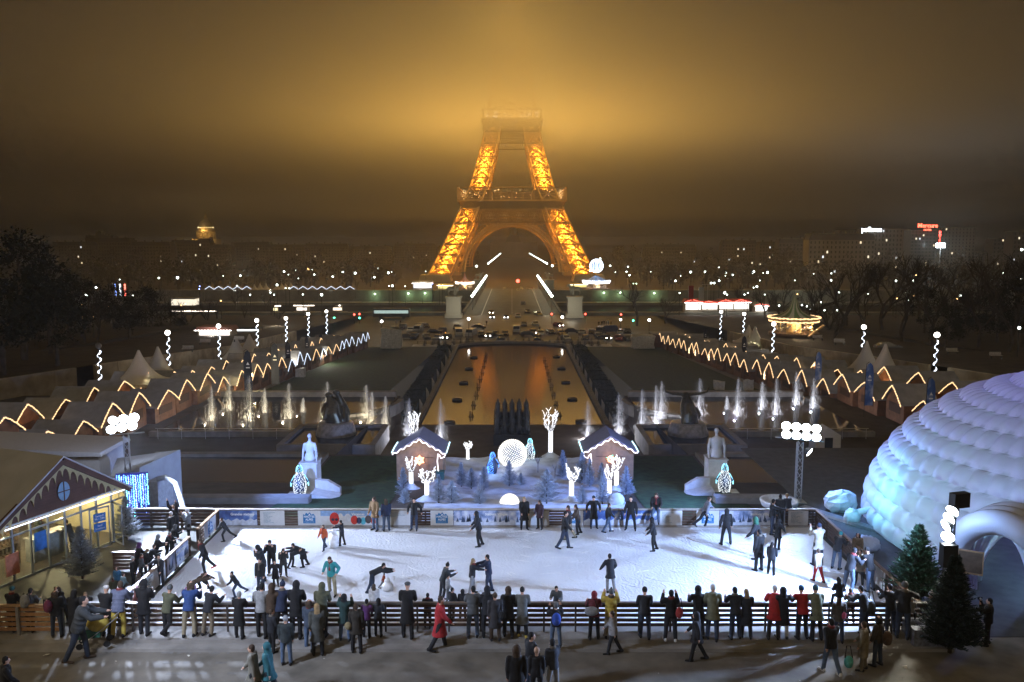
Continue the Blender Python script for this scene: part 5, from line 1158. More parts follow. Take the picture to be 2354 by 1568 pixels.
# chalets of the snow scene
chw=mat('chalet_wood',(.24,.15,.085),.65,var=.22,scale=3)
def garden_chalet(x0,x1,yb,label,flower):
    p0=gp((x0+x1)/2,yb); s=F/pxof(p0)[2]; W=(x1-x0)/s; H=2.05;A=2.95;D=2.4
    o=empty('chalet',p0,0,label,'chalet')
    m=MB(); m.prism([(-W/2,-.2),(W/2,-.2),(W/2,H),(0,A),(-W/2,H)],0,D)
    for k in range(16): z=.05+k*.17; hw_=W/2 if z<H else W/2*(A-z)/(A-H); m.bb(-hw_,hw_,-.012,-.0,z,z+.012) if z<A-.1 else None
    m.build('wall',chw,o); MB().bb(-.012,.012,-.03,-.0,.0,1.6).bb(-.9,.9,-.03,-.013,1.6,1.64).build('door',mat('chalet_dark',(.09,.05,.03),.7),o)
    r=MB()
    for q in(-1,1): r.add([(q*(W/2+.25),-.35,H-.17),(0,-.35,A+.05),(0,D+.35,A+.05),(q*(W/2+.25),D+.35,H-.17),(q*(W/2+.25),-.35,H-.09),(0,-.35,A+.15),(0,D+.35,A+.15),(q*(W/2+.25),D+.35,H-.09)],[(0,1,2,3),(4,5,6,7),(0,1,5,4),(2,3,7,6),(0,3,7,4)])
    r.build('roof',mat('chalet_roof',(.16,.16,.19),.8,var=.15),o)
    pts=[]
    for q in range(41):
        t=q/40*2-1; x=t*(W/2+.22); z=A-.05-(A-H+.1)*abs(t)+.06*math.sin(q*1.3); pts.append((x,-.4,z))
    e=pts[-1] if not flower else pts[0]; sg=1 if not flower else -1
    loop=[(e[0]-sg*.1,-.4,e[2]-.22),(e[0]-sg*.3,-.4,e[2]-.3),(e[0]-sg*.4,-.4,e[2]-.1),(e[0]-sg*.5,-.4,e[2]+.0),(e[0]-sg*.55,-.4,e[2]-.5),(e[0]-sg*.5,-.4,e[2]-1.1),(e[0]-sg*.4,-.4,e[2]-1.35)]
    pts=pts+loop if not flower else loop[::-1]+pts
    m=MB(); m.tube(pts,.035,6); m.build('rope_light',gwm,o)
    for q in(-1,1):
        beads(MB(),[(q*(W/2+.27),-.3,H-.05),(q*(W/2+.28),D*.5,H-.02),(q*(W/2+.27),D+.3,H-.05)],.02,.05,.1,5).build('icicle_lights',glow('icicle',(.6,.9,1),2.2),o)
    f=empty('star_ornament' if not flower else 'flower_ornament',p0+Vector((0 if not flower else .05,-.06,1.45)),0,'orange six pointed star lamp on the wooden chalet' if not flower else 'orange flower lamp with green leaves on the wooden chalet','ornament')
    m=MB(); n=24
    if not flower:
        m.prism([((.36 if k%4==0 else .27 if k%2 else .24)*math.sin(2*PI*k/24),(.36 if k%4==0 else .27 if k%2 else .24)*math.cos(2*PI*k/24)) for k in range(24)],-.08,0); m.build('star_body',glow('star',(1,.42,.2),3.2),f); MB().ball((0,-.085,0),.05,8,5,(1,.2,1)).build('hub',mat('hub',(.15,.05,.03)),f)
    else:
        for k in range(8):
            a=2*PI*k/8; MB().ball((.17*math.sin(a),-.05,.17*math.cos(a)),.085,8,6,(1,.4,1)).build('petal',glow('petal',(1,.5,.25),3),f)
        MB().ball((0,-.06,0),.07,8,6,(1,.4,1)).build('hub',glow('hub',(1,.1,.08),2),f)
        for k in(0,1,3,6): a=2*PI*k/8+.4; beads(MB(),[(.25*math.sin(a)-.06,-.05,.25*math.cos(a)),(.32*math.sin(a),-.05,.32*math.cos(a)),(.25*math.sin(a)+.06,-.05,.25*math.cos(a))],.01,.025,.06,4).build('leaf_light',glow('leafl',(.1,.8,.45),3),f)
    lamp('POINT',p0+Vector((0,-.5,1.45)),14,(1,.5,.25),.02,name='ornament_light')
    lamp('POINT',p0+Vector((0,-1.0,2.5)),26,(1,.86,.72),.02,name='rope_light')
garden_chalet(912,1018,1106,'wooden chalet with orange star lamp and white rope light',False)
garden_chalet(1346,1455,1104,'wooden chalet with orange flower lamp and white rope light',True)
o=MB().box((0,0,.35),(.5,.5,.7)).bb(-.28,.28,-.28,.28,.7,.76).build('waste_bin',mat('bin_green',(.03,.1,.09),.5)); o.location=gp(1012,1108); tag(o,'dark green bin beside the star chalet','bin')
for k,(x,y,h) in enumerate(((1236,1093,1.3),(1275,1104,1.1),(1104,1160,1.2))):
    p=gp(x,y); r=random.Random(k); o=empty('bare_shrub',p,0,('thin bare sapling in the snow under the tall lit tree','bare forked shrub beside the wide flocked bush','bare spiky twigs beside the half ball')[k],'shrub')
    MB().tube([(0,0,0),(0,0,h*.6)],[.05,.04],6).build('trunk',mat('pale_bark',(.25,.24,.24)),o)
    m=MB()
    for j in range(9): a=r.uniform(0,6.3); m.tube([(0,0,h*.55),(.12*math.cos(a),.12*math.sin(a),h*.8),(.2*math.cos(a),.2*math.sin(a),h*r.uniform(.9,1.05))],[.025,.015,.006],4)
    m.build('branch',mat('pale_bark',(.25,.24,.24)),o)
p=gp(1405,1163); o=MB().ball((0,0,.25),.5,10,7,(1,.7,.9)).build('covered_rock',snowm,None,True); o.location=gp(1415,1160); tag(o,'pale sheeted rock beside the narrow lit tree','rock')
# terrace pools, ledges and lawns in front
for s,sd in((-1,'chalet'),(1,'dome')):
    m=MB(); m.bb(s*13.5 if s>0 else -24,24 if s>0 else -13.5,49,61.2,-2.6,-1.86) 
    w=MB(); x0,x1=(14.2,26) if s>0 else (-26,-14.2)
    def gq(x,y,d): return (x,y,gz(y,30)+d)
    struct(w.bb(x0,x1,52.4,61,-2.1,-1.93).build('basin_water',waterd))
    k=MB(); k.bb(x0-.5,x1+.5,51.6,52.3,-2.6,-1.72); k.bb(x0-.6 if s>0 else x1+.1,x0-.1 if s>0 else x1+.6,52.3,61.6,-2.6,-1.72); k.bb(x0-.5,x1+.5,61.1,61.8,-2.6,-1.72)
    struct(k.build('basin_kerb',conc))
    k=MB(); k.bb(s*11.6 if s>0 else -27,27 if s>0 else -11.6,46.9,47.7,-1.6,-.62); struct(k.build('terrace_ledge',conc))
    l=MB(); xa,xb=(7.4,13.4) if s>0 else (-13.4,-7.0)
    l.add([(xa,43.5,gz(43.5)+.03),(xb,43.5,gz(43.5)+.03),(xb,55,gz(55)+.03),(xa,55,gz(55)+.03),(xb,61.5,gz(61)+.03),(xa,61.5,gz(61)+.03)],[(0,1,2,3),(3,2,4,5)]); struct(l.build('garden_lawn',lawnm))
    # raised basin with animal group, jet pool behind
    b=empty('fountain_basin',(s*15.4,72.6,-4.4),0,'raised stone basin with animal sculpture on the %s side'%sd,'fountain basin')
    k=MB(); X=4.1;Yd=4.0
    k.bb(-X,X,-Yd,-Yd+.5,0,1.5);k.bb(-X,X,Yd-.5,Yd,0,1.5);k.bb(-X,-X+.5,-Yd+.5,Yd-.5,0,1.5);k.bb(X-.5,X,-Yd+.5,Yd-.5,0,1.5); k.bb(-X+.5,X-.5,-Yd+.5,Yd-.5,0,1.1); k.build('rim',conc,b)
    MB().bb(-X+.5,X-.5,-Yd+.5,Yd-.5,1.1,1.24).build('basin_surface',waterd,b)
    MB().lathe([(1.9,1.0),(1.75,1.5),(1.5,2.3),(1.2,2.35)],(.2*s,1.2,0),18).build('plinth_stone',mat('wet_stone',(.25,.24,.23),.3,var=.4,scale=3),b,True)
    bz=mat('bronze',(.09,.08,.05),.3,.7,var=.3); a=MB()
    def Q(x,y,z): return Vector((.2*s+x,1.2+y,2.2+z))
    if s>0:
        etube(a,[Q(0,-.4,0),Q(0,-.2,.8),Q(-.1,.1,1.6),Q(-.1,.5,2.2)],[.7,.75,.62,.4],[.8,.85,.7,.45]); a.ball(Q(-.1,.75,2.35),.42,12,8,(1,1.3,.9)); etube(a,[Q(.5,.3,.1),Q(.8,.2,.7),Q(.7,.5,1.3)],[.4,.4,.25],[.6,.6,.4])
        for q in(-1,1):
            a.tube([Q(-.1+q*.35,.7,2.5),Q(-.1+q*1.2,.6,2.55),Q(-.1+q*1.85,.5,2.75),Q(-.1+q*2.05,.45,3.4)],[.18,.15,.11,.03],8); cap(a,Q(q*.5,-.5,.9),Q(q*.6,-.9,0),.25,.16)
    else:
        etube(a,[Q(0,0,0),Q(-.3,0,.9),Q(-.2,.2,1.7),Q(-.5,.3,2.3)],[.9,.85,.65,.35],[.8,.8,.6,.4]); etube(a,[Q(.6,.2,0),Q(.7,.2,1.0),Q(.5,.2,1.8),Q(.2,.1,2.6)],[.5,.55,.4,.25],[.6,.6,.45,.3])
        a.ball(Q(-.6,.2,2.5),.3,10,8,(1.3,1,.8)); a.ball(Q(.1,0,2.8),.28,10,8,(1.3,1,.8)); a.tube([Q(-.6,.2,2.6),Q(-.75,.2,2.95)],[.1,.02],6); a.tube([Q(.1,0,2.9),Q(.05,0,3.2)],[.09,.02],6)
        cap(a,Q(-.7,-.4,1.4),Q(-.9,-.8,.5),.22,.12); cap(a,Q(.8,-.3,1.4),Q(.9,-.8,.6),.2,.12); etube(a,[Q(-.9,.2,1.8),Q(-1.1,.3,1.0),Q(-.9,.4,.2)],[.2,.3,.2],[.2,.3,.2])
    me=remesh(a,.08,'animal_sculpture'); st=bpy.data.objects.new('animal_sculpture',me); COL.objects.link(st); me.materials[0]=bz; st.location=b.location; tag(st,'bronze bull with wide curved horns on a fountain basin' if s>0 else 'bronze rearing horses group on a fountain basin','statue')
    w=MB(); x0,x1=(13.6,34) if s>0 else (-34,-13.6); struct(w.bb(x0,x1,78.5,97.5,-4.6,-4.28).build('fountain_pool',waterd))
    k=MB(); k.bb(x0,x1,77.8,78.4,-4.9,-3.9);k.bb(x0,x1,97.6,98.6,-5,-3.7); struct(k.build('fountain_kerb',conc))
    r=empty('railing',(s*24,77,-4.4),0,'thin metal railing along the fountain pool on the %s side'%sd,'railing'); MB().tube([(-9,0,1),(9,0,1)],.035,6).build('handrail',steel,r)
    for k in range(9): MB().tube([(-8.8+k*2.2,0,0),(-8.8+k*2.2,0,.97)],.025,6).build('post',steel,r)
    # curved pool head wall
    pts=[(s*(12.6+6*(1-math.cos(k*PI/16))),95+ -9*math.sin(k*PI/16)-.0,-4.6) for k in range(9)]
    k=MB()
    for a_,b_ in zip(pts,pts[1:]): k.beam(a_,b_,.6,1.2)
    o=k.build('curved_wall',conc); tag(o,'curved stone wall at the pool head on the %s side'%sd,'wall')
# water cannon block
cb=empty('water_cannon_block',(0,88,-7),0,'dark tiered block of pointed water cannons at the pool head','fountain')
k=MB()
for t in range(4): k.bb(-1.9,1.9,-3+t*1.25,-1.75+t*1.25,0,1.1+t*.55)
k.build('tier_block',mat('cannon_base',(.02,.022,.026),.5),cb)
for t in range(4):
    for i in range(5): x=-1.52+i*.76; MB().lathe([(.27,0),(.27,.75),(.2,.95),(.11,1.05),(.1,1.25),(.02,1.32)],(x,-2.4+t*1.25,1.1+t*.55),10).build('cannon',mat('cannon_metal',(.05,.055,.065),.4,.4),cb,True)
# jets
jm=bpy.data.materials.new('water_spray'); jm.use_nodes=True; b=jm.node_tree.nodes['Principled BSDF']; b.inputs['Base Color'].default_value=(.85,.87,.9,1); b.inputs['Alpha'].default_value=.24; b.inputs['Roughness'].default_value=.4; b.inputs['Subsurface Weight'].default_value=0
JET=[(490,887,967),(530,864,944),(577,859,969),(611,892,949),(667,878,963),(698,913,948),(755,875,962),(844,882,962),(857,897,978),(888,909,983),(942,914,1003),(1012,914,1009),(1349,918,1004),(1420,900,999),(1473,892,989),(1505,884,974),(1518,875,962),(1605,868,959),(1669,909,942),(1693,865,958),(1749,875,942),(1781,867,954),(1827,852,932),(1867,867,939)]
for k,(x,yt,yb) in enumerate(JET):
    r=random.Random(k); p=at(x,yb,-4.28 if abs(x-1180)>200 else -7); lo,hi=.3,12
    for _ in range(25):
        mid=(lo+hi)/2
        if pxof(p+Vector((0,0,mid)))[1]>yt: lo=mid
        else: hi=mid
    h=lo; m=MB(); dr=-.22 if x<1000 else .25
    m.tube([(0,0,0),(0,0,h*.5),(dr*.1,0,h*.95)],[.035,.05,.02],6)
    n=850
    for j in range(n):
        vx=(r.gauss(dr,.42)*min(1,.15+r.random()))*h*.24; vy=r.gauss(0,.22)*h*.2*r.random(); hh=h*(1-abs(r.gauss(0,.13)))
        t=r.random()**.7; z=hh*(1-t*t); x_=vx*t+vx*.15;y_=vy*t; l=r.uniform(.1,.3)*(.4+t); w=r.uniform(.008,.02)
        if z<.02: continue
        a=Vector((x_,y_,z));c=Vector((x_+vx*.05,y_,max(0,z-l))); m.tube([a,a.lerp(c,.5),c],[.004,w,.004],3,False)
    o=m.build('water_jet',jm); o.location=p; tag(o,'water jet shooting up beside the long pool, %s counting towards the dome'%nth(k),'water jet','fountain jets')
    warm=x<900
    lamp('POINT',p+Vector((-.5,-1.0,.2)),190*(h/3)**1.6,(1,.84,.55) if warm else (.9,.9,1) ,.03,name='jet_light')
for k,(x,y) in enumerate([(1033,973),(1050.6,920.5),(1065.6,881.7),(1077.6,848.8),(1089,823),(1335,970.5),(1315,919),(1300,880),(1290,848),(1279,821)]):
    p=at(x,y,-10); o=MB().lathe([(.62,0),(.78,.1),(.75,.26),(.6,.28),(.56,.12)],n=18).build('pool_float',mat('float_dark',(.03,.03,.03),.5),None,True); o.location=p; tag(o,'round dark ring floating in the pool, %s row, %s from the cannons'%(('star chalet','flower chalet')[k>4],nth(k%5)),'float','dark rings floating in the long pool')
NZ=[(588.3+a*.2499,746.8+b*.2499) for a,b in((1950,960),(1978,840),(2000,740),(2025,650),(2043,570),(2063,497),(2080,436),(2095,378),(2108,325),(2117,277))]+[(1176.6+a*.2499,746.8+b*.2499) for a,b in((462,950),(432,835),(405,735),(383,645),(363,567),(345,494),(330,434),(314,374),(300,321))]
for k,(x,y) in enumerate(NZ):
    p=at(x,y+1,-10); o=MB().tube([(-.15,0,0),(-.15,0,.7)],.1,6).tube([(.15,0,0),(.15,0,.6)],.1,6).bb(-.4,.4,-.2,.2,-.1,.08).build('pool_nozzle',black); o.location=p; tag(o,'dark nozzle post in the pool, %s row, %s from the cannons'%(('star chalet','flower chalet')[k>9],nth(k%10)),'nozzle','dark nozzle posts in the long pool')
hm=mat('hedge_leaf',(.012,.022,.014),.9,var=.5,scale=4,bump=1,bscale=12)
for s in(-1,1):
    for k in range(9):
        y0=101+k*9.4; z=gz(y0); r=random.Random(k); o=empty('hedge',(s*14.6,y0,z-.4),0,'dark clipped hedge block on the %s bank of the pool, %s from the cannons'%('chalet' if s<0 else 'dome',nth(k)),'hedge','hedge blocks along the long pool')
        m=MB()
        for j in range(700):
            x=r.uniform(-1.35,1.35);y=r.uniform(0,8.4);zz=r.uniform(0,1.5); 
            if r.random()<.6: zz=1.5+r.uniform(-.1,.1)
            c=Vector((x,y,zz)); d=[Vector((r.uniform(-1,1),r.uniform(-1,1),r.uniform(-.6,.6)))*.22 for _ in range(3)]; m.add([c+d[0],c+d[1],c+d[2]],[(0,1,2)])
        m.bb(-1.3,1.3,.05,8.3,-1,1.45); m.build('foliage',hm,o)
        MB().prism([(-.2,-1.6),(.2,-1.6),(.2,1.0),(-.2,1.75)],0,.6,Matrix.Translation((-s*1.6,8.5,0))).build('step_stone',mat('pale_stone',(.5,.48,.45)),o)
# ---------------------------------------------------------------- market rows, tents, flags, lamp posts, retaining walls
roofm=mat('stall_roof',(.24,.24,.25),.8,var=.15,scale=1.5); stw=mat('stall_wood',(.16,.075,.04),.7,var=.3,scale=2)
def stall(W,D,H,A,seed,lit):
    r=random.Random(seed); o=empty('market_stall',(0,0,0),0,'x','market stall')
    # gable looks along local +x (the lit side), ridge along x
    MB().prism([(-W/2,0),(W/2,0),(W/2,H),(0,A),(-W/2,H)],-D/2,D/2,Matrix.Rotation(PI/2,4,'Z')).build('wall',stw,o)
    m=MB()
    for q in(-1,1):
        m.add([(-D/2-.3,q*(W/2+.25),H-.2),(D/2+.35,q*(W/2+.25),H-.2),(D/2+.35,0,A+.06),(-D/2-.3,0,A+.06),(-D/2-.3,q*(W/2+.25),H-.12),(D/2+.35,q*(W/2+.25),H-.12),(D/2+.35,0,A+.16),(-D/2-.3,0,A+.16)],[(0,1,2,3),(4,5,6,7),(0,1,5,4),(2,3,7,6),(0,3,7,4),(1,2,6,5)])
    m.build('roof',roofm,o)
    pts=[]
    for k in range(21):
        t=k/20*2-1; pts.append((D/2+.4,t*(W/2+.2),A-.02-(A-H+.25)*abs(t)**1.25+.04*math.sin(k*2.1)))
    m=MB(); beads(m,pts,.014,.07,.36,5); m.build('light_string',lit,o)
    MB().bb(D/2-.02,D/2+.04,-W*.32,W*.32,.9,H-.25).build('shutter',mat('stall_dark',(.06,.03,.02),.7),o)
    return o
def row(side,spec,zz,lab,lits,rz,seed):
    protos=[stall(spec['w'],3.2,2.0,3.35,seed+k,l) for k,l in enumerate(lits)]
    used=[False]*len(protos); Y=spec['y0'];i=0
    while Y<spec['y1']:
        x=interp(spec['x'],Y); k=spec['pick'](Y); r=random.Random(seed+i)
        o=place(protos[k],(x+r.uniform(-.3,.3),Y,gz(Y,40)-.05),rz+r.uniform(-.05,.05),lab%nth(i),spec['g'],(1,r.uniform(.85,1.08),r.uniform(.88,1.12)),first=not used[k]); used[k]=True
        if r.random()<spec.get('star',0):
            st=empty('star_lamp',(x+math.cos(rz)*2.15,Y+.9,gz(Y,40)+1.6),rz+PI/2,'glowing star lamp hanging on the stall of the %s'%(lab%nth(i)).replace('market stall ','') ,'ornament','star lamps on the market stalls')
            MB().prism([((.42 if q%2==0 else .18)*math.sin(PI*q/5),(.6 if q%2==0 else .22)*math.cos(PI*q/5)) for q in range(10)],-.05,.05).build('star_body',glow('stallstar',(1,.7,.4),3),st)
            st['label']='glowing star lamp on the dome row, by its %s stall'%nth(i)
        Y+=spec['w']*spec.get('gap',1.08); i+=1
    for k,u in enumerate(used):
        if not u:
            for c in list(protos[k].children): bpy.data.objects.remove(c)
            bpy.data.objects.remove(protos[k])
row(-1,dict(y0=61,y1=188,x=[(60,-39.2),(84,-37.6),(117,-35.4),(190,-33.6)],w=4.6,g='front market stalls on the shop side',pick=lambda Y:1 if (125<Y<150 or Y>156) and not 138<Y<143 else 0),0,'market stall in the front row on the shop side, %s from the tent hall',[gwarm,gcold],0,10)
row(-1,dict(y0=70,y1=184,x=[(70,-46),(97,-43.6),(120,-41.5),(185,-38.6)],w=4.9,g='back market stalls on the shop side',pick=lambda Y:0),0,'market stall in the back row on the shop side, %s from the tent hall',[gwarm],0,40)
row(1,dict(y0=80,y1=193,x=[(80,41.2),(90,40),(115,36.6),(195,34.6)],w=4.5,g='front market stalls on the dome side',pick=lambda Y:0,star=.2),0,'market stall in the front row on the dome side, %s from the dome',[gwarm],PI,70)
row(1,dict(y0=88,y1=190,x=[(88,48.5),(101,45.5),(128,41.5),(190,39.8)],w=5.0,g='back market stalls on the dome side',pick=lambda Y:0),0,'market stall in the back row on the dome side, %s from the dome',[gwarm],PI,100)
# lights of the market
for k in range(7):
    Y=74+k*17
    lamp('POINT',(interp([(70,-42),(97,-40.4),(185,-36)],Y),Y,gz(Y,40)+2.7),150,(1,.62,.3),.05,name='stall_light'); Y+=8
    lamp('POINT',(interp([(80,45),(101,42.6),(190,37.2)],Y),Y,gz(Y,40)+2.7),150,(1,.62,.3),.05,name='stall_light')
for k,(x,y) in enumerate(((663,829),(741,807),(573,862))):
    p=atY(x,y,(128,148,104)[k]); o=empty('work_lamp',p,0,('dazzling lamp on a stall front at the middle of the shop side row','dazzling lamp on a stall front towards the road','dazzling yellow lamp above the fountain jets')[k],'lamp')
    MB().ball((0,0,0),.42,12,8).build('globe',glow('work%d'%(k==2),(1,.95,.8) if k<2 else (1,.8,.35),25),o); MB().beam((-.8,0,.05),(0,0,.05),.06).build('bracket',steel,o)
    lamp('POINT',p+Vector((.8,-.8,-.1)),900,(1,.93,.75) if k<2 else (1,.75,.35),.05,name='work_light')
tentm=mat('tent_fabric',(.6,.58,.54),.7,var=.05,transl=.25); tentw=mat('tent_wall',(.65,.62,.52),.7,transl=.4)
def pagoda(w,name='pagoda_tent'):
    o=empty(name,(0,0,0),0,'x','tent'); m=MB(); n=10; vs=[];fs=[]
    for k in range(n+1):
        t=k/n; z=2.3+3.9*t**1.0*(t**.75); q=w/2*(1-t)**1.0+.02
        z=2.3+4.0*(t**1.9); q=w/2*(1.04-t)/1.04
        for i in range(16):
            a=i/16*2*PI+PI/4; c=max(abs(math.cos(a)),abs(math.sin(a))); f=lerp(1/c*.95,1.0,t); vs.append((q*f*math.cos(a),q*f*math.sin(a),z))
    fs=[(k*16+i,k*16+(i+1)%16,(k+1)*16+(i+1)%16,(k+1)*16+i) for k in range(n) for i in range(16)]
    m.add(vs,fs); m.build('canopy',tentm,o,True)
    e=w/2*.94; v=MB()
    for q in(-1,1): v.bb(-e,e,q*e-.02,q*e+.02,2.0,2.32); v.bb(q*e-.02,q*e+.02,-e+.03,e-.03,2.0,2.32)
    v.build('valance',tentw,o)
    v=MB(); v.bb(-e,e,e-.05,e-.02,0,2.0); v.bb(-e,-e+.03,-e,e-.06,0,2.0); v.build('side_wall',tentw,o)
    for a in(-1,1):
        for b in(-1,1): MB().tube([(a*(e-.08),b*(e-.1),0),(a*(e-.08),b*(e-.1),2.2)],.05,6).build('pole',white,o)
    return o
pr=pagoda(5.8); first=True
for k,(x,y,Y,l) in enumerate([(318,805,97,'white pagoda tent nearest the tent hall'),(362,797,104,'white pagoda tent just behind the one nearest the tent hall'),(541,773,136,'white pagoda tent half way along the shop side market'),(573,768,143,'white pagoda tent partly hidden behind its twin on the shop side'),(2035,790.5,103,'white pagoda tent nearest the inflatable dome'),(1992,784,110,'white pagoda tent behind the one nearest the dome'),(1735,751,168,'white pagoda tent far down the dome side market'),(1721,747,176,'farthest pagoda tent of the dome side market')]):
    p=atY(x,y,Y); h=p.z-gz(Y,40); place(pr,(p.x,Y,gz(Y,40)),uni(-.1,.1),l,'pagoda tents in the market',(1,1,h/6.3),first=first); first=False
    if k in(0,1,4,6): lamp('POINT',(p.x+(1 if k<4 else -1),Y-1.5,gz(Y,40)+1.7),130,(1,.9,.55),.03,name='tent_light')
flm=[mat('flag_dark',(.02,.025,.045),.7,var=.2),sheetmat('flag_blue',[(.02,.06,.25),(.06,.15,.42),(.5,.55,.65)],1.2)]
def flag(ht,m_):
    o=empty('feather_flag',(0,0,0),0,'x','flag'); MB().tube([(0,0,0),(0,0,ht*.85),(.05,0,ht*.97),(.25,0,ht)],.02,6).build('pole',black,o)
    pts=[(.02,.9),(.02,ht*.86),(.12,ht*.95),(.3,ht*.985),(.5,ht*.93),(.58,ht*.8),(.6,.9)]; m=MB().prism(pts,-.006,.006); m.build('cloth',m_,o)
    MB().prism([(.18,ht*.72),(.42,ht*.72),(.3,ht*.77)],-.012,-.008).build('emblem',bwt,o); MB().bb(.16,.44,-.012,-.008,ht*.66,ht*.68).build('lettering',bwt,o)
    return o
fp=[flag(4.2,flm[0]),flag(4.2,flm[1])]; fu=[0,0]
FL_=[(627,784,844,0,108),(659.5,782,810,0,128),(704,771,814,0,150),(736,764,802,0,168),(566,800,833,0,100),(1867,804,875,1,104),(1980,828,899,1,88),(2117,862,925,1,77),(1701,769,809,0,143),(1652.6,762,802,0,165),(1615,754,784,0,180)]
for k,(x,y0,y1,mi,Y) in enumerate(FL_):
    p=atY(x,y0,Y); q=atY(x,y1,Y); s=max(.6,(p.z-gz(Y,40))/4.2)
    if x>1800: p=atY(x,y0,Y)
    place(fp[mi],(p.x,Y-1.2,gz(Y,40)),uni(-.2,.2),('dark' if mi==0 else 'blue')+' feather flag standing in the %s side market, %s from the rink'%('shop' if x<1176 else 'dome',nth([i for i,f in enumerate(sorted([g for g in FL_ if (g[0]<1176)==(x<1176)],key=lambda g:-g[2])) if f[0]==x][0])),'feather flags in the market',s,first=not fu[mi]); fu[mi]=1
# spiral-lit lamp posts
def lamppost(h,on,spiral=True):
    o=empty('lamp_post',(0,0,0),0,'x','lamp post'); MB().tube([(0,0,0),(0,0,h-.3)],[.09,.06],8).build('post',black,o)
    MB().ball((0,0,h),.34,14,10).build('globe',glow('globe',(1,.93,.85),14) if on else mat('globe_off',(.12,.12,.12),.3),o); MB().lathe([(.06,0),(.14,.1),(.2,.16)],(0,0,h-.42),10).build('collar',black,o)
    if spiral:
        m=MB(); pts=[(.15*math.cos(i*.42)*1.2,.15*math.sin(i*.42)*1.2,.4+i*(h-1.0)/90) for i in range(91)]; rr=[.02 if (i//6)%2 else .075 for i in range(91)]
        m.tube(pts,rr,5); m.build('light_spiral',glow('spiral',(.8,.88,1),5),o)
    return o
lps=[lamppost(7,True),lamppost(7,False),lamppost(4.2,True,False)]; lu=[0,0,0]
LP=[(226,795,95,1,'unlit lamp post with spiral of lights near the retaining wall'),(385,765,115,0,'lit globe lamp post closest to the tent hall'),(502,750,131,0,'lit globe lamp post behind the kiosk roof on the shop side'),(590,737,150,0,'lit globe lamp post third along the shop side market'),(657,732,166,0,'lit globe lamp post fourth along the shop side market'),(708,722,184,0,'lit globe lamp post fifth along the shop side market'),(750,716,200,0,'lit globe lamp post at the road end of the shop side market'),(2153,770,106,0,'lit globe lamp post nearest the inflatable dome'),(1985,752,124,0,'lit globe lamp post behind the dome side pagoda tents'),(1778,745,140,0,'lit globe lamp post in front of the striped carousel'),(1710,722,182,0,'lit globe lamp post fourth along the dome side market'),(1657,717,196,0,'lit globe lamp post at the road end of the dome side market'),
(877,739,212,2,'short lit lamp post by the parked cars on the shop side'),(1077,733,212,2,'short lit lamp post at the pool end near the vans'),(1292,729,214,2,'warm lit lamp post at the pool end near the taxis'),(1492,736,210,2,'short lit lamp post beside the sheeted block'),(1426,735,240,2,'small lamp post beyond the parked cars'),(750.2,1001-300,230,2,'tall lamp post beyond the shop side market')][:17]
for k,(x,y,Y,t,l) in enumerate(LP):
    p=atY(x,y,Y); g=gz(Y,40 if t<2 else 0) if t<2 else gz(Y); hh=max(2.5,p.z-g); o=place(lps[t],(p.x,Y,g),uni(0,3),l,'lamp posts round the gardens',(1,1,hh/(7,7,4.2)[t]),first=not lu[t]); lu[t]=1
    for c in o.children:
        if c.name.startswith(('globe','collar')): c.scale=(1,1,1/(hh/(7,7,4.2)[t]))
    for c in o.children:
        if c.name.startswith('globe'): c.location=(0,0,0)
    if t!=1: lamp('POINT',p+Vector((0,-.45,0)),160,(1,.9,.75) ,.03,name='post_light')
# globes: bake the height so that scaling the post keeps them round
for pro in lps:
    for c in pro.children:
        if c.name.startswith('globe') or c.name.startswith('collar'):
            h=(7,7,4.2)[lps.index(pro)]
            if not c.data.get('done'):
                for v in c.data.vertices: v.co.z-=h
                c.data['done']=1
for o in [o for o in COL.objects if o.name.startswith('lamp_post')]:
    h=4.2 if not any(c.name.startswith('light_spiral') for c in o.children) else 7
    for c in o.children:
        if c.name.startswith('globe') or c.name.startswith('collar'): c.location=(0,0,h)
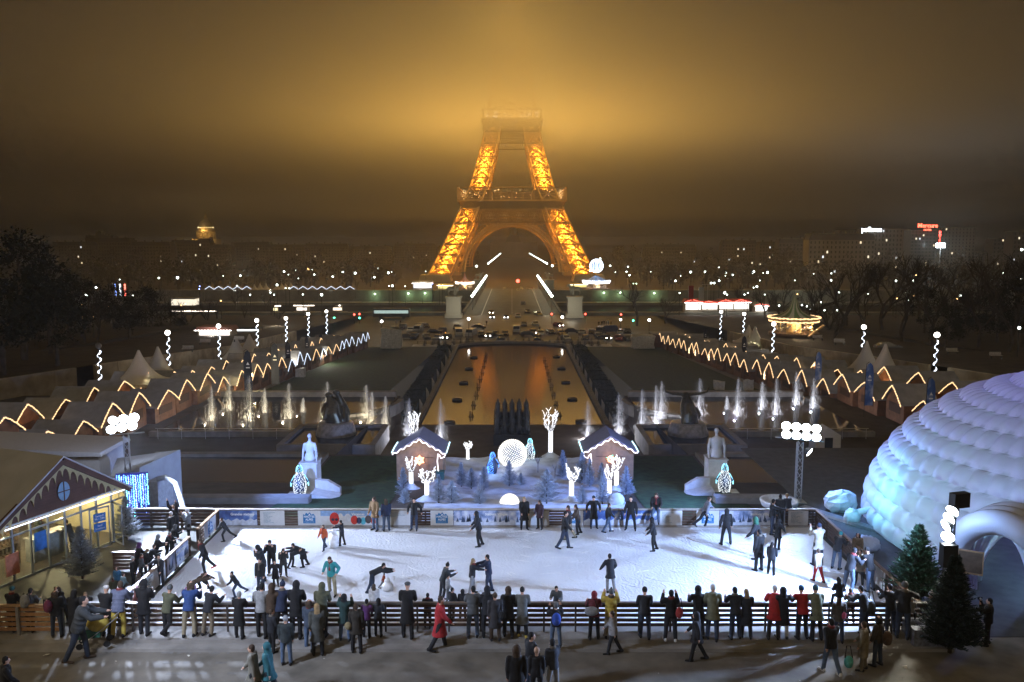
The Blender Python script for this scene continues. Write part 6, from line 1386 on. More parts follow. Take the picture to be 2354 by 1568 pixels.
# retaining walls with an opening
wm=mat('retaining_stone',(.33,.28,.2),.85,var=.3,scale=.7,bump=.2)
WL=[(-70,78,-1.7),(-62,90,-1.9),(-56.5,103,-2.05),(-55.4,106,-2.1),None,(-54.2,108.6,-2.1),(-53,112,-2.2),(-51,130,-3.3),(-50,150,-4.8),(-49,190,-6.5)]
for s in(1,-1):
    m=MB();prev=None
    for w in WL:
        if w is None: prev=None; continue
        if prev:
            a=Vector((s*prev[0],prev[1],0));b=Vector((s*w[0],w[1],0)); za=gz(prev[1],40)-.3;zb=gz(w[1],40)-.3
            d=(b-a).normalized(); n=Vector((d.y,-d.x,0)); n=n if n.x*s<0 else -n; n*=-.5*1
            m.add([(a.x,a.y,za),(b.x,b.y,zb),(b.x,b.y,w[2]),(a.x,a.y,prev[2]),(a.x+n.x,a.y+n.y,za),(b.x+n.x,b.y+n.y,zb),(b.x+n.x,b.y+n.y,w[2]),(a.x+n.x,a.y+n.y,prev[2])],[(0,1,2,3),(4,5,6,7),(2,3,7,6),(0,3,7,4),(1,2,6,5),(0,1,5,4)])
        prev=w
    o=m.build('retaining_wall',wm); tag(o,'curved pale stone retaining wall below the park on the %s side'%('shop' if s>0 else 'dome'),'wall')
    pk=MB(); W_=[w for w in WL if w]
    for a,b in zip(W_,W_[1:]): pk.add([(s*a[0],a[1],a[2]-.06),(s*b[0],b[1],b[2]-.06),(s*-1500*-1 if False else s*-1500,b[1],b[2]-.06),(s*-1500,a[1],a[2]-.06)],[(0,1,2,3)])
    pk.add([(s*-49,190,-6.56),(s*-49,292,-11.9),(s*-1500,292,-11.9),(s*-1500,190,-6.56)],[(0,1,2,3)]); pk.add([(s*-70,78,-1.76),(s*-75,30,-1.7),(s*-1500,30,-1.7),(s*-1500,78,-1.76)],[(0,1,2,3)])
    struct(pk.build('park_ground',mat('park_earth',(.04,.033,.025),.9,var=.4,scale=.5)))
for k,(x,y) in enumerate(((548,800),(430,822),(470,812),(2190,828),(2290,838),(1930,812),(1880,794),(2400,850))):
    p=at(x,y-8,-2.6); o=empty('park_bench',(p.x,p.y,-2.3 if p.y<125 else gz(p.y,40)+5),0,'pale park bench above the retaining wall, %s counted towards the dome'%nth(k),'bench','park benches above the walls')
    MB().bb(-.8,.8,0,.45,.42,.47).build('seat',mat('bench_pale',(.4,.38,.35),.6),o); MB().bb(-.8,.8,.46,.5,.5,.9).build('backrest',mat('bench_pale',(.4,.38,.35)),o)
    for q in(-.7,.7): MB().bb(q-.05,q+.05,.05,.4,0,.41).build('leg',black,o)
# sheeted ice blocks and the booths at the road end
for k,(x,yt,yb,w,l) in enumerate(((901,755,801,44,'frosted white block beside the end of the shop side row'),(1477,768,801,48,'frosted white block in front of the plank booth'),(691,845,868,20,'pale draped lump on the lawn below the stalls of the shop side'),(1652,875,897,22,'pale draped lump on the lawn nearest the road'.replace('nearest the road','below the dome side stalls')),(1719,857+15,876+22,20,'pale draped lump on the lawn closest to the dome'))):
    p=gp(x,yb); s=F/pxof(p)[2]; W=w/s; H=(yb-yt)/s; m=MB(); r=random.Random(k)
    vs=[(W*.5*(1+.1*r.uniform(-1,1))*a,W*.4*b,H*t*(1 if t<1 else r.uniform(.85,1.05))) for t in(0,.35,.7,1) for a,b in((-1,-1),(0,-1.1),(1,-1),(1,1),(0,1.1),(-1,1))]
    m.add(vs,[(q*6+i,q*6+(i+1)%6,(q+1)*6+(i+1)%6,(q+1)*6+i) for q in range(3) for i in range(6)]+[tuple(18+i for i in range(6))]); o=m.build('frosted_block' if k<2 else 'draped_lump',mat('frost',(.5,.5,.5),.8,var=.25,scale=3)); o.location=p; tag(o,l,'decoration')
p=gp(1527,800); o=empty('plank_booth',p,0,'square wooden booth at the road end of the dome side row','booth'); MB().bb(-2.6,2.6,0,4,0,3).build('wall',stw,o); MB().bb(-2.9,2.9,-.3,4.3,3,3.2).build('roof',roofm,o)
p=gp(1030,800)
m=MB()
for k in range(40):
    x=-16+k*.82; a=PI*k/39
for s in(0,):
    r=empty('low_rail',(0,196.8,-10.4),0,'low dark rail along the far end of the pool','railing'); MB().beam((-22,0,.8),(22,0,.8),.12).build('handrail',mat('rail_grey',(.4,.38,.36)),r)
    for k in range(23): MB().tube([(-22+2*k,0,0),(-22+2*k,0,.72)],.08,6).build('post',black,r)
for k in range(26):
    x=-21+k*1.68+uni(-.3,.3); Y=203+uni(-1.5,1.5); fir(uni(1.8,2.6),uni(1.3,2.0),200+k,mat('frosted_fir',(.12,.12,.11),.85,var=.4),'small frosted fir along the road edge of the pool, %s towards the dome'%nth(k),(x,Y,gz(Y)),'small frosted firs along the road','small_fir',.25)
struct(MB().bb(-24,24,201,205.5,-12.4,-11.45).build('snow_strip',mat('road_snow',(.4,.4,.4),.8,var=.3,scale=.7)))
# ---------------------------------------------------------------- inflatable dome
dm=bpy.data.materials.new('dome_fabric'); dm.use_nodes=True; N=dm.node_tree.nodes;L=dm.node_tree.links; b=N['Principled BSDF']; b.inputs['Base Color'].default_value=(.72,.74,.8,1); b.inputs['Roughness'].default_value=.45
tr=N.new('ShaderNodeBsdfTranslucent'); tr.inputs[0].default_value=(.7,.72,.8,1); mx=N.new('ShaderNodeMixShader'); mx.inputs[0].default_value=.45; L.new(b.outputs[0],mx.inputs[1]); L.new(tr.outputs[0],mx.inputs[2]); L.new(mx.outputs[0],N['Material Output'].inputs[0])
DC=Vector((27.7,38.74,0)); dome=empty('inflatable_dome',DC,0,'huge white inflatable igloo dome glowing blue beside the rink','dome')
A_=10.15;C_=7.5;Z0=.32
m=MB(); nu,nv=62,13; su,sv=5,5
NU=nu*su; 
vs=[];rows=[]
for j in range(nv):
    for q in range(sv+1):
        v=(j+min(.9999,max(.0001,q/sv)))/nv; rows.append((j,v))
for j,v in rows:
    for i in range(NU):
        u=i/NU; ph0=math.asin(-Z0/C_); ph=ph0+(PI/2-.05-ph0)*v; a=2*PI*u
        uu=(u*nu+.5*j)%1; vv=v*nv-j; bl=(max(0,math.sin(PI*min(1,max(0,uu)))*math.sin(PI*vv)))**.55; r=1+.027*bl
        vs.append((A_*r*math.cos(ph)*math.cos(a),A_*r*math.cos(ph)*math.sin(a),Z0+C_*r*math.sin(ph)))
fs=[(k*NU+i,k*NU+(i+1)%NU,(k+1)*NU+(i+1)%NU,(k+1)*NU+i) for k in range(len(rows)-1) for i in range(NU)]
# leave the doorway open towards the entrance tunnel
EN=Vector((19.3,31.9,0))-DC; ea=math.atan2(EN.y,EN.x)
def keep(f):
    c=sum((Vector(vs[i]) for i in f),Vector())/4; da=(math.atan2(c.y,c.x)-ea+PI)%(2*PI)-PI
    return not (abs(da)*A_<1.5 and c.z<2.6)
m.add(vs,[f for f in fs if keep(f)]+[tuple((len(rows)-1)*NU+i for i in range(NU))])
m.build('shell',dm,dome,True)
# entrance tunnel of two fat rings with curtains
d=EN.normalized(); sd_=Vector((-d.y,d.x,0))
def arc(dist,rad,h0,rt,n=20):
    pts=[]
    for k in range(n+1):
        a=PI*k/n; pts.append(d*dist+sd_*(rad*math.cos(a))+Vector((0,0,h0+rad*1.08*math.sin(a))))
    pts=[pts[0]-Vector((0,0,h0))]+pts+[pts[-1]-Vector((0,0,h0))]
    return pts
for q,dist in enumerate((9.8,10.55,11.3)):
    MB().tube(arc(dist,1.75,1.25,.5),.5,12).build('entrance_ring',dm,dome,True)
cm=mat('curtain_white',(.6,.62,.68),.7,var=.06,transl=.3)
for s in(-1,1):
    m=MB(); vs=[];n=14
    for k in range(9):
        t=k/8
        for i in range(n+1):
            u=i/n; x0=s*1.35;x1=s*lerp(.05,.95,math.sin(t*PI*.5)**.7 if t<.7 else 1.0); x=lerp(x0,x1,u); z=2.75*(1-t)+.05-.25*u*(1-t)*(0 if t==1 else 1)
            vs.append(d*(10.9+.08*math.sin(u*22))+sd_*x+Vector((0,0,z)))
    m.add(vs,[(k*(n+1)+i,k*(n+1)+i+1,(k+1)*(n+1)+i+1,(k+1)*(n+1)+i) for k in range(8) for i in range(n)]); m.build('curtain',cm,dome,True)
struct(MB().bb(15.4,60,28.6,56,.0,.012).build('dome_floor',wooddeck))
lamp('POINT',DC+Vector((0,0,3.2)),DOMEW,(.24,.25,1),.1,name='dome_light'); lamp('POINT',DC+Vector((-8,-1,1.2)),DOMEW*.16,(.3,.85,.9),.3,name='dome_light'); lamp('POINT',DC+Vector((-6,-6,1.2)),DOMEW*.10,(.35,.75,1),.3,name='dome_light')
lamp('POINT',DC+d*10.2+Vector((0,0,2.6)),DOMEW*.03,(.5,.8,1),.05,name='dome_light')
bo=empty('menu_board',DC+d*11.6+sd_*-1.0+Vector((0,0,1.35)),0,'wooden framed menu board hanging in the dome entrance','sign'); bo.rotation_euler=(0,0,-.5)
MB().bb(-.42,.42,0,.03,-.45,.45).build('panel',mat('board_brown',(.12,.08,.05),.5),bo); MB().bb(-.46,.46,-.012,-.002,-.49,-.42).bb(-.46,.46,-.012,-.002,.42,.49).bb(-.46,-.42,-.012,-.002,-.42,.42).bb(.42,.46,-.012,-.002,-.42,.42).build('frame',woodl,bo)
for k,(x,y,w,h,l) in enumerate(((1930,1175,1.7,1.2,'crumpled white tarpaulin heap at the foot of the dome'),(1958,1203,.8,.8,'white blower sack linked to the dome by a tube'),(1990,1265,1.3,.7,'white bolster block strapped at the dome edge'))):
    p=at(x,y,0); m=MB(); r=random.Random(k); m.ball((0,0,h*.42),1,14,9,(w*.5,w*.35,h*.5)); m.v=[(a+r.uniform(-.07,.07),b_+r.uniform(-.07,.07),c+r.uniform(-.08,.08)) for a,b_,c in m.v]; o=m.build('tarpaulin_heap' if k==0 else 'blower_sack' if k==1 else 'ballast_block',mat('tarp_white',(.55,.6,.66),.5,var=.1,bump=.4,bscale=5),None,k>0); o.location=p; tag(o,l,'tarpaulin')
p=at(1958,1203,0); o=MB().tube([p+Vector((.2,0,.55)),p+Vector((1.0,.1,.7)),p+Vector((1.9,.3,1.0))],.16,10).build('inflation_tube',mat('tarp_white',(.55,.6,.66)),None,True); tag(o,'white inflation tube running from sack to dome','tube')
o=empty('rail_bundle',tuple(at(1935,1200,0)),-.98,'long grey metal beams laid along the dome side of the rink','beam')
for k in range(3): MB().beam((-2.5,k*.16,.08+.0*k),(6.2,k*.16,.08),.1,.14).build('beam',steel,o)
t=empty('round_tub',tuple(at(1790,1162,0)),0,'round white rimmed tub beside the back board','tub'); MB().lathe([(.9,0),(1.0,.25),(1.0,.32),(.85,.32),(.85,.12)],n=24).build('rim',mat('tub_white',(.6,.63,.7),.5),t,True)
b_=MB(); b_.bb(-.7,.7,-.5,.5,0,.7); o=b_.build('crate_cover',mat('striped_tarp',(.15,.16,.2),.5,var=.5,scale=8)); o.location=at(2130,1478,0); tag(o,'crumpled dark tarpaulin cover at the end of the fence platform','tarpaulin')
for x,y in ((1900,1010),):
    p=at(1902,1040,-4.4); o=empty('small_tent',(p.x,p.y,p.z),0,'small white work tent beyond the bright mast','tent'); MB().prism([(-1.1,0),(1.1,0),(1.1,1.5),(0,2.2),(-1.1,1.5)],0,1.6).build('cover',tentm,o); MB().bb(-.3,.4,-.03,-.01,0,1.3).build('opening',black,o)
# ---------------------------------------------------------------- traffic
glass=mat('car_glass',(.02,.022,.025),.1,spec=.8)
def car(van,pm,name,front,back):
    o=empty(name,(0,0,0),0,'x','van' if van else 'car'); L_,W_,H_=(5.2,2.0,2.1) if van else (4.3,1.78,1.45)
    if van: pr=[(-L_/2,.35),(-L_/2,1.0),(-L_/2+.5,1.15),(-L_/2+1.1,H_-.05),(-L_/2+1.5,H_),(L_/2,H_),(L_/2,.35)]
    else: pr=[(-L_/2,.3),(-L_/2,.75),(-L_/2+.15,.85),(-L_/2+1.1,.95),(-L_/2+1.75,H_-.03),(-L_/2+2.2,H_),(L_/2-1.0,H_-.02),(L_/2-.35,.98),(L_/2-.02,.9),(L_/2,.3)]
    M=Matrix.Rotation(PI/2,4,'Z')   # front looks to -Y
    m=MB(); n=len(pr); tap=lambda z: 1 if z<1.0 else .84
    vs=[];
    for s in(-1,1): vs+=[(s*W_/2*(tap(z) if not van else (1 if z<1.2 else .93)),x,z) for x,z in pr]
    m.add(vs,[tuple(range(n)),tuple(range(2*n-1,n-1,-1))]+[(i,i+n,(i+1)%n+n,(i+1)%n) for i in range(n)]); m.build('body',pm,o)
    g=MB()
    if van:
        g.add([(-.86,-L_/2+.54,1.22),(.86,-L_/2+.54,1.22),(.82,-L_/2+1.06,H_-.12),(-.82,-L_/2+1.06,H_-.12)],[(0,1,2,3)])
        for v in range(4): g.v[v]=(g.v[v][0],g.v[v][1]-.03,g.v[v][2]+.01)
    else:
        a=(-L_/2+1.14,.98);c=(-L_/2+1.72,H_-.07)
        g.add([(-.74,a[0]-.03,a[1]+.01),(.74,a[0]-.03,a[1]+.01),(.68,c[0]-.03,c[1]+.01),(-.68,c[0]-.03,c[1]+.01)],[(0,1,2,3)])
        a=(L_/2-.39,1.02);c=(L_/2-.97,H_-.08); g.add([(-.7,a[0]+.03,a[1]),(.7,a[0]+.03,a[1]),(.66,c[0]+.03,c[1]),(-.66,c[0]+.03,c[1])],[(0,1,2,3)])
    g.build('windscreen',glass,o)
    for s in(-1,1):
        w=MB(); zz=(1.05,H_-.1) if not van else (1.25,H_-.2)
        k=.84 if not van else .93
        w.add([(s*(W_/2*k+.012),-L_/2+1.35,zz[0]),(s*(W_/2*k+.012),L_/2-.75 if not van else -L_/2+2.2,zz[0]),(s*(W_/2*k+.012),L_/2-1.2 if not van else -L_/2+2.2,zz[1]),(s*(W_/2*k+.012),-L_/2+1.85 if not van else -L_/2+1.5,zz[1])],[(0,1,2,3)]); w.build('side_window',glass,o)
        for y in(-L_/2+.8,L_/2-.8): MB().tube([(s*(W_/2-.1),y,.32),(s*(W_/2+.02),y,.32)],.32,12).build('wheel',black,o)
        MB().ball((s*(W_/2-.3),-L_/2-.02,.68),.14 if front else .09,8,6,(1.2,.4,.9)).build('headlight',glow('headlight',(1,.95,.85),22) if front else mat('lens_off',(.4,.4,.4),.2),o)
        MB().ball((s*(W_/2-.25),L_/2+.01,.75),.13,8,6,(1.2,.4,1)).build('taillight',glow('taillight',(1,.06,.03),7) if back else mat('lens_red',(.25,.02,.02),.3),o)
    return o
CARC=dict(black=(.01,.01,.012),grey=(.09,.095,.1),silver=(.3,.31,.32),white=(.55,.55,.55),red=(.25,.02,.02),blue=(.02,.03,.09),yellow=(.4,.28,.06))
PRO={}
def putcar(x,y,colr,kind,van=False,rz=0.0,i=0,lab='',Yz=None,grp=''):
    key=(colr,kind,van); p=gp(x,y) if Yz is None else at(x,y,Yz); first=False
    if key not in PRO: PRO[key]=car(van,mat('car_'+colr,CARC[colr],.25,.3,var=.03,spec=.6),'parked_van' if van and kind=='off' else 'delivery_van' if van else 'parked_car' if kind=='off' else 'moving_car',kind in('front','both'),kind in('back','both')); first=True
    return place(PRO[key],p,rz,lab,grp,first=first)
PK=[(908,762,'black'),(926,756,'black'),(933,779,'grey'),(952,778,'black'),(961,764,'silver',1),(963,754,'silver'),(978,754,'black'),(980,779,'grey'),(998,768,'black'),(1016,764,'blue'),(1027,780,'black'),(1054,772,'white',1),(1082,773,'white',1),(1106,774,'black'),(1126,776,'grey'),(1138,772,'black'),(1161,772,'black'),(1187,765,'white',1),(1212,772,'grey'),(1225,769,'black'),(1243,771,'silver'),(1265,769,'black'),(1289,771,'yellow'),(1314,766,'black'),(1338,769,'silver'),(1360,769,'black'),(1374,777,'grey'),(1379,768,'grey',1),(1394,781,'black'),(1403,765,'blue',1),(1420,783,'red'),(1426.5,769,'silver'),(1441,783,'grey'),(1441.5,766,'black'),(1006,782,'silver'),(1150,781,'grey'),(1235,782,'black'),(1300,783,'silver'),(1345,783,'black'),(890,777,'grey'),(1050,757,'grey'),(1100,757,'black'),(944,764,'white')]
cnt={}
for k,c in enumerate(sorted(PK)):
    key=c[2]+(' van' if len(c)>3 else ' car'); cnt[key]=cnt.get(key,0)+1
    putcar(c[0],c[1],c[2],'front' if k%6==1 else 'off',len(c)>3,uni(-.25,.25)+(PI/2 if k%7==3 else 0),k,'%s among the cars along the road, %s of its colour towards the dome'%(key,nth(cnt[key]-1)),grp='cars standing along the road by the pool')
MV=[(1131,733,'black','front',0,'oncoming car with bright headlights leading the bridge queue'),(1163,733,'grey','front',0,'oncoming car with warm headlights on the bridge lane'),(1129,722,'black','front',0,'oncoming car just behind the leading one on the bridge'),(1160,667,'black','front',0,'lone oncoming car at the far end of the bridge'),(1202,701,'black','back',0,'car with red tail lights half way over the bridge'),(1212,720,'black','back',0,'dark car with red tail lights leaving over the bridge'),(1236,726,'yellow','back',.3,'yellow car with tail lights at the bridge kerb'),(1190,730,'white','back',0,'white car just entering the bridge'),(1204,750,'grey','back',0,'grey car braking in front of the bridge'),(1230,749,'silver','back',.1,'silver car with red lights turning towards the bridge'),(1283,752,'red','both',.4,'red car with glowing lights crossing the junction'),(1213,668,'black','back',0,'dark car in the far jam beyond the bridge'),(1222,667,'red','back',0,'red car in the far jam beyond the bridge'),(1198,666,'grey','back',0,'grey car in the far jam beyond the bridge'),(1240,668,'black','back',0,'last dark car in the far jam beside the lamps'),(1190,671,'silver','front',0,'silver car coming towards the bridge from the far bank')]
for k,(x,y,c,kd,rz,l) in enumerate(MV): putcar(x,y,c,kd,False,rz+uni(-.05,.05),k,l,Yz=-12.1 if y>690 else -13,grp='cars moving on the bridge')
p=gp(2030,790); putcar(2040,806,'silver','off',False,1.5,99,'silver car parked in the park beside the striped carousel',Yz=-5.0,grp='cars parked in the park')
# tour coach and kiosk-like lights near the road on the shop side
bus=empty('tour_coach',gp(960,748)+Vector((-11,22,0)),PI/2,'long dark coach with lit windows standing by the road','coach')
MB().bb(-1.25,1.25,-6,6,.5,3.4).build('body',mat('coach_dark',(.03,.035,.04),.4),bus); 
for s in(-1,1):
    MB().bb(s*1.26-.01,s*1.26+.01,-5.6,5.6,1.8,2.8).build('window_band',glow('coach',(.6,.8,.75),.7),bus)
    for y in(-4,3.5): MB().tube([(s*1.15,y,.5),(s*1.3,y,.5)],.5,12).build('wheel',black,bus)
# pedestals with horse statues at the bridge
def horse(o_name,base,h,label,flip):
    a=MB(); s=flip
    def Q(x,y,z): return Vector((s*x,y,z))
    etube(a,[Q(-1.3,0,1.9),Q(-.7,0,1.75),Q(.2,0,1.7),Q(.9,0,1.9)],[.35,.5,.48,.4],[.4,.55,.5,.45]) if False else None
    cap(a,Q(-1.0,0,1.75),Q(.8,0,1.8),.55,.5); cap(a,Q(.9,0,1.95),Q(1.5,0,2.8),.38,.22); cap(a,Q(1.5,0,2.85),Q(1.95,0,2.5),.22,.14)
    for x,y in((-1.2,-.25),(-1.1,.25),(.8,-.25),(1.0,.25)): cap(a,Q(x,y,1.5),Q(x-.1,y,.8),.24,.14); cap(a,Q(x-.1,y,.8),Q(x+.05,y,.05),.13,.1)
    cap(a,Q(-1.5,0,1.9),Q(-1.9,0,1.0),.14,.08)
    etube(a,[Q(.3,-.8,1.2),Q(.3,-.8,1.7),Q(.3,-.75,2.3),Q(.3,-.7,2.6)],[.22,.2,.3,.12],[.2,.18,.22,.12]); a.ball(Q(.3,-.7,2.85),.2,10,8); cap(a,Q(.2,-.8,1.2),Q(.15,-.8,.05),.16,.12); cap(a,Q(.45,-.8,1.2),Q(.5,-.85,.05),.16,.12); cap(a,Q(.55,-.75,2.4),Q(1.2,-.3,2.3),.11,.08)
    a.v=[(x*h/3,y*h/3,z*h/3) for x,y,z in [tuple(v) for v in a.v]]
    me=remesh(a,.12*h/3,o_name); st=bpy.data.objects.new(o_name,me); COL.objects.link(st); me.materials[0]=mat('old_stone',(.36,.34,.28),.8,var=.2); st.location=base; tag(st,label,'statue')
for k,(x,yb,Y,hp,hs,l,far) in enumerate(((1043,736,283,6.6,4.2,'shop',0),(1320,736,283,6.6,4.2,'dome',0),(1101,668,455,5.5,4.0,'far shop',1),(1262,668,455,5.5,4.0,'far dome',1))):
    p=atY(x,yb,Y); p.z=-12 if not far else -13.4; o=empty('bridge_pedestal',p,0,'stone pedestal carrying a horse statue at the %s end of the bridge'%l,'pedestal'); w=2.4
    MB().bb(-w,w,-2.2,2.2,0,hp).build('shaft',mat('pedestal_stone',(.42,.4,.34),.8,var=.15),o); MB().bb(-w-.3,w+.3,-2.5,2.5,hp,hp+.5).build('cornice',mat('pedestal_stone',(.42,.4,.34)),o); MB().bb(-w-.5,w+.5,-2.7,2.7,-.2,1.2).build('footing',mat('pedestal_stone',(.42,.4,.34)),o)
    horse('horse_statue',p+Vector((0,0,hp+.5)),hs,'stone horse with standing warrior on the %s bridge pedestal'%l,1 if x<1176 else -1)
    if not far: lamp('POINT',p+Vector((2 if x<1176 else -2,-9,4)),900,(1,.93,.72),.03,name='pedestal_light')
# street lamps
def slamp(hh,col,nm,rg,s=14):
    o=empty('street_lamp',(0,0,0),0,'x','street lamp'); MB().tube([(0,0,-hh),(0,0,-.1)],[.12,.07],6).build('pole',black,o); MB().ball((0,0,0),rg,10,8).build('lamp_head',glow('street_'+nm,col,s),o); return o
SL={}
def putlamp(x,y,typ,lab,hh=8,Y=None,r=None,grp=None):
    d=ray(x,y)
    if Y is None:
        Y=120
        while Y<1150:
            z=CAMZ+d.z*(Y/d.y)
            if z<=gz(Y,100)+hh: break
            Y+=2
    p=Vector((0,0,CAMZ))+d*(Y/d.y); col={'w':(.86,1,.9),'o':(1,.55,.2),'b':(.3,.4,1),'g':(.7,1,.65)}[typ]
    rad=r if r else min(.95,max(.2,random.Random(x).choice((1.1,1.5,2.0,2.5))*Y/F))
    key=(typ,round(rad*5)/5)
    first=key not in SL
    if first: SL[key]=slamp(hh,col,typ,max(.2,round(rad*5)/5),11 if typ!='o' else 7)
    return place(SL[key],p,0,lab,grp,first=first)
LA=[(x*.25,459.6+y*.25,t) for x,y,t in((2052,700,'w'),(2210,697,'w'),(2178,790,'w'),(1632,716,'w'),(1460,718,'w'),(1553,578,'w'),(1100,733,'w'),(1835,795,'b'),(1832,820,'b'),(618,737,'o'),(750,965,'o'),(1000,988,'o'),(960,1025,'g'),(237,824,'w'),(2030,928,'o'),(1665,968,'o'),(1705,958,'o'),(785,874,'w'),(808,874,'w'),(1222,880,'w'),(2300,872,'w'),(655,1078,'o'),(732,1076,'o'),(770,1076,'o'),(627,1060,'o'),(852,1076,'o'),(120,985,'o'),(512,418,'o'),(203,697,'w'),(883,805,'w'))]
LA+=[(588.3+x*.25,459.6+y*.25,t) for x,y,t in((298,687,'w'),(535,687,'w'),(912,674,'w'),(1217,671,'w'),(1247,663,'w'),(1124,631,'w'),(1560,657,'w'),(389,722,'w'),(705,706,'w'),(796,661,'w'),(257,662,'w'),(362,650,'w'),(1088,712,'w'),(193,782,'w'),(132,853,'w'),(272,812,'w'),(306,812,'w'),(1222,792,'w'),(1254,790,'w'),(1370,795,'w'),(1685,787,'o'),(1715,783,'o'),(1527,780,'b'),(1622,770,'b'),(430,870,'w'),(603,872,'w'),(165,872,'w'),(2027,610,'w'),(480,637,'o'),(515,642,'w'))]
LA+=[(1176.6+x*.25,459.6+y*.25,t) for x,y,t in((902,606,'w'),(1065,614,'w'),(1052,661,'w'),(1275,661,'w'),(1080,693,'w'),(950,665,'w'),(809,543,'w'),(1549,699,'w'),(1642,664,'w'),(1775,663,'w'),(1502,745,'w'),(1900,620,'w'),(1965,668,'w'),(1962,698,'w'),(2029,690,'w'),(2143,659,'w'),(2208,676,'w'),(2223,659,'w'),(2277,742,'w'),(2308,673,'w'),(2349,668,'w'),(1904,744,'w'),(1115,770,'g'),(1143,770,'g'),(1830,765,'w'),(1857,765,'w'),(2220,807,'w'),(2250,797,'w'),(1540,856,'w'),(1955,855,'w'),(2168,855,'w'),(1977,872,'w'),(2137,871,'w'),(2323,871,'w'),(370,606,'w'),(360,538,'w'),(345,688,'w'),(720,650,'w'))]
LA+=[(1764.9+x*.25,459.6+y*.25,t) for x,y,t in((419,679,'w'),(247,741,'w'),(582,677,'w'),(579,740,'w'),(992,682,'w'),(1590,680,'w'),(1355,695,'o'),(2050,730,'w'),(2167,674,'w'),(2318,729,'w'),(1353,436,'b'),(618,898,'o'),(270,867,'o'),(489,942,'w'),(519,1015,'w'),(634,1015,'w'),(381,1010,'w'),(423,965,'w'),(312,967,'w'),(357,980,'w'),(102,972,'w'),(652,851,'w'),(922,865,'w'),(1158,871,'w'),(1183,905,'o'),(1270,848,'w'),(1340,880,'o'),(1293,927,'w'),(1736,911,'o'),(2060,917,'w'),(2277,914,'o'),(1768,880,'w'),(2308,1177,'w'),(2280,845,'w'),(1177,745,'w'),(1337,742,'w'))]
for k,(x,y,t) in enumerate(sorted(LA)): putlamp(x,y,t,'%s street lamp beyond the gardens, %s counted from the dark trees towards the hotel signs'%({'w':'white','o':'orange','b':'blue','g':'greenish'}[t],nth(k)),grp='distant street lamps')
for k,(x,y) in enumerate([(588.3+a*.25,459.6+b*.25) for a,b in((1093,865),(1400,860),(1553,858))]+[(1176.6+a*.25,459.6+b*.25) for a,b in((844,855),(995,853),(1307,858))]):
    o=putlamp(x,y,'g','small green lamp on the quay wall, %s towards the dome'%nth(k),Y=445,r=.4,hh=1.0,grp='green lamps on the quay wall'); lamp('POINT',o.location+Vector((0,-1.6,-.6)),420,(.6,1,.5),.05,name='quay_light')
for s in(-1,1):
    for k in range(15):
        Y=312+k*12.2; x=s*14.6; o=empty('bridge_lamp',(x,Y,-12),0,'white lamp on the %s side of the bridge, %s from the road'%('shop' if s<0 else 'dome',nth(k)),'street lamp','lamps along both sides of the bridge')
        MB().tube([(0,0,0),(0,0,5)],[.12,.07],6).build('pole',black,o); MB().ball((0,0,5.3),.5,10,8).build('globe',glow('bridge',(.88,1,.86),14),o)
        if k%3==0: lamp('POINT',(x*.85,Y,-6.9),700,(.88,1,.82),.05,name='bridge_light')
    for k in range(13):
        t=k/12; x=lerp(1122 if s<0 else 1257,1150 if s<0 else 1217,t); y=lerp(606,583,t); Y=lerp(700,1150,t)
        putlamp(x,y,'w','faint avenue lamp seen under the arch, %s side, %s outward'%('shop' if s<0 else 'dome',nth(k)),Y=Y,r=.6,grp='avenue lamps under the arch')
for k,(x,y,c) in enumerate([(1190,646,'r'),(1268,737-15,'r'),(1345,722,'r'),(1427,723,'r'),(1455,737,'g'),(826,722,'r'),(814,723,'r'),(826,731,'g'),(768,731,'g')]):
    Y=430 if y<660 else 262; p=atY(x,y,Y); o=empty('traffic_light',p,0,'%s traffic light glowing near the road, %s towards the dome'%('red' if c=='r' else 'green',nth(k)),'traffic light','traffic lights')
    MB().bb(-.2,.2,0,.2,-.5,.4).build('housing',black,o); MB().ball((0,-.05,0),.3 if y>660 else .9,10,8,(1,.4,1)).build('lens',glow('tl'+c,(1,.08,.05) if c=='r' else (.1,1,.5),8),o); MB().tube([(0,.1,-3.5),(0,.1,-.5)],.06,6).build('pole',black,o)
for x,y,z,e,c in ((-60,215,-6,900,(1,.85,.6)),(-48,236,-3,1200,(1,.9,.68)),(50,236,-3,1200,(1,.9,.68)),(35,240,-3,1300,(1,.9,.68)),(-35,240,-3,1300,(1,.9,.68)),(70,220,-5,900,(1,.85,.6)),(-90,330,-4,2500,(1,.8,.55)),(150,430,-4,3500,(.9,1,.85)),(-150,470,0,3500,(.9,1,.85)),(-95,135,2,500,(1,.6,.3)),(110,140,3,500,(1,.6,.3)),(260,520,0,3500,(.9,1,.9)),(-300,560,0,3500,(1,.85,.6))): lamp('POINT',(x,y,z),e,c,.1,name='street_light')
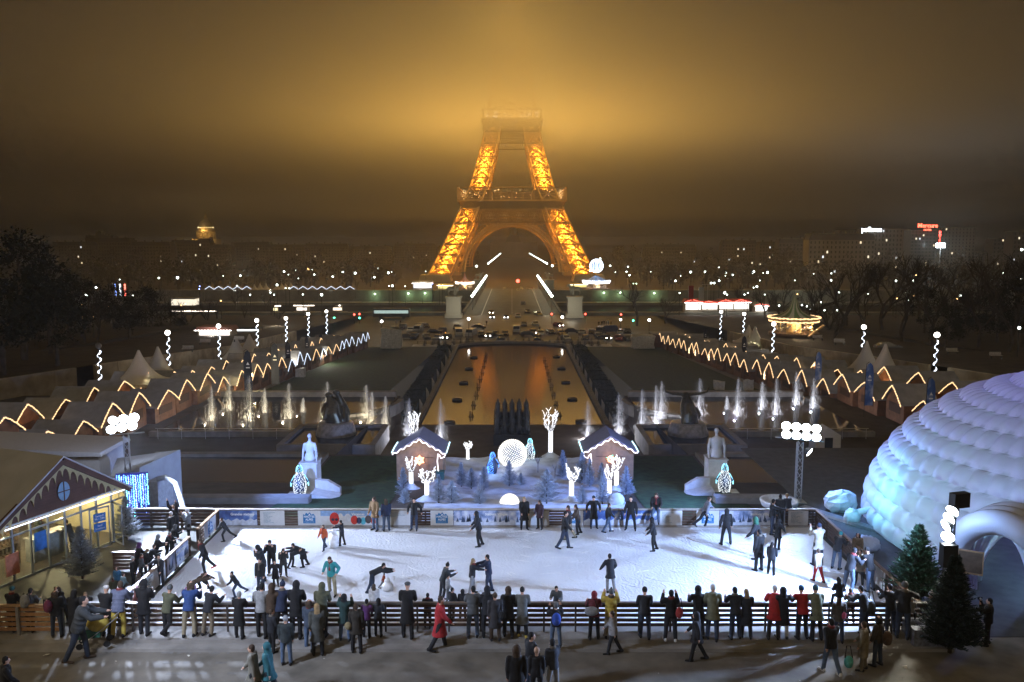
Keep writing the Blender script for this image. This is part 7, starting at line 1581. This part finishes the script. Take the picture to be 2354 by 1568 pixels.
# ---------------------------------------------------------------- carousels, kiosks, far market, boats
def carousel(name,loc,rad,h,cols,lights,label,n=20,balloon=False,light_e=600,lc=(1,.72,.4)):
    o=empty(name,loc,0,label,'carousel'); 
    ma=[mat('canopy_'+name+str(i),c,.7,var=.08) for i,c in enumerate(cols)]
    m=MB(); H=h*.42; prof=[(1.0,0),(.62,.1),(.34,.24),(.2,.42),(.13,.62),(.02,1.0)] if not balloon else [(1,0),(.7,.12),(.4,.3),(.2,.42),(.12,.5)]
    for i in range(n):
        a0=2*PI*i/n;a1=2*PI*(i+1)/n; m.mat(i%2)
        for (r0,z0),(r1,z1) in zip(prof,prof[1:]):
            m.add([(rad*r*math.cos(a),rad*r*math.sin(a),H+(h-H)*z) for r,z,a in((r0,z0,a0),(r0,z0,a1),(r1,z1,a1),(r1,z1,a0))],[(0,1,2,3)])
    m.build('canopy',ma,o)
    MB().lathe([(rad,-.1),(rad,.4)],n=24).build('platform',mat('carousel_base',(.12,.07,.04),.5),o); MB().lathe([(rad*.3,.4),(rad*.3,H)],n=12,cap=False).build('core_drum',mat('carousel_core',(.4,.26,.12),.5,var=.4,scale=1.2),o)
    for zz,k in((H+.05,1.02),(H-h*.085,.97)):
        m=MB(); pts=[(rad*k*math.cos(i*2*PI/40),rad*k*math.sin(i*2*PI/40),zz+(.08*math.sin(i*2.5))) for i in range(41)]; beads(m,pts,.09*rad/5,.2*rad/5,.5*rad/5,5); m.build('light_string',lights,o)
    m=MB(); m.lathe([(rad*.98,H-h*.07),(rad*1.0,H)],n=24,cap=False); m.build('rounding_board',mat('carousel_board',(.35,.25,.13),.5,var=.4,scale=1),o)
    for i in range(14):
        a=2*PI*i/14; x,y=rad*.72*math.cos(a),rad*.72*math.sin(a); q=MB(); q.tube([(x,y,.4),(x,y,H)],.05,6); q.build('pole',mat('brass',(.6,.42,.15),.3,.8),o)
        q=MB(); z=1.2+.35*math.sin(i*2.3); t=Vector((-math.sin(a),math.cos(a),0)); c=Vector((x,y,z)); q.ball(c,.32,8,6,(1.5,1,.8)); q.tube([c+t*.35,c+t*.65+Vector((0,0,.45))],.13,6); q.ball(c+t*.75+Vector((0,0,.45)),.15,6,5); q.build('horse',mat('wooden_horse',(.6,.5,.4),.4,var=.3),o)
    if balloon:
        z0=h*.92; m=MB(); r=rad*.48; m.ball((0,0,z0+r*.9),r,20,12); m.build('balloon',mat('balloon_blue',(.05,.15,.3),.5),o,True)
        for i in range(20):
            a=2*PI*i/20; pts=[(r*1.02*math.cos(p_)*math.cos(a),r*1.02*math.cos(p_)*math.sin(a),z0+r*.9+r*1.02*math.sin(p_)) for p_ in [-1.5+3*k/14 for k in range(15)]]; MB().tube(pts,.10 if i%5 else .16,5).build('light_rib',glow('rib',(.75,.85,1),6),o)
        lamp('POINT',Vector(loc)+Vector((0,-rad*1.2,h)),light_e,(.7,.8,1),.05,name='carousel_light')
    lamp('POINT',Vector(loc)+Vector((0,-rad*.62,H*.72)),light_e,lc,.05,name='carousel_light'); lamp('POINT',Vector(loc)+Vector((rad*.5,-rad*.5,H*.5)),light_e*.6,lc,.05,name='carousel_light'); lamp('POINT',Vector(loc)+Vector((-2,-rad*1.6,h*.9)),light_e*.35,(1,.95,.8),.05,name='carousel_light')
    return o
p=atY(1823,768,172); carousel('carousel',(p.x,172,p.z),5.0,8.2,((.10,.16,.06),(.38,.36,.28)),gwarm,'carousel with green and white striped canopy and warm bulbs in the park',light_e=1100)
st=MB().beam((0,0,.4),(3,-.2,2.8),1.2,.25).build('stair_ramp',mat('stair_warm',(.45,.3,.15),.5)); st.location=(p.x+1.2,166.8,p.z-.4); tag(st,'bright ramp leading up into the striped carousel','ramp')
p=atY(1370,664,480); carousel('balloon_carousel',(p.x,480,p.z),7.6,10.5,((.06,.16,.34),(.25,.3,.4)),glow('cold_bulb',(.85,.9,1),7),'brilliant white and blue carousel crowned by a lit balloon',balloon=True,light_e=1800,lc=(.9,.93,1))
p=atY(1068,664,470); carousel('carousel_red',(p.x,470,p.z),5.2,8.8,((.4,.06,.05),(.55,.42,.36)),glow('pale_bulb',(1,.9,.75),5),'carousel with red and white canopy under the tower leg',light_e=1500,lc=(1,.9,.75)).name='carousel'
def kiosk(x0,x1,yt,yb,Y,label,rc,gcol,gs,name='kiosk',e=300):
    a=atY(x0,yb,Y);b=atY(x1,yb,Y);t=atY(x0,yt,Y); w=b.x-a.x;h=t.z-a.z; o=empty(name,((a.x+b.x)/2,Y,a.z),0,label,name.replace('_',' '))
    MB().bb(-w/2,w/2,.3,4,0,h*.72).build('wall',mat('kiosk_wall',(.3,.26,.2),.7),o); MB().prism([(-w/2-.4,h*.72),(w/2+.4,h*.72),(w/2-.2,h),(-w/2+.2,h)],-.6,4.3).build('roof',mat('kroof_%d'%int(x0),rc,.7),o)
    MB().bb(-w*.45,w*.45,.2,.28,h*.2,h*.62).build('lit_front',glow('kiosk_%d'%int(x0),gcol,gs),o); beads(MB(),[(-w/2-.4,-.65,h*.74),(w/2+.4,-.65,h*.74)],.05,h*.05,.6,5).build('light_string',glow('kioskbulb',(1,.95,.9),5),o)
    if e: lamp('POINT',((a.x+b.x)/2,Y-2,a.z+h*.5),e,gcol,.05,name='kiosk_light')
    return o
kiosk(454,531,751,782,176,'lit kiosk with red topped white front behind the shop side market',(.25,.1,.08),(1,.93,.85),1.6)
o=kiosk(514,590,752,774,190,'dark round roofed kiosk with a white band of light',(.03,.035,.035),(.9,.97,1),1.8)
kiosk(948,994,646,666,470,'pale roofed lit kiosk on the far bank left of the tower leg'.replace(' left of',' beside'),(.4,.32,.2),(.85,.9,1),1.7,e=800)
kiosk(1005,1040,653,666,472,'yellow striped kiosk beside the red carousel',(.4,.3,.05),(1,.85,.3),1.2,e=300)
kiosk(1308,1350,652,662,475,'long yellow lit kiosk beside the balloon carousel',(.3,.24,.1),(1,.8,.25),1.3,e=300)
for k,(x0,x1,yt,yb,l) in enumerate(((1574,1612,688,718,'red edged riverside hut with white front nearest the two banners'),(1612,1650,692,716,'red edged riverside hut next to the banners one'),(1652,1686,689,716,'red edged riverside hut with pointed roof'),(1686,1722,688,716,'red edged riverside hut at the end of its row'),(1735,1765,698,720,'plain white riverside hut beyond the red edged row'))):
    o=kiosk(x0,x1,yt,yb,290,l,(.4,.06,.04) if k<4 else (.4,.4,.4),(1,.97,.92),2.0,'riverside_hut',260)
    w=(x1-x0)*290/F; h=(yb-yt)*290/F; beads(MB(),[(-w/2-.3,-.75,h*.78),(-w*.1,-.75,h*1.0),(w*.25,-.75,h*.86),(w/2+.3,-.75,h*.78)],.08,.16,.5,5).build('red_string',glow('redstring',(1,.12,.08),4),o)
for x,yt,yb,c,l in((1587,657,716,(.35,.03,.03),'tall red vertical banner by the riverside huts'),(1611,660,716,(.45,.45,.45),'tall white vertical banner by the riverside huts')):
    a=atY(x,yb,282);t=atY(x,yt,282); h=t.z-a.z; o=empty('vertical_banner',a,0,l,'banner'); MB().tube([(-.9,0,0),(-.9,0,h)],.08,6).build('pole',steel,o); MB().bb(-.85,.8,-.02,.02,h*.45,h).build('cloth',mat('vb%d'%x,c,.7),o)
a=atY(1625,716,282);o=empty('banner_mast',a,0,'plain steel flood mast beside the vertical banners','mast'); MB().tube([(0,0,0),(0,0,9)],.08,6).build('pole',steel,o); MB().box((-.6,0,9),(2.6,.3,.15)).build('crossbar',steel,o)
# far market on the far bank, with white zigzag strings
for k in range(16):
    x=482+k*21.5
    if 575<x<665: continue
    a=atY(x,672,452);w=21*452/F; o=empty('far_stall',a,0,'small far bank market stall with white zigzag lights, %s towards the tower'%nth(k),'market stall','far bank market stalls'); MB().bb(-w*.42,w*.42,0,3,0,1.7).build('wall',mat('far_wall',(.2,.17,.13),.7),o); MB().prism([(-w/2,1.6),(w/2,1.6),(0,3.2)],-.3,3.3).build('roof',roofm,o); beads(MB(),[(-w/2,-.45,1.6),(0,-.45,3.2),(w/2,-.45,1.6)],.07,.2,.5,5).build('light_string',gcold,o)
for k,(x,yt,wd) in enumerate(((585,653,20),(598,651,22),(612,651,24),(636,652,26),(648,651,20),(657,652,20),(669,650,24))):
    a=atY(x,672,450+2*k);t=atY(x,yt,450+2*k); h=t.z-a.z; q=place(pr,a,.2*k,'peaked white tent on the far bank, %s towards the tower'%nth(k),'peaked white tents on the far bank',(h/6.3*1.0,h/6.3,h/6.3))
lamp('POINT',atY(620,668,446),900,(1,.95,.85),.05,name='tent_light'); lamp('POINT',atY(540,668,446),500,(.9,.95,1),.05,name='tent_light'); lamp('POINT',atY(760,668,446),500,(.9,.95,1),.05,name='tent_light')
def boat(x0,x1,y,Y,label,colr,gc,gs,dots=None):
    a=atY(x0,y,Y);b=atY(x1,y,Y); L_=b.x-a.x; o=empty('river_boat',((a.x+b.x)/2,Y,-20),0,label,'boat')
    m=MB(); hw_=L_/2; m.add([(-hw_,-2.5,1.6),(hw_-3,-2.5,1.6),(hw_,0,1.8),(hw_-3,2.5,1.6),(-hw_,2.5,1.6),(-hw_+1,-1.8,-.3),(hw_-4,-1.8,-.3),(hw_-2,0,-.3),(hw_-4,1.8,-.3),(-hw_+1,1.8,-.3)],[(0,1,2,3,4),(5,6,7,8,9),(0,1,6,5),(1,2,7,6),(2,3,8,7),(3,4,9,8),(4,0,5,9)]); m.build('hull',mat('hull_'+colr,CARC.get(colr,(.05,.05,.05)),.4),o)
    MB().bb(-hw_+2,hw_-6,-2,2,1.65,4.3).build('cabin',mat('boat_cabin',(.2,.2,.2),.5),o); MB().bb(-hw_+2.4,hw_-6.4,-2.06,-2.01,2.4,3.7).build('window_band',glow('boat%d'%int(x0),gc,gs),o)
    m=MB(); pts=[(-hw_+1+i*(L_-4)/30,-2.2,4.6) for i in range(31)]; beads(m,pts,.06,.26,1.6,5); m.build('light_string',glow('boatl%s'%(dots or 'w'),(.25,.4,1) if dots else (1,.85,.7),6),o); return o
boat(455,560,737,330,'long dark river boat outlined with blue lamps','black',(.4,.5,.9),.8,'b'); boat(395,520,722,350,'river boat with warm pinkish windows behind the blue one','grey',(1,.7,.55),1.3); boat(640,745,737,335,'river boat with white deck lamps by the bridge side','black',(.9,.95,1),1.2); boat(590,640,727,345,'river boat with reddish lamps beside the white one','grey',(1,.4,.3),1.0)
boat(672,740,706,380,'bright river restaurant boat with sparkling sides','white',(1,.9,.8),2.2); boat(628,664,706,378,'short yellow lit boat beside the sparkling one','white',(1,.9,.5),1.8); boat(775,800,703,380,'little lit boat close to the quay lamps','white',(1,.85,.65),1.8); boat(360,405,735,320,'small boat with greenish white cabin','grey',(.8,1,.9),1.0)
a=atY(420,702,300);o=empty('glass_pavilion',a,0,'flat glass pavilion lit warm white beyond the trees','pavilion'); MB().bb(-4,4,0,5,0,2.2).build('lit_front',glow('pavil',(1,.9,.7),1.2),o); MB().bb(-4.4,4.4,-.4,5.4,2.2,2.5).build('roof',roofm,o)
for x,c in((266,(.25,.4,1)),(277,(.85,.92,1)),(288,(1,.15,.1))):
    a=atY(x,680,420);t=atY(x,653,420); o=empty('light_column',a,0,'%s vertical light column beyond the dark trees'%({(.25,.4,1):'blue',(.85,.92,1):'white',(1,.15,.1):'red'}[c]),'light column'); MB().tube([(0,0,0),(0,0,t.z-a.z)],.35,6).build('tube_light',glow('col%d'%x,c,5),o)
# ---------------------------------------------------------------- trees
tw=mat('winter_twigs',(.05,.042,.035),.95,var=.4,scale=.6); tb=mat('winter_bark',(.075,.062,.05),.9,var=.4,scale=1)
def bare_tree(seed,h,spread=.5,dense=1,name='bare_tree'):
    r=random.Random(seed); o=empty(name,(0,0,0),0,'x','tree'); t=MB(); c=MB()
    def grow(p,d,l,rad,lev):
        q=p+d*l; mid=p.lerp(q,.5)+Vector((r.uniform(-1,1),r.uniform(-1,1),r.uniform(-.3,.6)))*l*.09
        (t if lev<1 else c).tube([p,mid,q],[rad,rad*.85,rad*.66],6 if lev<1 else (4 if lev<3 else 3),False)
        if lev>=4+ (dense>1): return
        n=r.choice((3,3,4)) if lev<3 else r.choice((3,4,5))
        for k in range(n):
            a=r.uniform(0,2*PI); up=Vector((0,0,1)); s=d.orthogonal().normalized(); s=Quaternion(d,a)@s
            nd=(d*r.uniform(.55,1.0)+s*r.uniform(.45,.95)*spread*1.6+up*.22).normalized(); b=q if k<2 else p.lerp(q,r.uniform(.45,.95)); grow(b,nd,l*r.uniform(.62,.84),rad*.6,lev+1)
    grow(Vector((0,0,0)),Vector((0,0,1)),h*.3,h*.022,0)
    t.build('trunk',tb,o); c.build('crown',tw,o); return o
def leafy(seed,h,w,mt,conif=False,name='evergreen_tree'):
    r=random.Random(seed); o=empty(name,(0,0,0),0,'x','tree'); MB().tube([(0,0,0),(r.uniform(-.3,.3),0,h*.4),(0,0,h*.85)],[h*.028,h*.02,h*.006],8).build('trunk',tb,o); m=MB()
    cl=[]
    for k in range(46): 
        t=r.random(); z=h*(.28+.7*t); q=w*.5*(1-t)**.6*(.5+.5*r.random()) if conif else w*.5*math.sqrt(max(0,1-(2*t-1)**2))*r.uniform(.3,1.05); a=r.uniform(0,2*PI); cl.append((Vector((q*math.cos(a),q*math.sin(a),z)),w*r.uniform(.09,.17)))
    for c,rr in cl:
        for j in range(70):
            d=Vector((r.gauss(0,1),r.gauss(0,1),r.gauss(0,.75))).normalized()*rr*r.uniform(.3,1.15); p=c+d; l=w*.028
            a,b,e=[Vector((r.uniform(-1,1),r.uniform(-1,1),r.uniform(-1,1)))*l for _ in range(3)]; m.add([p+a,p+b,p+e],[(0,1,2)])
    m.build('crown',mt,o); return o
lvm=mat('evergreen_leaves',(.012,.016,.012),.95,var=.5,scale=.8)
bt=[bare_tree(300+k,12,.42+.05*(k%3),1) for k in range(5)]; ev=[leafy(400+k,16,11+k*2,lvm,k==1) for k in range(3)]
bu=[0]*5;eu=[0]*3
def ptree(kind,i,x,yt,Y,lab,grp,w=1.0):
    g=gz(Y,100) if Y>190 else interp([(60,-1.8),(110,-2.2),(150,-4.9),(190,-6.6)],Y); t=atY(x,yt,Y); h=max(2,t.z-g); pr_=bt[i%5] if kind=='b' else ev[i%3]; us=bu if kind=='b' else eu; j=i%5 if kind=='b' else i%3
    hz_=max(v.co.z for c in pr_.children for v in c.data.vertices) if not pr_.get('hz') else pr_['hz']; pr_['hz']=hz_
    s=h/hz_; o=place(pr_,(t.x,Y,g-.1),uni(0,6.3),lab,grp,(s*w,s*w,s),first=not us[j]); us[j]=1; return o
k=0
for x,yt,Y,i in ((35,515,115,0),(-15,540,100,2),(100,560,128,1),(70,600,140,2),(150,610,160,1),(200,635,175,0),(255,640,190,2),(330,650,200,0),(390,690,205,1),(120,640,108,0),(290,668,165,2)):
    ptree('e',i,x,yt,Y,'big dark evergreen above the retaining wall, %s from the frame edge'%nth(k),'dark evergreens in the park'); k+=1
for k,(x,yt,Y) in enumerate(((185,640,150),(300,700,170),(350,655,215),(475,680,240),(498,683,250),(430,690,230),(560,690,260),(610,670,300),(540,660,320),(220,690,140),(700,690,300),(820,640,455),(905,625,470),(640,700,255))):
    ptree('b',k,x,yt,Y,'bare winter tree in the shop side park, %s towards the bridge'%nth(k),'bare trees of the shop side park')
for k,(x,yt,Y) in enumerate(sorted(((1465,640,255),(1530,680,262),(1610,690,300),(1800,640,230),(1870,640,215),(1950,590,205),(2035,592,185),(2120,575,230),(2180,610,260),(2230,580,200),(2290,585,190),(2345,575,180),(2390,560,150),(2080,640,160),(1905,660,195),(1990,650,170),(2150,640,150),(2260,650,140),(2330,640,130),(1760,660,260),(1710,650,300),(2200,600,300),(2310,590,280),(2050,600,300),(1920,715,155)))):
    ptree('b',k+1,x,yt,Y,'bare winter tree in the dome side park, %s from the bridge'%nth(k),'bare trees of the dome side park',1.15)
for k,(x,yt,Y) in enumerate(((2130,650,175),(2230,660,165),(2300,650,150),(2360,620,140),(2180,690,140))):
    ptree('e',k,x,yt,Y,'dark leafy tree among the bare ones on the dome side, %s outward'%nth(k),'dark leafy trees of the dome side park')
for pr_,us in list(zip(bt,bu))+list(zip(ev,eu)):
    if not us:
        for c in list(pr_.children): bpy.data.objects.remove(c)
        bpy.data.objects.remove(pr_)
# far-off woods of both banks: one mass
fw=MB(); r=random.Random(5)
for k in range(520):
    side=r.choice((-1,1)); Y=r.choice((r.uniform(470,560),r.uniform(560,900))); x=side*r.uniform(26 if Y>640 else 75,Y*.68); 
    if abs(x)<75 and abs(Y-620)<80: continue
    h=r.uniform(10,17)+ (6 if Y>640 else 0); w=r.uniform(7,12); g=-14
    fw.tube([(x,Y,g),(x,Y,g+h*.5)],[.35,.2],4,False)
    for j in range(90):
        t=r.random(); q=w*.5*math.sqrt(max(0.02,1-(2*t-1)**2))*r.uniform(.3,1.1); a=r.uniform(0,2*PI); c=Vector((x+q*math.cos(a),Y+q*math.sin(a),g+h*(.2+.8*t))); l=.95
        fw.add([c+Vector((r.uniform(-l,l),r.uniform(-l,l),r.uniform(-l,l))) for _ in range(3)],[(0,1,2)])
o=fw.build('far_woods',mat('far_twigs',(.045,.045,.04),.95,var=.4,scale=.1)); tag(o,'dark wooded mass along the far bank on both sides of the tower','woods',kind='stuff')
# ---------------------------------------------------------------- city beyond
def building(x0,x1,yt,Y,label,colr,wins=0,roof=None,seed=0,rows=6,nm='building',grp=None,dp=14,wc=(1,.85,.6),basez=-14):
    a=atY(x0,yt,Y);b=atY(x1,yt,Y); w=b.x-a.x; h=a.z-basez; o=empty(nm,((a.x+b.x)/2,Y,basez),0,label,'building',grp); r=random.Random(seed)
    hr=h if not roof else h*.84
    MB().bb(-w/2,w/2,0,dp,0,hr).build('wall',mat('facade_%02d'%int(colr*100),(colr,colr*.93,colr*.82),.8,var=.15,scale=.1),o)
    if roof: 
        MB().prism([(-w/2,hr),(w/2,hr),(w/2-1.6,h),(-w/2+1.6,h)],-.3,dp+.3).build('roof',mat('zinc_roof',(.07,.075,.085),.6,var=.2,scale=.2),o)
        for k in range(max(2,int(w/9))): MB().bb(-w/2+4+k*9,-w/2+5.2+k*9,3,4.5,h-1,h+1.6).build('chimney',mat('facade_20',(.2,.186,.164)),o)
    m=MB(); n=max(3,int(w/3.2))
    for q in range(rows): m.bb(-w/2,w/2,-.25,0,hr*(q+1)/rows-.25,hr*(q+1)/rows)
    m.build('ledge',mat('facade_trim',(.22,.2,.17),.8),o)
    g=MB()
    for q in range(rows):
        for k in range(n): x=-w/2+w*(k+.5)/n; z=hr*(q+.22)/rows; g.bb(x-.55,x+.55,-.06,-.01,z,z+hr/rows*.5)
    q=g.build('window_grid',mat('dark_window',(.01,.011,.013),.2),o); q['kind']='stuff'
    for k in range(wins):
        c=r.randrange(n);q=r.randrange(rows); x=-w/2+w*(c+.5)/n;z=hr*(q+.22)/rows; MB().bb(x-.6,x+.6,-.16,-.07,z,z+hr/rows*.5).build('lit_window',glow('win%d'%(k%3),(wc,(1,.8,.5),(.9,.95,1))[k%3],1.6),o)
    return o
building(1860,2012,537,700,'wide old stone block with mansard roof and few lit windows',.22,6,True,1,7,nm='old_block')
building(1985,2092,526,800,'modern slab behind the old stone block with lit top floor windows',.2,9,False,2,9,nm='hotel_slab')
building(2094,2152,529,760,'dark tower block below the red hotel sign',.1,7,False,3,12,nm='tower_block')
building(2163,2243,523,820,'pale windowless slab washed by the stadium floodlight',.3,2,False,4,12,nm='pale_slab')
building(2283,2345,548,800,'dark modern block near the frame edge with lit bands',.14,8,False,5,8,nm='modern_block')
building(2330,2400,532,760,'dark block at the very edge of the skyline',.14,5,False,6,9,nm='modern_block')
building(1930,2000,528,1000,'long low slab with lit penthouse behind the old block',.16,6,False,7,8,nm='hotel_slab')
building(1745,1830,556,900,'grey housing row between the tower and the old block',.13,4,True,8,6,nm='housing_row')
building(1660,1740,552,950,'housing row with a lit gable beyond the bare trees',.12,6,True,9,6,nm='housing_row')
building(1480,1600,562,1000,'low dark housing row just right of the tower'.replace('right of','past'),.1,4,True,10,5,nm='housing_row')
building(1790,1870,548,850,'grey block touching the old stone block',.12,4,True,11,6,nm='housing_row')
for k,(x0,x1,yt,Y) in enumerate(((118,210,556,950),(205,300,547,1000),(195,262,541,1200),(300,392,556,900),(392,478,552,1000),(455,482,549,930),(480,530,562,880),(530,620,556,1100),(610,700,562,950),(700,800,560,1000),(800,900,566,950),(905,1000,560,1100),(20,118,560,900))):
    building(x0,x1,yt,Y,'dim housing row on the skyline of the church dome side, %s along'%nth(k),(.16,.12,.1)[k%3],(3,2,1,2)[k%4],True,30+k,6,nm='housing_row',grp='housing rows on the skyline by the church dome')
building(218,234,532,1350,'slim dark spire like turret on the skyline',.06,0,True,60,8,nm='turret')
# school seen under the arch
p=atY(1180,622,1300); o=empty('old_school',(p.x,1300,-14),0,'long dim stone building with small dome seen under the arch','building')
MB().bb(-36,36,0,14,0,24).build('wall',mat('facade_30',(.3,.28,.25),.8),o); MB().prism([(-12,24),(12,24),(8,34),(-8,34)],0,14).build('roof',mat('zinc_roof',(.07,.075,.085)),o); MB().lathe([(6,0),(6,5),(5,9),(2,11),(.4,13)],(0,7,34),14).build('dome',mat('zinc_roof',(.07,.075,.085)),o,True)
lamp('POINT',(p.x,1255,5),3500,(1,.95,.8),.5,name='school_light')
# church dome
p=atY(475,556,1500); o=empty('domed_church',(p.x,1500,-14),0,'gilded church dome floodlit gold on the dark skyline','church')
gs=mat('gilded_stone',(.5,.36,.16),.5,var=.2,scale=.2)
MB().bb(-19,19,-19,19,0,28).build('base_block',gs,o); MB().lathe([(15.5,28),(15.5,41),(14.6,41.5),(14,47),(13.2,47.5)],n=24).build('drum',gs,o)
MB().lathe([(13,47.5),(12.6,51),(11,55.5),(8,59.5),(4.2,62),(3.5,62.5)],n=24).build('dome',mat('dome_lead',(.22,.17,.09),.45,.3),o,True); MB().lathe([(3.3,62.3),(3.3,67),(2.2,68),(.5,73),(.1,76)],n=12).build('lantern',gs,o)
for k in range(12):
    a=PI+PI*(k+.5)/12; MB().tube([(15.7*math.cos(a),15.7*math.sin(a),28),(15.7*math.cos(a),15.7*math.sin(a),41)],.9,6).build('column',gs,o); MB().ball((13.6*math.cos(a),13.6*math.sin(a),48.3),.7,6,5).build('cornice_lamp',glow('gold',(1,.75,.35),5),o)
for x,y,z,e in((-22,-26,24,14000),(22,-26,24,14000),(0,-26,60,4500),(0,-20,45,9000)): lamp('POINT',(p.x+x,1500+y,-14+z),e,(1,.66,.25),.5,name='church_light')
# rooftop signs
def sign(txt,x,y,wpx,Y,colr,s,label,sub=None):
    p=atY(x,y,Y); w=wpx*Y/F; o=empty('roof_sign',p,0,label,'sign'); RX=Matrix.Rotation(PI/2,4,'X'); size=w/(len(txt)*.56)
    text_mesh(txt,size,'lettering',glow('sign_'+txt[:3],colr,s),o,Matrix.Translation((0,0,-size*.3))@RX,bold=size*.02,ext=.2)
    if sub: text_mesh(sub,size*.42,'sub_lettering',glow('sign_'+txt[:3],colr,s),o,Matrix.Translation((0,0,-size*.85))@RX,bold=size*.01,ext=.2)
    m=MB()
    for k in range(5): m.beam((-w*.45+w*.225*k,.6,-size*1.6),(-w*.45+w*.225*k,.6,size*.5),.25)
    m.beam((-w*.5,.6,-size*.35),(w*.5,.6,-size*.35),.25); m.build('frame',black,o)
sign('pullman',2003,528,58,790,(.8,.92,1),9,'white lit hotel sign on the roof of the modern slab'); sign('Mercure',2132,519,52,755,(1,.12,.06),6,'red lit hotel sign on the roof of the tower block','HOTEL')
p=atY(2160.5,530,650); o=empty('vertical_sign',p,0,'narrow red vertical lit sign above the stadium floodlight','sign')
for k,c in enumerate('HOTEL'): text_mesh(c,2.4,'lettering',glow('vsign',(1,.08,.05),7),o,Matrix.Translation((0,0,-2.0-k*2.1))@Matrix.Rotation(PI/2,4,'X'),bold=.06,ext=.15)
MB().bb(-1.1,1.1,.3,.5,-12,0).build('panel',black,o)
p=atY(2161,567,640); o=empty('stadium_floodlight',(p.x,640,-14),0,'blinding white stadium floodlight on a tall mast below the red sign','floodlight'); MB().tube([(0,0,0),(0,0,p.z+14)],[.4,.25],8).build('mast',steel,o)
MB().bb(-3.6,3.6,.2,.5,p.z+13,p.z+16.6).build('lamp_frame',black,o)
for i in range(4):
    for j in range(2): MB().ball((-2.6+i*1.75,0,p.z+14+j*1.7),.9,10,8,(1,.5,1)).build('lamp_head',glow('stadium',(.85,.97,1),40),o)
lamp('POINT',(p.x,637,p.z+1),26000,(.75,.93,1),.3,name='stadium_light'); lamp('POINT',(p.x+12,690,p.z+1),22000,(.75,.93,1),.3,name='stadium_light')
p=atY(2348,574,700); putlamp(2348,574,'w','bright white floodlight at the dome side edge of the skyline',Y=680,r=.95,grp='distant street lamps')
k=0
for x,y in ((1383,745),(1388,744),(1393,745),(1398,743),(1404,745),(1376,746),(905+5,745),(920,743),(1240,758),(1118,744)):
    a=gp(x,y+5); person(0,0,0,('stand','walk','stand2')[k%3],uni(0,360),'jacket',BLK,DRK,None,BLK,'tiny dark pedestrian by the junction, %s of the far group'%nth(k),group='far pedestrians at the junction',sc_=1.0,pos=tuple(a)); k+=1
